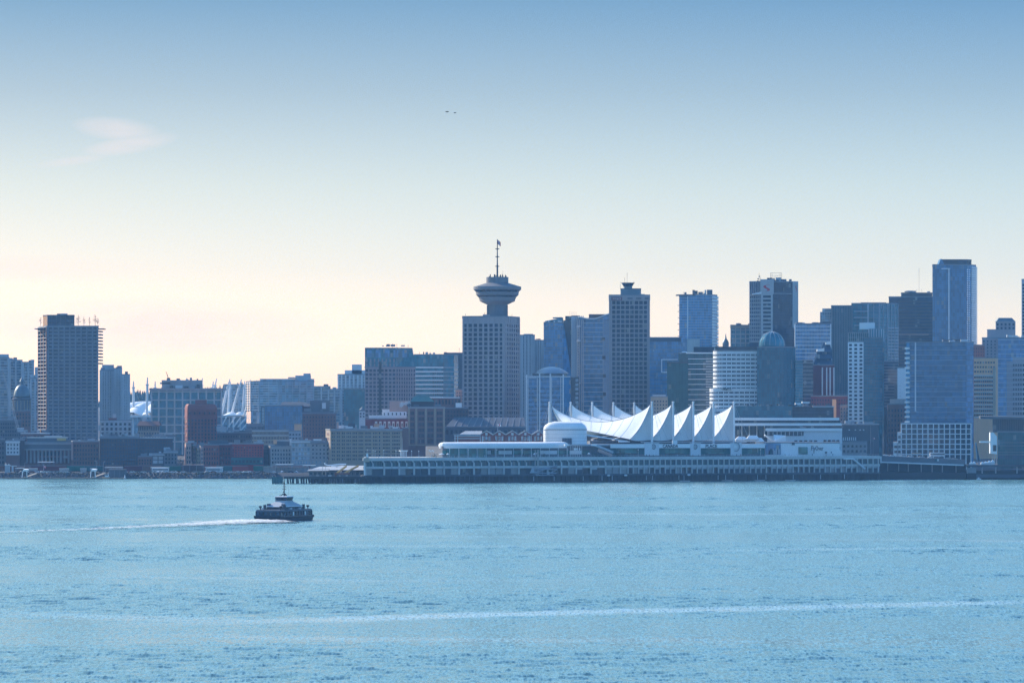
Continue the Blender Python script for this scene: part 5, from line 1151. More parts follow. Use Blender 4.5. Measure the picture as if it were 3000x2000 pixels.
for a in (.02, .22, .485, .735, .98): x, y = f.at(f.L * a, .3); bx('pier', 'tan', b.root, x, y, b.z(1250), 1.5, .9, b.z(1194) - b.z(1302))
bx('cornice', 'tan', b.root, X(1250, D), D - .4, b.z(1303), 28, 1.4, 1.0); bx('cornice', 'concrete_warm', b.root, X(1250, D), D - .3, b.zt, 28.6, 1.4, 1.3)
b.block([(1204, D + 6), (1270, D + 6)], 1176, 1194, 'brick_dark', 18, roof=None); MB().prism([(X(1202, D + 5), D + 5), (X(1272, D + 5), D + 5), (X(1272, D + 5), D + 26), (X(1202, D + 5), D + 26)], b.z(1176), b.z(1161), [(X(1212, D + 5), D + 10), (X(1256, D + 5), D + 10), (X(1256, D + 5), D + 22), (X(1212, D + 5), D + 22)]).build('slate_roof', 'green_roof', b.root)
bx('low_roof_wing', 'pink_stone_and_sun', b.root, X(1168, D + 14), D + 14, b.z(1190), 14, 8, 8); b.units(1200, 1300, 1193, 4, (.5, 2))
for i in range(10): bx('roof_vent', 'white_wall', b.root, X(1172 + i * 3.4, D + 6), D + 8, b.z(1186 - (i * 37 % 9)), .6, .6, R.uniform(1.5, 4))
# gabled red station behind the terminal
D = 3060
b = Bld('gabled_station', 'red brick hall with a zigzag of pale gabled roofs', 'building', [(1330, D), (1600, D)], 1275, 'brick_red', 20, zb=3.0)
MB().prism([(X(1340, D), D - 1), (X(1412, D), D - 1), (X(1412, D), D + 22), (X(1340, D), D + 22)], b.z(1275), b.z(1262), [(X(1362, D), D + 8), (X(1412, D), D + 8), (X(1412, D), D + 14), (X(1362, D), D + 14)]).build('hip_roof', 'concrete_pale', b.root)
for i in range(5):
    x0, x1 = X(1406 + i * 38, D), X(1444 + i * 38, D); xm = (x0 + x1) / 2
    MB().prism([(x0, D - .8), (xm, D - .8), (x1, D - .8), (x1, D + 20), (xm, D + 20), (x0, D + 20)], b.z(1276), [b.z(1275), b.z(1264), b.z(1275), b.z(1275), b.z(1264), b.z(1275)]).build('gable', 'brick_red', b.root)
    for q0, q1, k0, k1 in ((x0, xm, 1274, 1262.5), (xm, x1, 1262.5, 1274)):
        MB().prism([(q0, D - 1.3), (q1, D - 1.3), (q1, D + 21), (q0, D + 21)], [b.z(k0), b.z(k1), b.z(k1), b.z(k0)], [b.z(k0) + .7, b.z(k1) + .7, b.z(k1) + .7, b.z(k0) + .7]).build('gable_roof', 'concrete_pale', b.root)
    MB().lathe(xm, D - 1.0, [(.9, b.z(1271) - .9), (.9, b.z(1271) + .9)], 8).build('roundel', 'white_wall', b.root)
    for k in (-1, 0, 1): bx('window', 'glass_pale', b.root, xm + k * 2.3, D - .1, b.z(1284), 1.5, .4, 3.4)
for y in (1277, 1284): bx('stone_course', 'white_wall', b.root, X(1368, D), D - .2, b.z(y), 19, .6, .5)
for px in (1333, 1341, 1407, 1413, 1552, 1556): bx('stone_pier', 'white_wall', b.root, X(px, D), D - .3, b.z(1284), .5, .6, 5.5)
b.antennas([], .1); MB().tube((X(1458, D), D + 14, b.z(1265)), (X(1458, D), D + 14, b.z(1240)), .14, .09, 5).build('flag_pole', 'white_wall', b.root); flag(1458.5, 1241, 1249, 2.4, D + 14, b.root, ('white', 'red', 'white'))

# ------------------------------------------------------------------ rail yard, cars and floats on the east shore
def boxcar(px, d, L, mat, label):
    x = X(px, d); t = thing('freight_car', label, 'railway car', x, d, 4.0, 'freight cars standing along the shore line')
    bx('body', mat, t, x, d, 6.9, L, 2.9, 3.6); bx('underframe', 'black_steel', t, x, d, 4.9, L * .98, 2.2, .5); bx('roof', 'mid_grey', t, x, d, 8.85, L, 2.7, .3)
    for s in (-1, 1): bx('bogie', 'black_steel', t, x + s * L * .36, d, 4.45, 2.6, 2.0, .9)
    for i in range(9): bx('rib', mat, t, x - L / 2 + L * (i + .5) / 9, d - 1.5, 6.9, .18, .14, 3.4)
cars_ = [(8, 'rust'), (66, 'brick_brown'), (116, 'maroon'), (166, 'maroon'), (222, 'container_green'), (276, 'teal_wall'), (334, 'brick_brown'), (390, 'maroon'), (446, 'brick_brown'), (505, 'container_green'), (556, 'brick_dark'), (660, 'teal_wall'), (768, 'container_green'), (826, 'brick_brown'), (884, 'maroon')]
near = {8: 'at the frame edge', 66: 'behind the white hut', 116: 'by the drooping red flag', 166: 'behind the moored floats', 222: 'in front of the dark brick warehouse', 276: 'behind the second white gangway', 334: 'behind the grey boat shed', 390: 'in front of the long warehouse', 446: 'below the white bay shop', 505: 'below the grey corner house', 556: 'at the foot of the red brick tower', 660: 'below the narrow maroon block', 768: 'at the end of the bright red block', 826: 'below the grey stone block', 884: 'below the big window block'}
for px, mt in cars_: boxcar(px, 3088, 13.2, mt, {'rust': 'rusty', 'brick_brown': 'brown', 'maroon': 'maroon', 'container_green': 'green', 'teal_wall': 'teal', 'brick_dark': 'dark brown'}[mt] + ' freight car ' + near[px])
boxcar(704, 3074, 11.6, 'brick_bright', 'red freight car standing alone in front of the green cars')
# parked cars
def car_mesh():
    mb = MB(); L, W, H = 4.5, 1.8, 1.45
    side = [(-2.25, .35), (2.25, .35), (2.25, .85), (1.35, .95), (.75, 1.42), (-1.0, 1.42), (-1.75, .95), (-2.25, .9)]
    n = len(side); mb.v = [(x, -.9, z) for x, z in side] + [(x, .9, z) for x, z in side]
    for i in range(n): mb.f.append((i, (i + 1) % n, n + (i + 1) % n, n + i))
    mb.f += [tuple(reversed(range(n))), tuple(range(n, 2 * n))]
    return mb
cp = {}
def car(px, d, mat, label, rz, z=4.0):
    x = X(px, d); t = thing('parked_car', label, 'car', x, d, z, 'cars parked along the shore'); t.rotation_euler = (0, 0, rz)
    if mat not in cp:
        ob = car_mesh(); me = bpy.data.meshes.new('car_body'); me.from_pydata(ob.v, [], ob.f); me.materials.append(MAT[mat]); cp[mat] = me
    link('body', cp[mat], t)
    if 'glass' not in cp:
        g_ = MB().box(-.12, 0, 1.16, 2.1, 1.84, .36); me = bpy.data.meshes.new('car_glass'); me.from_pydata(g_.v, [], g_.f); me.materials.append(MAT['glass_dark']); cp['glass'] = me
        w_ = MB(); [w_.tube((sx_, sy_ - .1, .33), (sx_, sy_ + .1, .33), .33, .33, 10) for sx_ in (-1.4, 1.4) for sy_ in (-.85, .85)]
        me = bpy.data.meshes.new('car_wheels'); me.from_pydata(w_.v, [], w_.f); me.materials.append(MAT['black_steel']); cp['wheels'] = me
    link('windows', cp['glass'], t); link('wheels', cp['wheels'], t)
CM = ['white', 'white_wall', 'pale_grey', 'mid_grey', 'dark_grey', 'maroon', 'navy', 'steel']
CN = {'white': 'white', 'white_wall': 'off white', 'pale_grey': 'silver', 'mid_grey': 'grey', 'dark_grey': 'black', 'maroon': 'dark red', 'navy': 'dark blue', 'steel': 'steel grey'}
zones = [(44, 96, 3050, 4, 'by the first white gangway'), (104, 210, 3052, 11, 'above the open stretch of bank between the gangways'), (362, 470, 3046, 10, 'on the bank edge below the long warehouse'), (472, 598, 3050, 7, 'below the red brick tower'), (602, 660, 3050, 4, 'beside the parked coaches'), (662, 772, 3048, 11, 'on the bank edge below the bright red block'), (790, 880, 3052, 4, 'on the yellow grass edge near the timber pier')]
seen = {}
for x0, x1, d, n_, where in zones:
    for i in range(n_):
        mt = CM[(i * 3 + int(x0)) % len(CM)] if R.random() < .55 else R.choice(CM[:3])
        ends = ['first', 'second', 'third', 'fourth', 'fifth', 'sixth', 'seventh', 'eighth', 'ninth', 'tenth', 'eleventh']
        car(x0 + (x1 - x0) * (i + R.uniform(.2, .8)) / n_, d + R.uniform(-2, 8), mt, '%s car, %s from the left %s' % (CN[mt], ends[i], where), R.choice((0, 0, .3, -.4, 1.3, 3.14)))
# coaches and open sheds
def coach(px, d, label, z=4.0, L=12.5, mat='white_wall'):
    x = X(px, d); t = thing('coach', label, 'bus', x, d, z, 'coaches parked along the shore')
    bx('body', mat, t, x, d, z + 1.9, L, 2.5, 2.8); bx('window_band', 'glass_dark', t, x, d, z + 2.35, L * .94, 2.56, .9); bx('roof', 'white', t, x, d, z + 3.4, L * .97, 2.4, .25)
    for s in (-.36, .3): MB().tube((x + s * L, d - 1.3, z + .5), (x + s * L, d + 1.3, z + .5), .5, .5, 10).build('wheel', 'black_steel', t)
coach(470, 3062, 'white coach parked behind the cars below the grey corner house'); coach(628, 3058, 'white coach parked beside the red brick row')
def shed(name, label, px0, px1, y0, y1, d, roof='white_wall', body=None, depth=8, posts=4):
    z0, z1 = Z(y1, d), Z(y0, d); t = thing(name, label, 'shed', X((px0 + px1) / 2, d), d, z0)
    xm, w_ = X((px0 + px1) / 2, d), (px1 - px0) / F * d
    bx('roof', roof, t, xm, d + depth / 2, z1, w_, depth, .5)
    for i in range(posts):
        for yy in (d + .3, d + depth - .3): bx('post', 'mid_grey', t, xm - w_ / 2 + .3 + (w_ - .6) * i / (posts - 1), yy, (z0 + z1) / 2 - .1, .3, .3, z1 - z0 - .3)
    if body: bx('wall', body, t, xm, d + depth / 2 + .2, (z0 + z1) / 2 - .2, w_ * .97, depth * .9, z1 - z0 - .6)
    return t
shed('open_canopy', 'low grey canopy over the yard below the columned station', 44, 68, 1371, 1384, 3056)
shed('open_canopy', 'long bright canopy roof in front of the station columns', 110, 156, 1353, 1372, 3100, 'white')
shed('open_canopy', 'grey canopy on posts behind the moored boat shed', 306, 358, 1369, 1386, 3052)
shed('open_canopy', 'long grey canopy over the coach below the corner house', 441, 494, 1369, 1384, 3066)
shed('open_canopy', 'grey canopy over the coach beside the red brick row', 600, 652, 1368, 1382, 3064)
shed('open_canopy', 'white canopy strip on the platform before the big window block', 808, 858, 1360, 1380, 3058, 'white', posts=5)
shed('open_canopy', 'slanted white canopy strip beside the grey plastered block', 886, 924, 1363, 1384, 3050, 'white')
shed('boat_shed', 'grey corrugated boat shed floating at the rocky bank', 318, 368, 1375, 1399, 3024, 'mid_grey', 'concrete_dark', 9)
shed('brick_shed', 'dark brick shed with a bright edged roof in front of the coral house', 535, 596, 1361, 1380, 3070, 'pink_stone_and_sun', 'brick_dark', 7)
shed('platform_shed', 'long grey platform shed below the grey plastered block', 770, 905, 1368, 1384, 3066, 'mid_grey', 'concrete', 8, 8)
x = X(22, 3046); t = thing('signal_hut', 'tall pale hut with two vents near the frame edge', 'hut', x, 3046, 4); bx('wall', 'pale_grey', t, x, 3046, 6.8, 3.6, 3, 5.6); bx('roof', 'white', t, x, 3046, 9.8, 4.0, 3.4, .4)
for s in (-1, 1): bx('vent', 'white_wall', t, x + s, 3046, 10.4, .5, .5, 1.0)
bx('canopy', 'white', t, x + 4.4, 3046, 9.2, 4.6, 2, .35); bx('post', 'mid_grey', t, x + 6.4, 3046, 6.6, .2, .2, 5)
for px, w_, lab in ((98, 12, 'pale roofed cabin behind the drooping flag'), (188, 14, 'bright cabin roof with a curved top behind the parked cars'), (244, 9, 'small bright container behind the green freight cars'), (272, 8, 'bright cube container next to the second gangway')):
    x = X(px, 3068); t = thing('site_cabin', lab, 'cabin', x, 3068, 4.0, 'site cabins in the yard'); bx('wall', 'concrete', t, x, 3068, 5.4, w_ * .5, 2.4, 2.8); bx('roof', 'white', t, x, 3068, 7.0, w_ * .52, 2.8, .4)
x = X(128, 3060); t = thing('yard_flag', 'red and white flag drooping from a pole in the yard', 'flag', x, 3060, 4); MB().tube((x, 3060, 4), (x, 3060, 10.2), .1, .07, 5).build('pole', 'white_wall', t); flag(128.4, 1363, 1371, 1.6, 3060, t, ('red', 'white', 'red'))
# float with gangway frames
x0, x1 = X(-40, 3012), X(362, 3012)
t = thing('floating_dock', 'long low floating dock with a pale edge along the rocky bank', 'dock', (x0 + x1) / 2, 3011, 0); bx('deck', 'sandstone', t, (x0 + x1) / 2, 3011, .72, x1 - x0, 4, .35); bx('float', 'timber', t, (x0 + x1) / 2, 3011, .2, x1 - x0, 3.8, .7)
def gangway(px, label):
    d = 3012; x = X(px, d); t = thing('boat_ramp', label, 'gangway', x, d, .9, 'gangway frames on the floating dock')
    MB().prism([(x - 1.6, d - 1.5), (x + 1.8, d - 1.5), (x + 2.6, d + 2), (x - .6, d + 2)], [5.6, 5.6, 6.4, 6.4], [6.9, 6.9, 7.5, 7.5]).build('hood', 'white', t)
    for s, mt in ((-1.9, 'white'), (1.3, 'white')):
        MB().tube((x + s * .9, d - 1.2, 5.7), (x + s * 1.15, d - 1.4, 1.0), .38, .32, 6).build('leg', mt, t)
    MB().prism([(x - 1.3, d - 1.6), (x + 1.0, d - 1.6), (x + 7.5, d + 14), (x + 5.6, d + 14)], [.9, .9, 3.6, 3.6], [1.4, 1.4, 4.1, 4.1]).build('ramp', 'sandstone', t)
    MB().prism([(x - 1.0, d - .2), (x + 1.4, d - .2), (x + 1.6, d + .2), (x - .8, d + .2)], 1.2, 5.6).build('screen', 'dark_grey', t)
gangway(74, 'white hooded gangway frame near the frame edge'); gangway(274, 'white hooded gangway frame beside the grey boat shed')
x = X(312, 3013); t = thing('moored_boat', 'small white cabin boat with sun glow put into its hull colour beside the boat shed', 'boat', x, 3010, .2)
MB().prism([(x - 2.6, 3009), (x + 2.2, 3008.6), (x + 2.4, 3011), (x - 2.4, 3011.2)], .1, 1.4, [(x - 3, 3008.8), (x + 2.6, 3008.4), (x + 2.8, 3011.2), (x - 2.8, 3011.4)]).build('hull', 'orange_and_sun', t); bx('cabin', 'white', t, x + .6, 3010, 2.4, 2.6, 1.8, 2.0); bx('windshield', 'glass_dark', t, x + .5, 3009.1, 2.8, 2.0, .1, .6)  # orange hull colour stands for sunlight on a white boat
x = X(366, 3012); t = thing('beacon', 'small white navigation marker at the end of the floating dock', 'beacon', x, 3011, .6); MB().lathe(x, 3011, [(.9, .6), (.9, 1.0), (.35, 1.1), (.25, 2.6), (.1, 3.0)], 8).build('post', 'white', t)
# winter trees in the street by the coral house, and a lamp mast
for px, h, lab in ((516, 9, 'bare street tree beside the grey corner house'), (528, 11, 'taller bare street tree lit at the foot of the red tower'), (536, 8, 'small bare street tree before the brick shed'), (612, 7, 'bare tree in front of the dark red block'), (650, 8, 'bare tree beside the narrow maroon block'), (690, 6, 'thin bare tree at the corner of the bright red block')):
    bare_tree(px, 3096, 4.0, h, lab, 'bare street trees by the yard', spread=1.3)
def pole(px, y0, y1, d, label, cat='pole', name='light_mast', arm=0):
    x = X(px, d); t = thing(name, label, cat, x, d, Z(y0, d)); MB().tube((x, d, Z(y0, d)), (x, d, Z(y1, d)), .16, .1, 6).build('pole', 'steel', t)
    if arm: MB().tube((x, d, Z(y1, d)), (x + arm, d, Z(y1, d) + .2), .1, .08, 5).build('arm', 'steel', t); bx('lamp', 'white_wall', t, x + arm, d, Z(y1, d) + .1, .8, .4, .25)
    return t
pole(807, 1384, 1352, 3040, 'thin dark mast on the grass edge near the timber pier'); pole(71, 1384, 1355, 3060, 'thin light mast beside the pale hut', arm=.8); pole(283, 1384, 1350, 3060, 'tall light mast behind the second gangway', arm=-.9); pole(303, 1386, 1352, 3064, 'tall light mast in front of the long warehouse', arm=.9)

# ------------------------------------------------------------------ timber pier with sheds
D0 = 2778.0
x0, x1 = X(797, D0), X(1072, D0)
tp = thing('timber_pier', 'dark timber pier on rows of piles reaching out from the terminal', 'pier', (x0 + x1) / 2, D0, 0)
bx('deck', 'timber', tp, (x0 + x1) / 2 + 4, D0 + 6, 4.1, x1 - x0 - 8, 12, 1.3); bx('edge_beam', 'dark_grey', tp, (x0 + x1) / 2 + 4, D0 - .2, 4.95, x1 - x0 - 8, .4, .35)
for i in range(37):
    px = 842 + i * 6.3 + R.uniform(-2, 2)
    for row in (0, 1):
        x = X(px, D0) + row * R.uniform(-1, 1); rk = R.choice((0, 0, 0, 0, .9, -.9))
        MB().tube((x + rk, D0 + 1 + row * 9, -2), (x, D0 + 1 + row * 9, 3.5), R.uniform(.34, .55), .36, 7).build('pile', 'timber', tp)
for i in range(7): bx('fender_plank', 'teal_wall', tp, X(799 + i * 4.6, D0), D0 + .2 * (i % 2), 2.5, .98, 1.2, 4.4)
for i in range(5): MB().tube((X(800 + i * 8, D0), D0 + 1, -2), (X(800 + i * 8, D0), D0 + 1, 1), .6, .6, 7).build('pile', 'timber', tp)
bx('ladder', 'white_wall', tp, X(797.5, D0), D0 - .3, 2.8, .35, .4, 5.2)
for i in range(20): bx('rail_post', 'dark_grey', tp, X(845 + i * 11, D0), D0 + .3, 5.5, .12, .12, .9)
bx('hand_rail', 'dark_grey', tp, X(950, D0), D0 + .3, 5.95, 48, .1, .1)
b = Bld('pitched_terminal_shed', 'low pale shed with broad pitched roofs behind the timber pier', 'building', [(905, 2830), (1066, 2830)], 1378, 'concrete_dark', 26, zb=-1)
for p0, p1, ya, yb_ in ((898, 985, 1378, 1367), (962, 1070, 1376, 1364)):
    MB().prism([(X(p0, 2826), 2826), (X(p1, 2826), 2826), (X(p1, 2826), 2858), (X(p0, 2826), 2858)], b.z(ya), b.z(yb_), [(X(p0 + 34, 2826), 2842), (X(p1 - 4, 2826), 2842), (X(p1 - 4, 2826), 2846), (X(p0 + 34, 2826), 2846)]).build('pitched_roof', 'pale_grey', b.root)
windows(b.root, b.faces[0], b.z(1393), b.z(1381), 1, 13, .65, .6, 'glass_dark')
for i, (pa, pb) in enumerate((((987, 1385), (1011, 1366)), ((1010, 1385), (1046, 1365)))):
    d = 2806; t = thing('sunlit_gangway', 'covered gangway in painted sunlit yellow slanting up to the shed roof, %s' % ('nearer the flag poles' if i == 0 else 'nearer the terminal corner'), 'gangway', X(pa[0], d), d, Z(pa[1], d))
    MB().tube((X(pa[0], d), d, Z(pa[1], d)), (X(pb[0], d), d + 16, Z(pb[1], d)), .75, .75, 6).build('tube', 'yellow', t); bx('landing', 'rust', t, X(pa[0] + 4, d), d, Z(pa[1] + 2, d), 5, 3, 1.2)  # yellow paints the sunlight onto the tubes
    MB().tube((X(pa[0] + 8, d), d + 2, Z(pa[1] + 1, d)), (X(pa[0] + 13, d), d + 5, Z(pa[1] - 5, d)), .5, .5, 6).build('side_stair', 'sandstone', t)
t = thing('walkway_roof', 'thin white curved walkway roof rising above the pitched shed', 'walkway', X(985, 2860), 2860, Z(1378, 2860))
pp = [(950, 1355), (953, 1360), (960, 1362.5), (972, 1362), (990, 1359.5), (1014, 1359)]
mb = MB()
for (a, c), (e, g_) in zip(pp[:-1], pp[1:]): mb.tube((X(a, 2860), 2860, Z(c, 2860)), (X(e, 2860), 2860, Z(g_, 2860)), .5, .5, 6)
mb.build('curved_roof', 'white', t); bx('long_roof', 'white', t, X(1018, 2858), 2858, Z(1365, 2858), 22.5, 4, .6)
for px in (975, 1000, 1030, 1055): bx('post', 'mid_grey', t, X(px, 2858), 2858, Z(1372, 2858), .3, .3, 3)
pole(945, 1396, 1345, 2786, 'white flag pole on the timber pier, nearer its outer end', 'flag pole', 'flag_pole'); pole(954, 1396, 1350, 2786, 'white flag pole on the timber pier, nearer the terminal', 'flag pole', 'flag_pole')
for i in range(7):
    px = 912 + i * 17 + R.uniform(-4, 4); x = X(px, 2784); mt = R.choice(('white_wall', 'rust', 'mid_grey', 'concrete_warm'))
    MB().box(x, 2784, 5.3, R.uniform(1, 2.4), 1.2, R.uniform(.8, 1.5)).top('deck_crate', mt, '%s crate on the timber pier, %s counted from the outer end' % ({'white_wall': 'white', 'rust': 'rusty', 'mid_grey': 'grey', 'concrete_warm': 'buff'}[mt], ('first', 'second', 'third', 'fourth', 'fifth', 'sixth', 'seventh')[i]), 'crate', 'crates on the timber pier')
# ------------------------------------------------------------------ long terminal pier
A_, B_ = Vector((X(1065, 2790), 2790)), Vector((X(2577, 2960), 2960))
TF = Face(A_, B_)
def U(px, v=0.0):
    """distance along the terminal front at photo column px, v metres behind the front"""
    k = (px - 1500.0) / F; o = A_ - TF.n * v
    return (k * o.y - o.x) / (TF.t.x - k * TF.t.y)
def T(px, v=0.0):
    return TF.at(U(px, v), -v)
def TZ(px, y, v=0.0): return Z(y, T(px, v)[1])
t = thing('cruise_terminal', 'long two storey concrete cruise terminal on a dark pier', 'terminal', *T(1800), 0)
pl = [TF.at(0), TF.at(TF.L), TF.at(TF.L, -95), TF.at(0, -60)]
ZD, ZM, ZT = 5.6, 10.6, 17.2
MB().prism([TF.at(-1, -2), TF.at(TF.L, -2), TF.at(TF.L, -95), T(1067, 60)], -3, ZD).build('pier_base', 'timber', t)
MB().prism([TF.at(-1.5, 1.5), TF.at(TF.L, 1.5), TF.at(TF.L, -3), TF.at(-1.5, -3)], ZD - 1.2, ZD).build('apron', 'dark_grey', t)
MB().prism([TF.at(1, -1.2), TF.at(TF.L, -1.2), TF.at(TF.L, -94), T(1072, 58)], ZD, ZT - .4).build('wall', 'concrete_dark', t)
MB().prism([TF.at(-.5, .2), TF.at(TF.L, .2), TF.at(TF.L, -95), T(1068, 60)], ZT - .4, ZT + .2).build('promenade_deck', 'concrete_pale', t)
cols = [1070, 1092] + [1125 + i * 21.9 for i in range(20)] + [1604, 1622] + [1644 + i * 21.6 for i in range(9)] + [1839 + i * 15.6 for i in range(48)]
cols = sorted(set(cols)); us = [U(c) for c in cols]
for i in range(110): x, y = TF.at(TF.L * (i + .5) / 110, .9); MB().tube((x, y, -2.5), (x, y, 4.5), .34, .34, 6).build('pile', 'timber', t)
def tb(name, mat, u0, u1, z0, z1, th=.8, off=0.0, par=None):
    x, y = TF.at((u0 + u1) / 2, off)
    return bx(name, mat, par or t, x, y, (z0 + z1) / 2, u1 - u0, th, z1 - z0, TF.rz)
tb('parapet_band', 'concrete_pale', -.5, TF.L, ZT - 1.9, ZT + .3, .9, .1); tb('floor_band', 'concrete_pale', -.5, TF.L, ZM - .7, ZM + .9, .9, .1)
for i, (c, u) in enumerate(zip(cols, us)):
    big = c < 1830 and i % 2 == 0
    w_ = 1.15 if big else .75
    if c < 1800:
        mb = MB(); x, y = TF.at(u, .35); mb.box(x, y, (ZM + ZT - 3.4) / 2 - .2, w_, .9, ZT - 3.2 - ZM, TF.rz)
        xa, ya = TF.at(u - 1.7, .35); mb.tube((x, y, ZT - 3.6), (xa, ya, ZT - 1.2), w_ * .5, w_ * .5, 5)
        if big: mb.box(x, y, (ZD + ZM) / 2, w_, .9, ZM - ZD, TF.rz)
        mb.build('column', 'concrete_pale', t)
    else:
        x, y = TF.at(u, .35); bx('column', 'concrete_pale', t, x, y, (ZD + ZT) / 2 - .4, w_, .9, ZT - ZD - .8, TF.rz)
    if i + 1 < len(us):
        u1 = us[i + 1]
        tb('window', 'glass_green', u + w_ / 2, u1 - .4, ZM + .9, ZT - 1.9, .3, -.9)
        k = R.random()
        lowmat = ('concrete' if k < .38 else 'dark_grey' if k < .8 else 'glass_dark') if c < 1830 else ('dark_grey' if k < .62 else 'concrete' if k < .85 else 'glass_dark')
        tb('loading_bay', lowmat, u + w_ / 2, u1 - .4, ZD + .1, ZM - .8, .3, -1.05)
        if c > 1600 and k < .7: tb('bay_lintel', 'pale_grey', u + .4, u1 - .4, ZM - 2.0, ZM - .7, .35, -.7)
m = MB()
for i in range(len(us) - 1):
    for k in range(1, 5):
        x, y = TF.at(us[i] + (us[i + 1] - us[i]) * k / 5, -.66); m.box(x, y, (ZM + ZT) / 2 - .5, .12, .16, 4.2, TF.rz)
m.build('window_bars', 'mid_grey', t, kind='stuff')
m = MB()
for i in range(170):
    x, y = TF.at(TF.L * (i + .5) / 170, .15); m.box(x, y, ZT + .85, .1, .1, 1.1, TF.rz)
x, y = TF.at(TF.L / 2, .15); m.box(x, y, ZT + 1.4, TF.L, .12, .12, TF.rz); m.build('railing', 'pale_grey', t, kind='stuff')
for px in (1560, 1620, 1705, 1760, 1790, 1890, 1908, 1985, 2000, 2100, 2122, 2215, 2240, 2320, 2400, 2470):
    x, y = TF.at(U(px), 2.0); bx('ladder', 'pale_grey', t, x, y, 2.6, .4, .3, 3.2, TF.rz)
for px in (1780, 1830, 2015): x, y = TF.at(U(px), 1.8); bx('notice', 'white_wall', t, x, y, 4.6, 2.2, .2, 1.2, TF.rz)
for px in (2000, 2125, 2220, 2310): x, y = TF.at(U(px), 3.0); bx('float_log', 'concrete_pale', t, x, y, .3, 8, 1.2, .5, TF.rz)
# corner turret at the tip
x, y = T(1073, -1); mb = MB(); c4 = [(x - 2.2, y - 1.5), (x + 2.2, y - 1.5), (x + 2.2, y + 3), (x - 2.2, y + 3)]
MB().prism(c4, ZT - 2.6, ZT + .6, [(x - .2, y), (x + 1.6, y), (x + 1.6, y + 2), (x - .2, y + 2)]).build('turret_roof', 'sandstone', t)
bx('turret_post', 'white', t, x - 1.2, y - .6, (ZD + ZT) / 2 - 1, .9, .9, ZT - ZD - 2.4); bx('chimney', 'white', t, x + .6, y + 1, ZT + 1.8, 1.3, 1.2, 3.0)
# stair at the land end
p, q = T(2500, -1.2), T(2534, -1.2); MB().tube((*p, ZT - 2), (*q, ZM - 2.5), .7, .7, 6).build('stair', 'white_wall', t); p2 = T(2472, -1.2); MB().tube((*p2, ZT - 1.9), (*p, ZT - 1.9), .5, .5, 6).build('stair_landing', 'white', t)

# ------------------------------------------------------------------ terrace behind the promenade
tr = thing('promenade_terrace', 'green glazed terrace wall with white pylons along the promenade', 'terrace building', *T(1750, 18), ZT)
V0 = 18.0
def tw(name, mat, p0, p1, y0, y1, th=.8, v=V0, par=None, rz=0.0):
    x0_, y0_ = T(p0, v); x1_, y1_ = T(p1, v); L = math.hypot(x1_ - x0_, y1_ - y0_); d = (y0_ + y1_) / 2
    return bx(name, mat, par or tr, (x0_ + x1_) / 2, d, (Z(y0, d) + Z(y1, d)) / 2, L, th, abs(Z(y1, d) - Z(y0, d)), TF.rz)
pa, pb = U(1296, V0 + 1), U(2240, V0 + 1)
MB().prism([TF.at(pa, -V0 - 1), TF.at(pb, -V0 - 1), TF.at(pb, -V0 - 34), TF.at(pa, -V0 - 30)], ZT, 25.0).build('wall', 'concrete_dark', tr)
MB().prism([TF.at(U(1690, V0), -V0 + 1), TF.at(pb, -V0 + 1), TF.at(pb, -V0 - 40), TF.at(U(1690, V0), -V0 - 40)], 25.0, 26.2).build('roof_deck', 'pale_grey', tr)
seq = [(1296, 1400, 'glass_deck'), (1402, 1438, 'pale_grey'), (1440, 1460, 'glass_deck'), (1460, 1500, 'white_wall'), (1502, 1560, 'glass_deck'), (1562, 1582, 'glass_deck'), (1584, 1632, 'white_wall'), (1633, 1668, 'glass_deck'), (1669, 1703, 'white_wall'), (1704, 1726, 'glass_deck')]
for p0, p1, mt in seq: tw('terrace_panel', mt, p0, p1, 1319, 1330, .5)
tw('fascia', 'concrete_dark', 1296, 1730, 1312, 1318, .6)
for p0, p1 in ((1788, 1888), (1930, 2022), (2052, 2140), (2172, 2240)):
    tw('green_glazing', 'glass_deck', p0, p1, 1308, 1328, .5); tw('sign_fascia', 'white', p0, p1, 1300, 1312, .6, V0 - 1.8)
    for e, s_ in ((p0, 1), (p1, -1)):
        xx, yy = T(e, V0 - .4); m = MB(); w_ = 5.2 * s_
        k0 = TF.at(U(e, V0 - .4), -(V0 - .4)); k1 = TF.at(U(e, V0 - .4) + w_, -(V0 - .4)); k2 = TF.at(U(e, V0 - .4) + w_ * .45, -(V0 - .4))
        za, zb_, zc = TZ(e, 1330, V0), TZ(e, 1303, V0), TZ(e, 1312, V0)
        m.v = [(*k0, za), (*k1, za), (*k1, zc), (*k2, zb_), (*k0, zb_)]; m.f = [(0, 1, 2, 3, 4)]
        m.v += [(a, c + .4, h) for a, c, h in m.v]; m.f += [(9, 8, 7, 6, 5), (0, 5, 6, 1), (1, 6, 7, 2), (2, 7, 8, 3), (3, 8, 9, 4), (4, 9, 5, 0)]
        m.build('green_arch', 'teal_wall', tr)
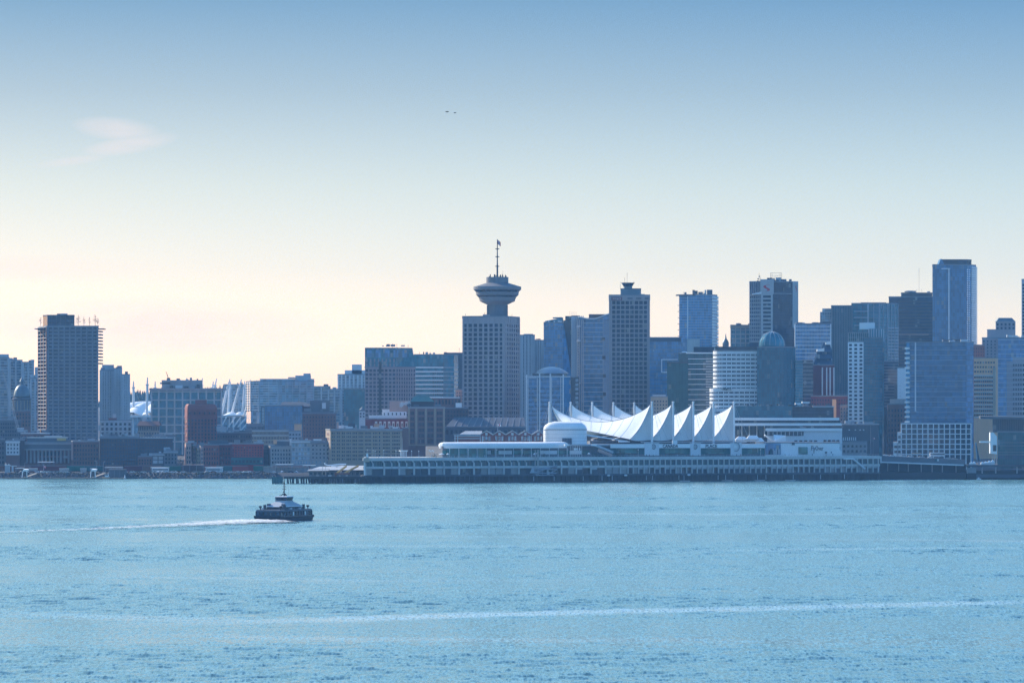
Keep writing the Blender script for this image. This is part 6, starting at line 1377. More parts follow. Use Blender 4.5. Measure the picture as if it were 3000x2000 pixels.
for p0, p1 in ((1888, 1930), (2022, 2052), (2140, 2172)):
    tw('pylon', 'white_wall', p0, p1, 1297, 1334, 1.2, V0 - 1.2)
    pm = (p0 + p1) / 2 + (6 if p1 == 1930 else 0); xx, yy = T(pm, V0 - 2.0)
    rr_ = 3.2 if p0 == 2140 else 1.6
    m = MB(); n_ = 20; zc = TZ(pm, 1308, V0)
    for k in range(n_):
        a0, a1 = 2 * math.pi * k / n_, 2 * math.pi * (k + 1) / n_
        for a in (a0,): m.tube((xx + math.cos(a0) * rr_ * .8, yy, zc + math.sin(a0) * rr_), (xx + math.cos(a1) * rr_ * .8, yy, zc + math.sin(a1) * rr_), .42, .42, 4)
    m.build('round_emblem', 'mid_grey', tr); bx('emblem_centre', 'pale_grey' if p0 != 2140 else 'white', tr, xx, yy, zc, rr_ * .9, .3, rr_ * .7, TF.rz)
for wd, px in (('CANADA', 1964), ('PLACE', 2084)):
    xx, yy = T(px, V0 - 2.4); text(wd, 3.3, 'black_steel', tr, (xx, yy, TZ(px, 1306.5, V0)), TF.rz, sx=.88 if wd == 'CANADA' else 1.0, bold=.05)
xx, yy = T(1977, V0 - 1); bx('white_box', 'white', tr, xx, yy, TZ(1977, 1295, V0), 3.8, .6, 2.6, TF.rz)
# long white canopy with a rounded end
t = thing('long_canopy', 'long white canopy roof with a rounded end on the promenade', 'canopy', *T(1480, 24), ZT)
def capsule(u0, u1, v0, v1, k=1.0, taper=.25):
    pts = []; vm, hw = (v0 + v1) / 2, (v1 - v0) / 2 * k
    um, hl = (u0 + u1) / 2, (u1 - u0) / 2
    for i in range(28):
        a = 2 * math.pi * i / 28; c, s = math.cos(a), math.sin(a)
        cu = math.copysign(abs(c) ** .45, c); su = math.copysign(abs(s) ** .75, s)
        pts.append(TF.at(um + cu * hl * (1 - (1 - k) * .1), -(vm + su * hw * (1 - (taper if cu > .6 else 0)))))
    return pts
cu0, cu1 = U(1290, 22), U(1664, 22)
lay = [(1.0, 23.6), (1.02, 25.6), (.94, 26.9), (.70, 27.6), (.3, 27.9)]
for i in range(4):
    MB().prism(capsule(cu0, cu1, 13, 33, lay[i][0]), lay[i][1], lay[i + 1][1], capsule(cu0, cu1, 13, 33, lay[i + 1][0])).build('roof_edge' if i == 0 else 'roof_shell', 'white', t)
for i in range(14): xx, yy = TF.at(cu0 + 4 + (cu1 - cu0 - 8) * i / 13, -15); MB().tube((xx, yy, ZT), (xx, yy, 23.8), .22, .22, 6).build('post', 'white_wall', t)
fs = Face(TF.at(cu0 + 3, -17.2), TF.at(cu0 + 34, -17.2)); bx('glass_front', 'glass_deck', t, *fs.at(15, 0), 20.4, 31, .5, 6, TF.rz)
# promenade furniture
def umbrella(px, v, r, label, mat='white'):
    x, y = T(px, v); t = thing('parasol', label, 'parasol', x, y, ZT + .2); MB().tube((x, y, ZT + .2), (x, y, ZT + 2.4), .08, .08, 5).build('pole', 'steel', t); MB().lathe(x, y, [(r, ZT + 2.2), (r * .95, ZT + 2.45), (.1, ZT + 3.2)], 10).build('cover', mat, t)
umbrella(1294, 8, 2.1, 'big white parasol at the rounded canopy end'); umbrella(1312, 9, 1.1, 'small white parasol beside the rounded canopy end'); umbrella(1567, 6, 1.3, 'white parasol above the gangway tower'); umbrella(1725, 6, 1.1, 'white parasol near the foot of the escalator roof')
for px, y0, lab in ((1076, 1318, 'first lamp post from the terminal tip'), (1093, 1320, 'second lamp post from the terminal tip'), (1099, 1322, 'third lamp post from the terminal tip'), (1124, 1320, 'fourth lamp post from the terminal tip'), (1160, 1321, 'lamp post just before the white columned kiosk'), (1206, 1322, 'lamp post just past the white columned kiosk'), (1227, 1322, 'lamp post midway between kiosk and canopy'), (1372, 1318, 'lamp post in front of the green canopy glass'), (1455, 1318, 'lamp post before the white terrace banner'), (1528, 1318, 'lamp post close to the gangway tower'), (1870, 1318, 'bright lamp post below the first big sail'), (2228, 1318, 'bright lamp post near the blue mural')):
    x, y = T(px, 5); tt = thing('lamp_post', lab, 'lamp post', x, y, ZT + .2, 'lamp posts along the promenade'); zt_ = TZ(px, y0, 5); MB().tube((x, y, ZT + .2), (x, y, zt_), .12, .09, 5).build('post', 'white_wall', tt); MB().lathe(x, y, [(.2, zt_), (.38, zt_ + .3), (.1, zt_ + .65)], 8).build('lantern', 'white', tt)
x, y = T(1182, 8); tt = thing('columned_kiosk', 'small white columned kiosk on the terminal roof', 'kiosk', x, y, ZT + .2); bx('roof', 'white', tt, x, y, ZT + 4.9, 5.6, 3, .6, TF.rz)
for i in range(5): bx('column', 'white', tt, x - 2 + i, y - 1.1 + i * .18, ZT + 2.5, .4, .4, 4.4)
pole(1175, 1337, 1278, T(1175, 20)[1], 'tall white mast behind the columned kiosk', 'mast', 'white_mast'); pole(1179, 1337, 1281, T(1179, 20)[1], 'second thinner white mast behind the columned kiosk', 'mast', 'white_mast')
for px, lab in ((1256, 'white flag square to the wind on the terminal roof'), (1264, 'white flag drooping beside the square one on the terminal roof')):
    x, y = T(px, 9); tt = thing('flag_pole', lab, 'flag', x, y, ZT + .2, 'flags on the terminal roof'); MB().tube((x, y, ZT + .2), (x, y, TZ(px, 1317, 9)), .1, .07, 5).build('pole', 'steel', tt); flag(px + .3, 1317, 1323, 1.6, y, tt, ('white', 'white'))
def bush(px, v, r, label, group, z=None):
    x, y = T(px, v); z = ZT + .2 if z is None else z; mb = MB()
    for i in range(80):
        p = Vector((x + R.gauss(0, r * .45), y + R.gauss(0, r * .3), z + abs(R.gauss(r * .6, r * .4)))); a = Vector((R.uniform(-1, 1), R.uniform(-1, 1), R.uniform(-1, 1))) * .4 * r * .5; c = Vector((R.uniform(-1, 1), R.uniform(-1, 1), R.uniform(-1, 1))) * .4 * r * .5
        n0 = len(mb.v); mb.v += [tuple(p), tuple(p + a), tuple(p + a + c), tuple(p + c)]; mb.f.append((n0, n0 + 1, n0 + 2, n0 + 3))
    mb.top('planter_bush', 'leaf', label, 'bush', group)
for px, r, lab in ((1272, 2.2, 'dark bush under the white flags'), (1318, 2.2, 'dark bush left of the green canopy glass'), (1334, 1.7, 'lower dark bush before the green canopy glass'), (1530, 1.9, 'dark bush beside the gangway tower'), (1540, 1.6, 'smaller dark bush beside the gangway tower'), (1592, 1.8, 'dark bush at the edge of the white terrace banner'), (1742, 2.4, 'dark bush before the escalator roof'), (1757, 2.0, 'second dark bush before the escalator roof'), (1812, 3.2, 'tall dark bush below the first big sail'), (1826, 2.5, 'rounder dark bush below the first big sail'), (1842, 1.8, 'small dark bush below the first big sail')):
    bush(px, 10, r, lab, 'bushes along the promenade')
# people strolling along the promenade: small, simple upright figures
def person_mesh(step, mat):
    me = bpy.data.meshes.new('person'); bm = bmesh.new()
    P = [(0, 0, .92), (0, 0, 1.18), (0, 0, 1.42), (0, 0, 1.52), (0, .02, 1.66), (0, .01, 1.76), (-.19, 0, 1.40), (-.24, -.04, 1.14), (-.22, .06, .90), (.19, 0, 1.40), (.24, .04, 1.14), (.22, .10, .90), (-.09, 0, .88), (-.10, step, .48), (-.10, step * .6 - .02, .06), (-.10, step * .6 + .12, .03), (.09, 0, .88), (.10, -step, .48), (.10, -step * 1.4, .08), (.10, -step * 1.4 + .12, .04)]
    E_ = [(0, 1), (1, 2), (2, 3), (3, 4), (4, 5), (2, 6), (6, 7), (7, 8), (2, 9), (9, 10), (10, 11), (0, 12), (12, 13), (13, 14), (14, 15), (0, 16), (16, 17), (17, 18), (18, 19)]
    rr = [.15, .14, .15, .06, .10, .07, .07, .055, .04, .07, .055, .04, .10, .07, .05, .04, .10, .07, .05, .04]
    vs_ = [bm.verts.new(p) for p in P]; [bm.edges.new((vs_[a], vs_[c])) for a, c in E_]; bm.to_mesh(me); bm.free()
    o = bpy.data.objects.new('person', me); col.objects.link(o)
    o.modifiers.new('skin', 'SKIN'); sl = me.skin_vertices[0].data
    for i, r in enumerate(rr): sl[i].radius = (r, r * .8)
    sl[0].use_root = True
    bpy.context.view_layer.update()
    m2 = bpy.data.meshes.new_from_object(o.evaluated_get(bpy.context.evaluated_depsgraph_get())); bpy.data.objects.remove(o)
    m2.materials.clear(); m2.materials.append(MAT[mat]); m2.name = 'person_body'
    return m2
PM = [(person_mesh(.12, 'coat_dark'), 'dark'), (person_mesh(.05, 'coat_warm'), 'brown'), (person_mesh(.15, 'navy'), 'navy blue'), (person_mesh(.02, 'pale_grey'), 'pale grey')]
WH = [(1894, 'below the first emblem pylon'), (1903, 'below the first emblem pylon'), (1914, 'below the first emblem pylon'), (1922, 'beside the first emblem pylon'), (1935, 'under the first green arch'), (1950, 'below the dark first word'), (1962, 'below the dark first word'), (1985, 'under the second green arch'), (2010, 'under the second green arch'), (2030, 'below the middle pylon'), (2046, 'below the middle pylon'), (2064, 'below the dark second word'), (2080, 'below the dark second word'), (2110, 'under the third green arch'), (2125, 'beside a stroller under the third green arch'), (2146, 'below the round emblem'), (2158, 'below the round emblem'), (2170, 'beside the round emblem pylon'), (2300, 'beside the blue mural'), (2312, 'beside the blue mural'), (2380, 'below the dark rooftop lettering'), (2420, 'at the white curved wall'), (2440, 'at the white curved wall'), (1650, 'before the white terrace banner'), (1700, 'at the escalator foot'), (1860, 'below the first big sail'), (1340, 'at the rounded canopy end'), (1420, 'before the green terrace panels'), (1110, 'near the terminal tip'), (1145, 'near the white kiosk')]
for i, (px, wh) in enumerate(WH):
    me, cn = PM[i % 4]; x, y = T(px, 2.5 + (i % 3)); o = link('person', me); o.location = (x, y, ZT + .2); o.rotation_euler = (0, 0, R.uniform(0, 6.28))
    tag(o, 'person in a %s coat %s' % (cn, wh), 'person', 'people on the promenade')
# escalator roof and pergola
tt = thing('escalator_roof', 'sloping roofed stair coming down to the promenade', 'stair', *T(1750, 14), ZT)
p, q = T(1742, 13), T(1796, 11); MB().tube((*p, TZ(1742, 1303, 13)), (*q, TZ(1796, 1325, 11)), .9, .9, 6).build('sloping_roof', 'pale_grey', tt); MB().tube((*T(1752, 13), TZ(1752, 1318, 13)), (*T(1792, 11), TZ(1792, 1334, 11)), 1.2, 1.2, 6).build('stair_flight', 'pink_stone_and_sun', tt)
MB().tube((*T(1660, 13), TZ(1660, 1303, 13)), (*p, TZ(1742, 1303, 13)), .35, .35, 5).build('long_beam', 'pale_grey', tt)
for px in (1660, 1740): xx, yy = T(px, 12); bx('white_cap', 'white', tt, xx, yy, TZ(px, 1303, 12), 3.4, 2, 1.3, TF.rz)
for i in range(6): xx, yy = T(1672 + i * 6.5, 13); MB().tube((xx, yy, ZT), (xx, yy, TZ(1672, 1302 + (i % 2) * 4, 13)), .14, .14, 5).build('post', 'white_wall', tt)
for i, px in enumerate((1683, 1687, 1691, 1698)): xx, yy = T(px, 11.5); bx('white_cube', 'white', tt, xx, yy, TZ(px, 1315, 11.5), .9, .9, 1.4)
# boarding gangway tower
x, y = T(1594, -3); tt = thing('gangway_tower', 'blue grey steel boarding tower with folded gangways on the apron', 'gangway tower', x, y, ZD)
for px in (1568, 1575, 1578): xx, yy = T(px, -2.5); bx('mast', 'steel', tt, xx, yy, (ZD + TZ(px, 1316)) / 2, .5, .6, TZ(px, 1316) - ZD)
for p0, y0, p1, y1, r in ((1566, 1384, 1632, 1363, .5), (1560, 1372, 1632, 1375, .45), (1552, 1384, 1630, 1386, .5), (1578, 1375, 1632, 1366, .3), (1566, 1333, 1578, 1322, .35), (1570, 1391, 1622, 1391, .4), (1553, 1384, 1566, 1370, .4), (1600, 1391, 1630, 1376, .3)):
    (xa, ya), (xb, yb_) = T(p0, -3), T(p1, -3); MB().tube((xa, ya, TZ(p0, y0)), (xb, yb_, TZ(p1, y1)), r, r, 5).build('truss', 'steel', tt)
MB().prism([T(1553, -3.4), T(1566, -3.4), T(1566, -1.6), T(1553, -1.6)], TZ(1560, 1385), TZ(1560, 1370), [T(1558, -3.4), T(1565, -3.4), T(1565, -1.6), T(1558, -1.6)]).build('cabin', 'pale_grey', tt)
for px in (1572, 1590, 1606, 1618): xx, yy = T(px, -3); bx('frame', 'steel', tt, xx, yy, TZ(px, 1381), .3, .4, 5)
xx, yy = T(1606, -3.4); bx('counterweight', 'pale_grey', tt, xx, yy, TZ(1606, 1385), 2, 1.2, 2)

# ------------------------------------------------------------------ white sails
sr = thing('sail_roof', 'five white tent sails hung between tall masts over the terminal', 'roof', X(1880, 2930), 2930, 25.5)
FM = [Vector((X(px, 2905 + 13 * i), 2905 + 13 * i)) for i, px in enumerate((1910, 1972, 2031, 2090, 2150))]
BM = [Vector((X(px, 2980 + 13 * i), 2980 + 13 * i)) for i, px in enumerate((1610, 1672, 1735, 1797, 1858))]
ZA, ZV = 54.4, 29.6
def V3(p, z): return Vector((p.x, p.y, z))
for i in range(5):
    w = (BM[i] - FM[i]).normalized(); Wd = (BM[i] - FM[i]).length
    c = (FM[1] - FM[0]) if i == 0 else (FM[i] - FM[i - 1]); hf = c.length / 2; c = c.normalized()
    af, ab = V3(FM[i] + w * 1.3, ZA), V3(BM[i] - w * 1.3, ZA + .6)
    FLc, FRc = V3(FM[i] + w * 11 - c * hf, ZV), V3(FM[i] + w * 11 + c * hf, ZV)
    BLc, BRc = V3(BM[i] - w * 11 - c * hf, ZV), V3(BM[i] - w * 11 + c * hf, ZV)
    if i == 0:
        BLc = Vector((X(1668, 2958), 2958, Z(1247, 2958)))
    def ridge(a):
        p = af.lerp(ab, a); p.z = ZA - (12.6 if i == 0 else 12.0) * (4 * a * (1 - a)) ** .82
        return p
    def valley(a, L, Rr, first):
        p = L.lerp(Rr, a); p.z += (0 if first else 3.5) * 4 * a * (1 - a)
        if first: 
            k_ = max(0.0, min(1.0, (a - .45) / .4)); q = c * (2.0 * math.sin(math.pi * a) + 8.0 * k_ * k_ * (1 - a) * 3); p.x -= q.x; p.y -= q.y
        return p
    def side(L, Rr, first=False):
        def fn(a, t):
            p0, p1 = ridge(a), valley(a, L, Rr, first)
            p = p0.lerp(p1, t)
            e = math.exp(-((a * Wd) / 14) ** 2) + math.exp(-(((1 - a) * Wd) / 14) ** 2)
            p.z -= (1.1 + 2.7 * e) * math.sin(math.pi * t) * (1 - .25 * t)
            return p
        return fn
    def hip(f0, f1, end, inn, drop):
        def fn(a, t):
            p = f0(end, t).lerp(f1(end, t), a)
            k = math.sin(math.pi * a)
            p.x += inn.x * (3.2 * math.sin(math.pi * t) + 2.0 * t) * k; p.y += inn.y * (3.2 * math.sin(math.pi * t) + 2.0 * t) * k
            p.z -= drop * k ** .6 * t
            return p
        return fn
    fL, fR = side(FLc, BLc, i == 0), side(FRc, BRc)
    mb = MB()
    mb.grid(side(FLc, BLc, i == 0), 40, 16); mb.grid(side(FRc, BRc), 40, 16)
    o = mb.build('sail', 'fabric', sr, smooth=True)
    mh = MB(); mh.grid(hip(fL, fR, 0.0, w, 1.2), 16, 18); mh.grid(hip(fL, fR, 1.0, -w, 2.0), 16, 18)
    mh.build('sail_end', 'fabric', sr, smooth=True)
    for L, ap, inn, ok in ((FLc, af, w, 1), (BRc, ab, -w, 0), (FRc, af, w, 0), (BLc, ab, -w, 0)):
        pts = []
        f0 = side(FLc, BLc, i == 0) if L in (FLc, BLc) else side(FRc, BRc)
        a_ = 0.0 if L in (FLc, FRc) else 1.0
        pts = [f0(a_, k / 12) for k in range(13)]
        m_ = MB()
        for p, q in zip(pts[:-1], pts[1:]): m_.tube(p, q, .17, .17, 4)
        m_.build('seam', 'mid_grey', sr)
    m_ = MB(); rp = [ridge(k / 30) + Vector((0, 0, .12)) for k in range(31)]
    for p, q in zip(rp[:-1], rp[1:]): m_.tube(p, q, .16, .16, 4)
    m_.build('ridge_cable', 'mid_grey', sr)
    for k in range(1, 8):
        fnL = side(FLc, BLc, i == 0); a_ = .04 + k * .11; m_ = MB(); pts = [fnL(a_, s / 10) + Vector((0, 0, .06)) for s in range(11)]
        for p, q in zip(pts[:-1], pts[1:]): m_.tube(p, q, .07, .07, 3)
        m_.build('seam', 'pale_grey', sr)
    for P_, px in ((FM[i], 0), (BM[i], 1)):
        m_ = MB(); m_.tube((P_.x, P_.y, 25), (P_.x, P_.y, 50), .85, .85, 10); m_.tube((P_.x, P_.y, 50), (P_.x, P_.y, 56.2), .85, .55, 10); m_.lathe(P_.x, P_.y, [(.9, 55.6), (.9, 56.2), (.1, 56.6)], 8)
        m_.build('mast', 'white', sr)
        out = (-w if px == 0 else w) * 13
        for s_ in (-3.5, 3.5): MB().tube((P_.x, P_.y, 55.5), (P_.x + out.x + c.x * s_, P_.y + out.y + c.y * s_, 27), .12, .12, 4).build('stay', 'pale_grey', sr)
        MB().tube((P_.x, P_.y, 55.3), af + Vector((0, 0, .4)) if px == 0 else ab + Vector((0, 0, .4)), .2, .2, 4).build('tie', 'mid_grey', sr)
MB().prism([(X(1728, 2926), 2926), (X(2150, 2972), 2972), (X(2120, 3040), 3040), (X(1700, 3010), 3010)], 24.8, 28.2).build('hall_wall', 'concrete_dark', sr)
mb = MB()
for i in range(5): 
    p = FM[i] - Vector((0, 3)); mb.tube((p.x - 8, p.y, 27.6), (p.x + 7, p.y + 3, 27.6), .25, .25, 5)
mb.build('eave_beam', 'white_wall', sr); 
for (p0, y0), (p1, y1), (p2, y2) in (((1812, 1287), (1846, 1293), (1818, 1295)), ((1700, 1268), (1840, 1291), (1730, 1274))):
    d = 2904; MB().prism([(X(p0, d), d), (X(p1, d), d), (X(p1, d), d + 8), (X(p0, d), d + 8)], [Z(y2, d), Z(y1, d) - .3, Z(y1, d) - .3, Z(y2, d)], [Z(y0, d), Z(y1, d), Z(y1, d), Z(y0, d)]).build('low_awning', 'fabric', sr)
# rounded theatre drum
t = thing('theatre_drum', 'white rounded theatre drum at the foot of the first sail', 'building', X(1658, 2895), 2895, 25.0)
def sq(k, cx=X(1656, 2900), cy=2906, hx=15.4, hy=13):
    return [(cx + math.copysign(abs(math.cos(a)) ** .5, math.cos(a)) * (hx - 4 + 4 * k), cy + math.copysign(abs(math.sin(a)) ** .5, math.sin(a)) * (hy - 4 + 4 * k)) for a in [2 * math.pi * i / 40 for i in range(40)]]
zs = [(1.0, 24.6), (1.0, 30.0), (1.0, 36.4), (.93, 38.2), (.62, 39.8), (.1, 41.2), (-1.0, 42.2)]
for (k0, z0), (k1, z1) in zip(zs[:-1], zs[1:]): MB().prism(sq(k0), z0, z1, sq(k1)).build('wall' if z0 < 36 else 'domed_roof', 'white', t, smooth=False)
MB().prism(sq(1.06), 36.2, 36.7).build('gutter_line', 'mid_grey', t)
for z in (28.4, 30.6, 33.2): MB().prism(sq(1.012), z, z + .14).build('panel_joint', 'pale_grey', t)
dx0 = X(1661, 2890); bx('glass_door', 'glass', t, dx0, 2892.6, 28.0, 6.8, 1.2, 4.8); bx('door_mullion', 'mid_grey', t, dx0, 2891.9, 28.0, .2, .3, 4.8)

# ------------------------------------------------------------------ white terraced hall beside the sails
D = 3015
b = Bld('terraced_hall', 'wide white terraced hall of long window bands beside the sails', 'building', [(2248, D), (2467, D)], 1254, 'white_wall', 60, zb=16.0)
def hb(p0, p1, y0, y1, mat, name, dd=0, th=3.0):
    d = D + dd; return bx(name, mat, b.root, X((p0 + p1) / 2, d), d + th / 2 - .5, (Z(y0, d) + Z(y1, d)) / 2, (p1 - p0) / F * d, th, abs(Z(y1, d) - Z(y0, d)))
hb(2150, 2250, 1247, 1300, 'glass_dark', 'recess_glazing', 10, 20)
for i in range(4): hb(2172 + i * 22, 2174.5 + i * 22, 1247, 1280, 'white_wall', 'column', 8, .8)
hb(2148, 2466, 1239, 1246.5, 'white', 'white_band', -1.2, 26); hb(2152, 2462, 1231, 1239, 'glass_dark', 'window_band', 1, 20); hb(2150, 2459, 1223, 1231, 'white', 'white_band', -.4, 26)
g1 = hb(2150, 2325, 1189, 1223, 'glass_teal', 'glazed_storey', 6, 24); hb(2322, 2442, 1191, 1223, 'glass_dark', 'glazed_storey', 5, 24)
gf = Face((X(2150, D + 5.4), D + 5.4), (X(2325, D + 5.4), D + 5.4)); mullions(b.root, gf, Z(1223, D + 5), Z(1189, D + 5), 8, 44, 'slate', .14)
gf2 = Face((X(2322, D + 4.4), D + 4.4), (X(2442, D + 4.4), D + 4.4)); mullions(b.root, gf2, Z(1223, D + 5), Z(1191, D + 5), 4, 30, 'slate', .12); hb(2382, 2444, 1189, 1192, 'pale_grey', 'parapet', 4, 10); hb(2322, 2440, 1207, 1209.5, 'slate', 'floor_line', 4.2, 1)
hb(2248, 2343, 1247, 1253.5, 'glass_dark', 'window_band', -.2, 1.2); hb(2362, 2466, 1247, 1253.5, 'glass_dark', 'window_band', -.2, 1.2)
hb(2243, 2467, 1254, 1262, 'white', 'white_band', -1.0, 6); hb(2250, 2354, 1264, 1276, 'glass_dark', 'window_band', -.1, 1.2)
for i in range(9): hb(2252 + i * 12, 2253.2 + i * 12, 1264, 1276, 'white_wall', 'mullion', -.4, .5)
for i in range(5): hb(2327 + i * 14.5, 2336 + i * 14.5, 1289, 1293.5, 'glass_dark', 'arched_opening', -.2, 1)
for i in range(4): hb(2413 + i * 12.5, 2421 + i * 12.5, 1288, 1301, 'glass_dark', 'arched_opening', -.2, 1); 
for i in range(2): hb(2442 + i * 11, 2450 + i * 11, 1307, 1316, 'glass', 'opening', -.2, 1)
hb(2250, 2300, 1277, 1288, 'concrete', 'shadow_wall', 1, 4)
for k in range(26):
    px = R.uniform(2160, 2440); bx('roof_plant', R.choice(('leaf', 'dark_grey', 'mid_grey')), b.root, X(px, D), D + R.uniform(8, 20), Z(1188, D) + R.uniform(.2, .8), R.uniform(.8, 3), 2, R.uniform(.6, 1.8))
for p0, p1, y in ((2350, 2372, 1176), (2330, 2346, 1180)): hb(p0, p1, y, y + 5, 'white', 'roof_pavilion', 24, 6)
lw = Bld('mural_wall', 'low white curved wall with a blue mural and dark sign lettering', 'building', [(2240, 2945), (2290, 2945), (2340, 2945), (2460, 2950)], 1298, 'white', 40, zb=17.0)
hb2 = lambda p0, p1, y0, y1, mat, name, d=2944.6: bx(name, mat, lw.root, X((p0 + p1) / 2, d), d - .1, (Z(y0, d) + Z(y1, d)) / 2, (p1 - p0) / F * d, .5, abs(Z(y1, d) - Z(y0, d)))
hb2(2242, 2287, 1299, 1331, 'glass_blue', 'blue_mural')
for i in range(9): o = hb2(2252 + i * 4, 2254 + i * 4 + R.random() * 3, 1316 + R.uniform(-4, 4), 1330, R.choice(('teal_wall', 'navy', 'pale_grey')), 'mural_figure', 2944.2)
hb2(2339, 2366, 1309, 1330, 'glass_deck', 'green_glazing'); hb2(2320, 2328, 1296, 1303, 'dark_grey', 'dark_window'); hb2(2380, 2412, 1294, 1297, 'pale_grey', 'canopy_line')
text('FlyOver', 4.4, 'black_steel', lw.root, (X(2394, 2944), 2944.2, Z(1313, 2944)), 0, label='dark script lettering on the white wall', sx=.62, bold=.08)
hb2(2383.5, 2385.5, 1318, 1328, 'dark_grey', 'sign_leg'); hb2(2417, 2423, 1322, 1328, 'dark_grey', 'doorway'); hb2(2434, 2437, 1322, 1327, 'dark_grey', 'doorway')
m = MB(); d = 2948; m.prism([(X(2412, d), d), (X(2466, d), d), (X(2466, d), d + 10), (X(2412, d), d + 10)], 17.2, [Z(1300, d), Z(1322, d), Z(1322, d), Z(1300, d)]); m.build('sloping_wall', 'white', lw.root)
for i, (p0, p1, y, yb_) in enumerate(((2154, 2190, 1278, 1292), (2186, 2226, 1275, 1290), (2214, 2240, 1282, 1297))):
    d = 2975; tt = thing('white_tent', ('low white tent nearest the last sail', 'white peaked tent in the middle behind the emblem pylon', 'small white tent hut beside the mural')[i], 'tent', X((p0 + p1) / 2, d), d, 26, 'white tents on the terrace')
    MB().prism([(X(p0, d), d), (X(p1, d), d), (X(p1, d), d + 9), (X(p0, d), d + 9)], Z(yb_ - 4, d), Z(y, d), [(X(p0 + 10, d), d + 3), (X(p1 - 8, d), d + 3), (X(p1 - 8, d), d + 6), (X(p0 + 10, d), d + 6)]).build('cover', 'fabric', tt); bx('side_wall', 'white_wall', tt, X((p0 + p1) / 2, d), d + 4.5, Z(yb_ - 1, d), (p1 - p0) * .225, 7, 2.2)
d = 2990; tt = thing('white_gable', 'white folded gable roof rising behind the mural', 'roof', X(2270, d), d, 24)
MB().prism([(X(2241, d), d), (X(2272, d), d), (X(2272, d), d + 14), (X(2241, d), d + 14)], [Z(1276, d), Z(1296, d), Z(1296, d), Z(1276, d)], [Z(1272, d), Z(1292, d), Z(1292, d), Z(1272, d)]).build('roof_slope', 'white', tt)
MB().prism([(X(2270, d), d - 1), (X(2302, d), d - 1), (X(2302, d), d + 13), (X(2270, d), d + 13)], Z(1298, d), [Z(1290, d), Z(1275, d), Z(1275, d), Z(1273, d)]).build('gable_wall', 'white', tt)

# ------------------------------------------------------------------ viaduct, street corner and west hall
b = Bld('low_street_block', 'low grey street block with lit shop signs at the land end of the terminal', 'building', [(2467, 3060), (2540, 3060)], 1294, 'concrete', 20, zb=16); b.block([(2467, 3070), (2575, 3070)], 1244, None, 'concrete_dark', 20, 'shadow_block', roof='pale_grey')
for i, px in enumerate((2488, 2506, 2520, 2530)): bx('roof_lamp', 'white', b.root, X(px, 3066), 3066, Z(1259, 3066), 1.0, .8, .8)
for i in range(7): bx('shop_post', 'white', b.root, X(2471 + i * 6, 3058), 3059, Z(1285, 3058), .7, .6, 2.4)
b.units(2470, 2570, 1243, 5, (.8, 2)); windows(b.root, b.faces[0], Z(1328, 3060), Z(1300, 3060), 2, 6, .5, .5, 'glass_dark')
pole(2551, 1330, 1246, 3040, 'tall white mast at the land end of the terminal', 'mast', 'white_mast')
x = X(2558, 3030); tt = thing('flag_pole', 'red and white flag near the tall mast at the land end', 'flag', x, 3030, 17); MB().tube((x, 3030, 17), (x, 3030, Z(1281, 3030)), .1, .08, 5).build('pole', 'steel', tt); flag(2558.3, 1281, 1287, 1.5, 3030, tt, ('red', 'white', 'red'))
D = 2985
vd = thing('viaduct', 'dark waterside viaduct with a pale sloping deck edge', 'viaduct', X(2700, D), D, 0)
def vp(p0, p1, y0, y1, y2, y3, mat, name, dd=0.0, th=10.0):
    d = D + dd; MB().prism([(X(p0, d), d), (X(p1, d), d), (X(p1, d), d + th), (X(p0, d), d + th)], [Z(y1, d), Z(y3, d), Z(y3, d), Z(y1, d)], [Z(y0, d), Z(y2, d), Z(y2, d), Z(y0, d)]).build(name, mat, vd)
vp(2577, 2828, 1334, 1352, 1346, 1362, 'concrete_dark', 'parapet_wall', .5, 30); vp(2580, 2824, 1351, 1355, 1360, 1364, 'white_wall', 'deck_edge', -.6, 2.0); vp(2577, 2830, 1380, 1410, 1384, 1410, 'timber', 'quay_wall', 0, 30); vp(2577, 2830, 1352, 1384, 1360, 1386, 'dark_grey', 'back_wall', 12, 3); vp(2579, 2583, 1336, 1356, 1336, 1356, 'white_wall', 'end_post', -.8, 1.5)
for px in (2600, 2632, 2660, 2698, 2730, 2760, 2800): vp(px, px + 2.2, 1355, 1384, 1355, 1384, 'concrete', 'column', 1, 1.2)
for px, mt in ((2742, 'teal_wall'), (2748, 'white_wall')): bx('sign_panel', mt, vd, X(px, D), D + .2, Z(1347, D), 1.2, .3, 1.6)
for i, (px, L_, mt, lab) in enumerate(((2746, 11, 'white_wall', 'white coach crossing the viaduct below the gridded office base'), )): coach(px, 3012, lab, Z(1339, 3012), L_, mt)
tt = thing('awning', 'long orange awning at the foot of the gridded office base', 'awning', X(2685, 3100), 3100, Z(1334, 3100)); bx('canvas', 'orange_and_sun', tt, X(2685, 3100), 3100, Z(1327.5, 3100), 7, 2, .7); [bx('post', 'steel', tt, X(2685, 3100) + s * 3, 3100, Z(1331, 3100), .15, .15, 1.8) for s in (-1, 1)]
for i in range(9):
    px = 2592 + i * 26 + R.uniform(-6, 6); mt = R.choice(('white', 'white_wall', 'pale_grey', 'dark_grey')); car(px, 3004 + R.uniform(0, 6), mt, '%s car on the viaduct, %s from its terminal end' % (CN[mt], ('first', 'second', 'third', 'fourth', 'fifth', 'sixth', 'seventh', 'eighth', 'ninth')[i]), 0, Z(1336 + i * 1.3, 3004))
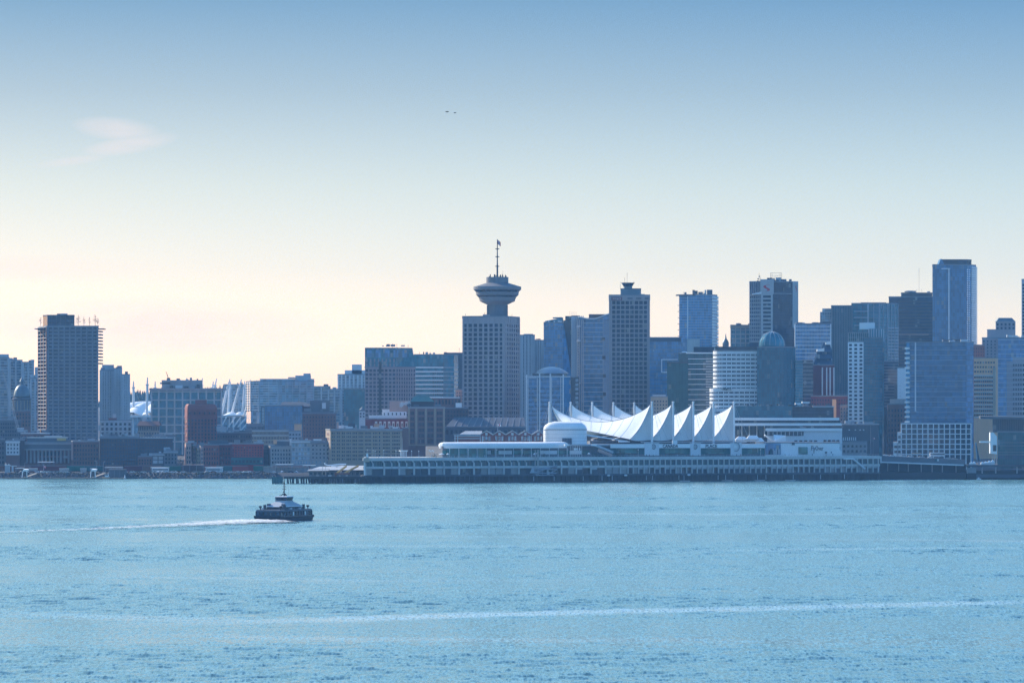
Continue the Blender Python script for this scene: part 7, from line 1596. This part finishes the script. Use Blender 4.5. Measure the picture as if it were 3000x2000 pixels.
# blue paired spire sculpture
x = X(2862, 2998); tt = thing('blue_spire', 'slender blue sail shaped sculpture on the quay', 'sculpture', x, 2998, Z(1362, 2998))
for pts_ in (((2857, 1296), (2861, 1296), (2870, 1350), (2863, 1356)), ((2860, 1300), (2862, 1304), (2874, 1360), (2866, 1362))):
    m = MB(); m.v = [(X(p, 2998), 2998, Z(q, 2998)) for p, q in pts_] + [(X(p, 2998), 2998.8, Z(q, 2998)) for p, q in pts_]; m.f = [(0, 1, 2, 3), (7, 6, 5, 4), (0, 4, 5, 1), (1, 5, 6, 2), (2, 6, 7, 3), (3, 7, 4, 0)]; m.build('blade', 'glass_blue', tt)
D = 2990
b = Bld('waterfront_hall', 'dark glass waterfront hall with an overhanging roof at the frame edge', 'building', [(2923, D), (3080, D)], 1266, 'glass_green', 60, zb=8)
MB().prism([(X(2872, D + 4), D + 4), (X(3080, D - 6), D - 6), (X(3080, D), D + 70), (X(2900, D), D + 70)], [Z(1226, D), Z(1230, D), Z(1230, D), Z(1226, D)], [Z(1219, D), Z(1223, D), Z(1221, D), Z(1217, D)]).build('overhang_roof', 'slate', b.root)
fs = b.block([(2908, D + 5), (3080, D + 5)], 1227, 1266, 'glass_dark', 50, 'upper_storey'); piers(b.root, fs[0], b.z(1266), b.z(1228), 26, .3, 'slate', .3, name='fin')
for y in (1266, 1296, 1305, 1324, 1331): bx('floor_line', 'lead', b.root, X(3000, D), D - .3, b.z(y), 39, .8, .5)
mullions(b.root, b.faces[0], b.z(1362), b.z(1266), 10, 22, 'slate', .16); windows(b.root, b.faces[0], b.z(1343), b.z(1333), 1, 8, .8, .8, 'glass', name='shop_window')
m = MB(); d = D - 1; m.v = [(X(p, d), d, Z(q, d)) for p, q in ((2901, 1266), (2910, 1266), (2921, 1278), (2921, 1330), (2901, 1328))] + [(X(p, d), d + 6, Z(q, d)) for p, q in ((2901, 1266), (2910, 1266), (2921, 1278), (2921, 1330), (2901, 1328))]
m.f = [(0, 1, 2, 3, 4), (9, 8, 7, 6, 5), (0, 5, 6, 1), (1, 6, 7, 2), (2, 7, 8, 3), (3, 8, 9, 4), (4, 9, 5, 0)]; m.build('white_end_wall', 'white', b.root); bx('dark_opening', 'glass_dark', b.root, X(2914, d), d - .1, Z(1312, d), 2.4, .4, 4.4); bx('white_arm', 'white', b.root, X(2886, d), d + 2, Z(1294, d), 7.4, 2, 1.2)
for px in (2908, 2914, 2920): bx('post', 'pale_grey', b.root, X(px, d), d + 1, Z(1345, d), .3, .3, 7)
q_ = thing('west_quay', 'dark quay deck on columns below the glass waterfront hall', 'quay', X(2920, 2980), 2980, 0)
bx('deck', 'dark_grey', q_, X(2945, 2980), 3000, Z(1364, 2980), 56, 44, 1.6); bx('wall', 'timber', q_, X(2945, 2984), 3004, 2.2, 56, 44, 8.4); bx('fender', 'slate', q_, X(2950, 2978), 2979, 2.6, 44, 1.5, 2.4)
for px in (2834, 2878, 2918, 2980, 3020): bx('column', 'concrete', q_, X(px, 2979), 2980, Z(1376, 2979), .8, .8, 5)
bx('gate_panel', 'mid_grey', q_, X(2848, 2979), 2979.6, Z(1377, 2979), 6, .4, 4)
for i, (px, w_, h_) in enumerate(((2846, 3.4, 1.4), (2854, 2.6, 1.6), (2878, 3.0, 1.5), (2888, 4.0, 1.8), (2898, 2.8, 2.4), (2908, 3.2, 2.8))):
    x = X(px, 2984); z = Z(1361, 2984); tt = thing('kiosk_tent', 'small sunlit white tent on the quay, %s from the blue sculpture side' % ('first', 'second', 'third', 'fourth', 'fifth', 'sixth')[i], 'tent', x, 2984, z, 'sunlit tents on the quay')
    bx('wall', 'white_wall', tt, x, 2984, z + h_ * .35, w_ * .9, 2, h_ * .7); MB().prism([(x - w_ / 2, 2982.6), (x + w_ / 2, 2982.6), (x + w_ / 2, 2985.4), (x - w_ / 2, 2985.4)], z + h_ * .7, z + h_ + .8, [(x - .3, 2984), (x + .3, 2984), (x + .3, 2984.2), (x - .3, 2984.2)]).build('cover', 'white', tt)
x = X(2867, 2972); tt = thing('small_boat', 'tiny white boat moored under the quay by the blue sculpture', 'boat', x, 2972, 0); MB().prism([(x - 1.6, 2971.4), (x + 1.8, 2971.4), (x + 1.6, 2972.8), (x - 1.4, 2972.8)], .1, .9).build('hull', 'white', tt); bx('cabin', 'white_wall', tt, x, 2972, 1.3, 1.2, .9, .8)
# ------------------------------------------------------------------ ferry, heading away to the south-west
FD = 1738.0
fy = thing('harbour_ferry', 'dark double ended passenger ferry with white upper deck crossing the harbour', 'ferry', X(831, FD), FD + 4, 0.0)
fy.rotation_euler = (0, 0, rad(-23)); fy.scale = (.95, .95, .97); ORG[fy] = Vector((0, 0, 0))
HWd, HL = 6.4, 17.0
def rect(hw, y0, y1): return [(-hw, y0), (hw, y0), (hw, y1), (-hw, y1)]
MB().prism(rect(HWd - .5, -HL + .8, HL - .8), -.8, 1.5, rect(HWd, -HL, HL)).build('hull', 'navy', fy)
MB().prism(rect(HWd + .15, -HL - .15, HL + .15), 1.45, 1.85).build('fender_belt', 'black_steel', fy)
MB().prism(rect(HWd - .05, -HL + .1, HL - .1), 1.85, 2.4, rect(HWd - .12, -HL + .25, HL - .25)).build('lower_wall', 'navy', fy)
MB().prism(rect(HWd - .35, -HL + .5, HL - .5), 2.4, 4.2, rect(HWd - .55, -HL + .9, HL - .9)).build('window_wall', 'glass_dark', fy)
MB().prism(rect(HWd - .35, -HL + .7, HL - .7), 4.2, 4.9, rect(HWd - .45, -HL + .95, HL - .95)).build('roof_fascia', 'hull_grey', fy)
MB().prism(rect(HWd - .6, -HL + 1.2, HL - 1.2), 4.9, 5.0).build('roof_deck', 'mid_grey', fy)
for y, s in ((-HL + .62, -1), (HL - .62, 1)):
    for i in range(7): bx('window_post', 'navy', fy, -HWd + .55 + (2 * HWd - 1.1) * i / 6, y, 3.3, .32, .5, 1.9)
    for i in range(6): bx('window', 'glass', fy, -HWd + 1.5 + (2 * HWd - 3.0) * i / 5, y - s * .02 + s * .12, 3.35, 1.45, .1, 1.35)
for x, s in ((-HWd + .4, -1), (HWd - .4, 1)):
    for i in range(13): bx('window_post', 'navy', fy, x, -HL + 1 + (2 * HL - 2) * i / 12, 3.3, .4, .36, 1.9)
    for i, y in enumerate((-9, -3.2, 3.2, 9)): bx('door', 'white' if i in (1, 3) else 'hull_grey', fy, x + s * .16, y, 3.0, .14, 1.3, 2.1)
    for y in (-11.5, -6, 0, 6, 11.5): bx('window', 'glass', fy, x + s * .12, y, 3.4, .1, 1.5, 1.2)
    bx('side_rail', 'pale_grey', fy, x * .97, 0, 5.5, .06, 2 * HL - 4, .06)
    for i in range(12): bx('rail_post', 'pale_grey', fy, x * .97, -HL + 2.2 + i * 2.7, 5.25, .05, .05, .6)
    bx('corner_fender', 'black_steel', fy, x * 1.03, -HL + .2, 2.0, .8, .8, .8); bx('corner_fender', 'black_steel', fy, x * 1.03, HL - .2, 2.0, .8, .8, .8)
MB().prism(rect(4.6, -9.0, 9.0), 5.0, 6.2, rect(4.3, -8.6, 8.6)).build('upper_house', 'dark_grey', fy)
MB().prism(rect(4.9, -9.6, 9.6), 6.2, 6.5, rect(4.7, -9.2, 9.2)).build('upper_house_eave', 'white', fy)
MB().prism(rect(4.6, -9.0, 9.0), 6.5, 8.3, rect(2.5, -4.4, 4.4)).build('sloping_roof', 'pale_grey', fy)
for s in (-1, 1):
    for i in range(5): bx('upper_window', 'glass_dark', fy, s * 4.48, -6.4 + i * 3.2, 5.6, .12, 2.2, .7)
    bx('ventilator', 'hull_grey', fy, s * 3.6, -8.2, 7.1, 1.2, 1.6, .9)
MB().prism(rect(2.5, -4.0, 4.0), 8.3, 8.9).build('bridge_base', 'pale_grey', fy)
MB().prism(rect(2.55, -3.0, 3.0), 8.9, 10.4, rect(2.95, -3.5, 3.5)).build('wheelhouse', 'glass_dark', fy)
for i in range(5): bx('bridge_post', 'dark_grey', fy, -2.7 + i * 1.35, -3.28, 9.65, .14, .16, 1.5)
for i in range(4): bx('bridge_window', 'glass', fy, -2.02 + i * 1.35, -3.30, 9.72, 1.0, .08, .95)
MB().prism(rect(3.2, -3.8, 3.8), 10.4, 10.75, rect(2.9, -3.4, 3.4)).build('bridge_roof', 'white', fy)
mb = MB(); mb.tube((0, 0, 10.7), (0, 0, 18.2), .3, .14, 7); mb.build('mast', 'black_steel', fy)
for z, w_ in ((12.6, 1.0), (13.8, 1.8), (14.9, 1.6), (16.0, 1.2), (17.2, .8)): bx('crosstree', 'black_steel', fy, 0, 0, z, w_, .12, .12)
for z, s in ((13.9, 1), (13.9, -1), (14.9, 1), (16.1, -1)): bx('mast_light', 'black_steel', fy, s * .75, 0, z, .22, .22, .3)
MB().lathe(0, -.3, [(.05, 12.2), (.42, 12.3), (.42, 12.9), (.05, 13.0)], 8).build('radar_dome', 'dark_grey', fy)
for x, z, w_ in ((-1.0, 11.1, .5), (.9, 11.2, .7), (.4, 11.6, 1.4), (-.6, 11.5, .3), (1.4, 11.1, .4), (-1.9, 11.0, .2)): bx('deck_aerial', 'black_steel', fy, x, -.5, z, w_, .3, .5)
MB().tube((1.9, .5, 10.7), (1.9, .5, 15.0), .04, .02, 4).build('whip_aerial', 'black_steel', fy); MB().tube((-1.9, .5, 10.7), (-1.9, .5, 12.0), .05, .03, 4).build('whip_aerial', 'black_steel', fy)
for x, y in ((-5.1, -13.6), (5.1, -13.6), (-5.1, 13.6), (5.1, 13.6)):
    MB().lathe(x, y, [(.25, 5.0), (.25, 5.7), (.75, 6.2), (.75, 6.6), (.2, 6.7)], 8).build('searchlight', 'black_steel', fy)
for x, y in ((-4.9, -9.6), (4.9, -9.6), (-4.9, 9.6), (4.9, 9.6)): bx('exhaust_stack', 'dark_grey', fy, x, y, 6.0, .9, 1.1, 2.2)
for x, y in ((-5.3, -11.2), (5.3, -4.0), (5.3, 5.0)): bx('life_raft', 'white_wall', fy, x, y, 5.4, .7, 1.2, .7)
# foam of the wake: churned white water, real relief
m_, n, l, b_ = nodes('foam')
g_ = n.new("ShaderNodeNewGeometry"); mp = n.new("ShaderNodeVectorMath"); mp.operation = 'MULTIPLY'; mp.inputs[1].default_value = (.5, 1.0, 1.0); l.new(g_.outputs['Position'], mp.inputs[0])
nz_ = n.new("ShaderNodeTexNoise"); nz_.inputs['Scale'].default_value = .9; nz_.inputs['Detail'].default_value = 5; l.new(mp.outputs[0], nz_.inputs['Vector'])
at = n.new("ShaderNodeAttribute"); at.attribute_name = 'cover'; at.attribute_type = 'GEOMETRY'
ma = n.new("ShaderNodeMath"); ma.operation = 'ADD'; l.new(nz_.outputs[0], ma.inputs[0]); l.new(at.outputs['Fac'], ma.inputs[1])
mr_ = n.new("ShaderNodeMapRange"); l.new(ma.outputs[0], mr_.inputs[0]); mr_.inputs[1].default_value = .90; mr_.inputs[2].default_value = 1.40
l.new(mr_.outputs[0], b_.inputs['Alpha']); b_.inputs['Base Color'].default_value = (.80, .80, .78, 1); b_.inputs['Roughness'].default_value = .9; b_.inputs['Specular IOR Level'].default_value = .1
MAT['foam'] = m_
def foam(name, path, label):
    """path: (x, y, half width, cover) stations; an uneven strip of churned water"""
    mb = MB(); cov = []; nv = 14; S = []
    for (a, c) in zip(path[:-1], path[1:]):
        L = math.hypot(c[0] - a[0], c[1] - a[1]); k = max(2, int(L / 1.3))
        for i in range(k): S.append([a[j] + (c[j] - a[j]) * i / k for j in range(4)])
    S.append(list(path[-1])); ns = len(S)
    for i, (x, y, hw, cv) in enumerate(S):
        a, c = S[max(0, i - 1)], S[min(ns - 1, i + 1)]; t_ = Vector((c[0] - a[0], c[1] - a[1])).normalized(); nn = Vector((-t_.y, t_.x))
        hw *= 5.2; hw *= 1 + .25 * math.sin(i * .37) + .15 * math.sin(i * 1.13)
        for j in range(nv + 1):
            q = j / nv * 2 - 1
            mb.v.append((x + nn.x * q * hw, y + nn.y * q * hw, .30 + (.8 * R.random() + .45) * (1 - q * q) * min(1, cv * 1.25) ** 2))
            cov.append(cv * (1 - abs(q) ** 2.2) - .12 * abs(q))
    for i in range(ns - 1):
        for j in range(nv):
            a = i * (nv + 1) + j; mb.f.append((a, a + nv + 1, a + nv + 2, a + 1))
    o = mb.build(name, 'foam', None, smooth=True); at_ = o.data.attributes.new('cover', 'FLOAT', 'POINT'); at_.data.foreach_set('value', cov)
    return tag(o, label, kind='stuff')
def WP(px, y): d = 504000.0 / (y - HZ); return X(px, d), d
st_ = [(*WP(800, 1529), 2.5, .55), (*WP(770, 1530), 4.2, .80), (*WP(735, 1531), 5.5, .82), (*WP(680, 1534), 5.2, .74), (*WP(600, 1538.5), 4.6, .66), (*WP(500, 1543), 4.2, .60), (*WP(400, 1547), 3.8, .56), (*WP(250, 1553), 3.4, .52), (*WP(120, 1558), 3.2, .50), (*WP(-60, 1563), 3.0, .46)]
foam('wake', st_, 'white foaming wake trailing behind the ferry')
foam('bow_foam', [(*WP(742, 1527.5), 1.2, .7), (*WP(780, 1531), 2.2, .8), (*WP(820, 1532.5), 2.0, .72), (*WP(850, 1529), 1.1, .45)], 'white foam along the near side of the ferry hull')
# two birds high over the harbour
def bird(px, y, d, s, label):
    x, z = X(px, d), Z(y, d); t = thing('bird', label, 'bird', x, d, z, 'birds in flight')
    MB().lathe(x, d, [(.02, z - .3 * s), (.12 * s, z - .1 * s), (.13 * s, z + .08 * s), (.05 * s, z + .28 * s)], 8).build('body', 'black_steel', t)
    for sg in (-1, 1):
        m = MB(); m.v = [(x, d, z - .1 * s), (x + sg * .35 * s, d - .1, z + .16 * s), (x + sg * .75 * s, d, z + .05 * s), (x + sg * .3 * s, d, z - .12 * s), (x, d + .1, z + .1 * s)]; m.f = [(0, 3, 1, 4), (3, 2, 1)]; m.v += [(a, c + .03, h + .03) for a, c, h in m.v]; m.f += [(9, 6, 8, 5), (6, 7, 8)]; m.build('wing', 'black_steel', t)
bird(1310, 328, 760, .48, 'larger dark bird flying high above the harbour'); bird(1333, 331, 800, .40, 'smaller dark bird flying just behind the larger one')
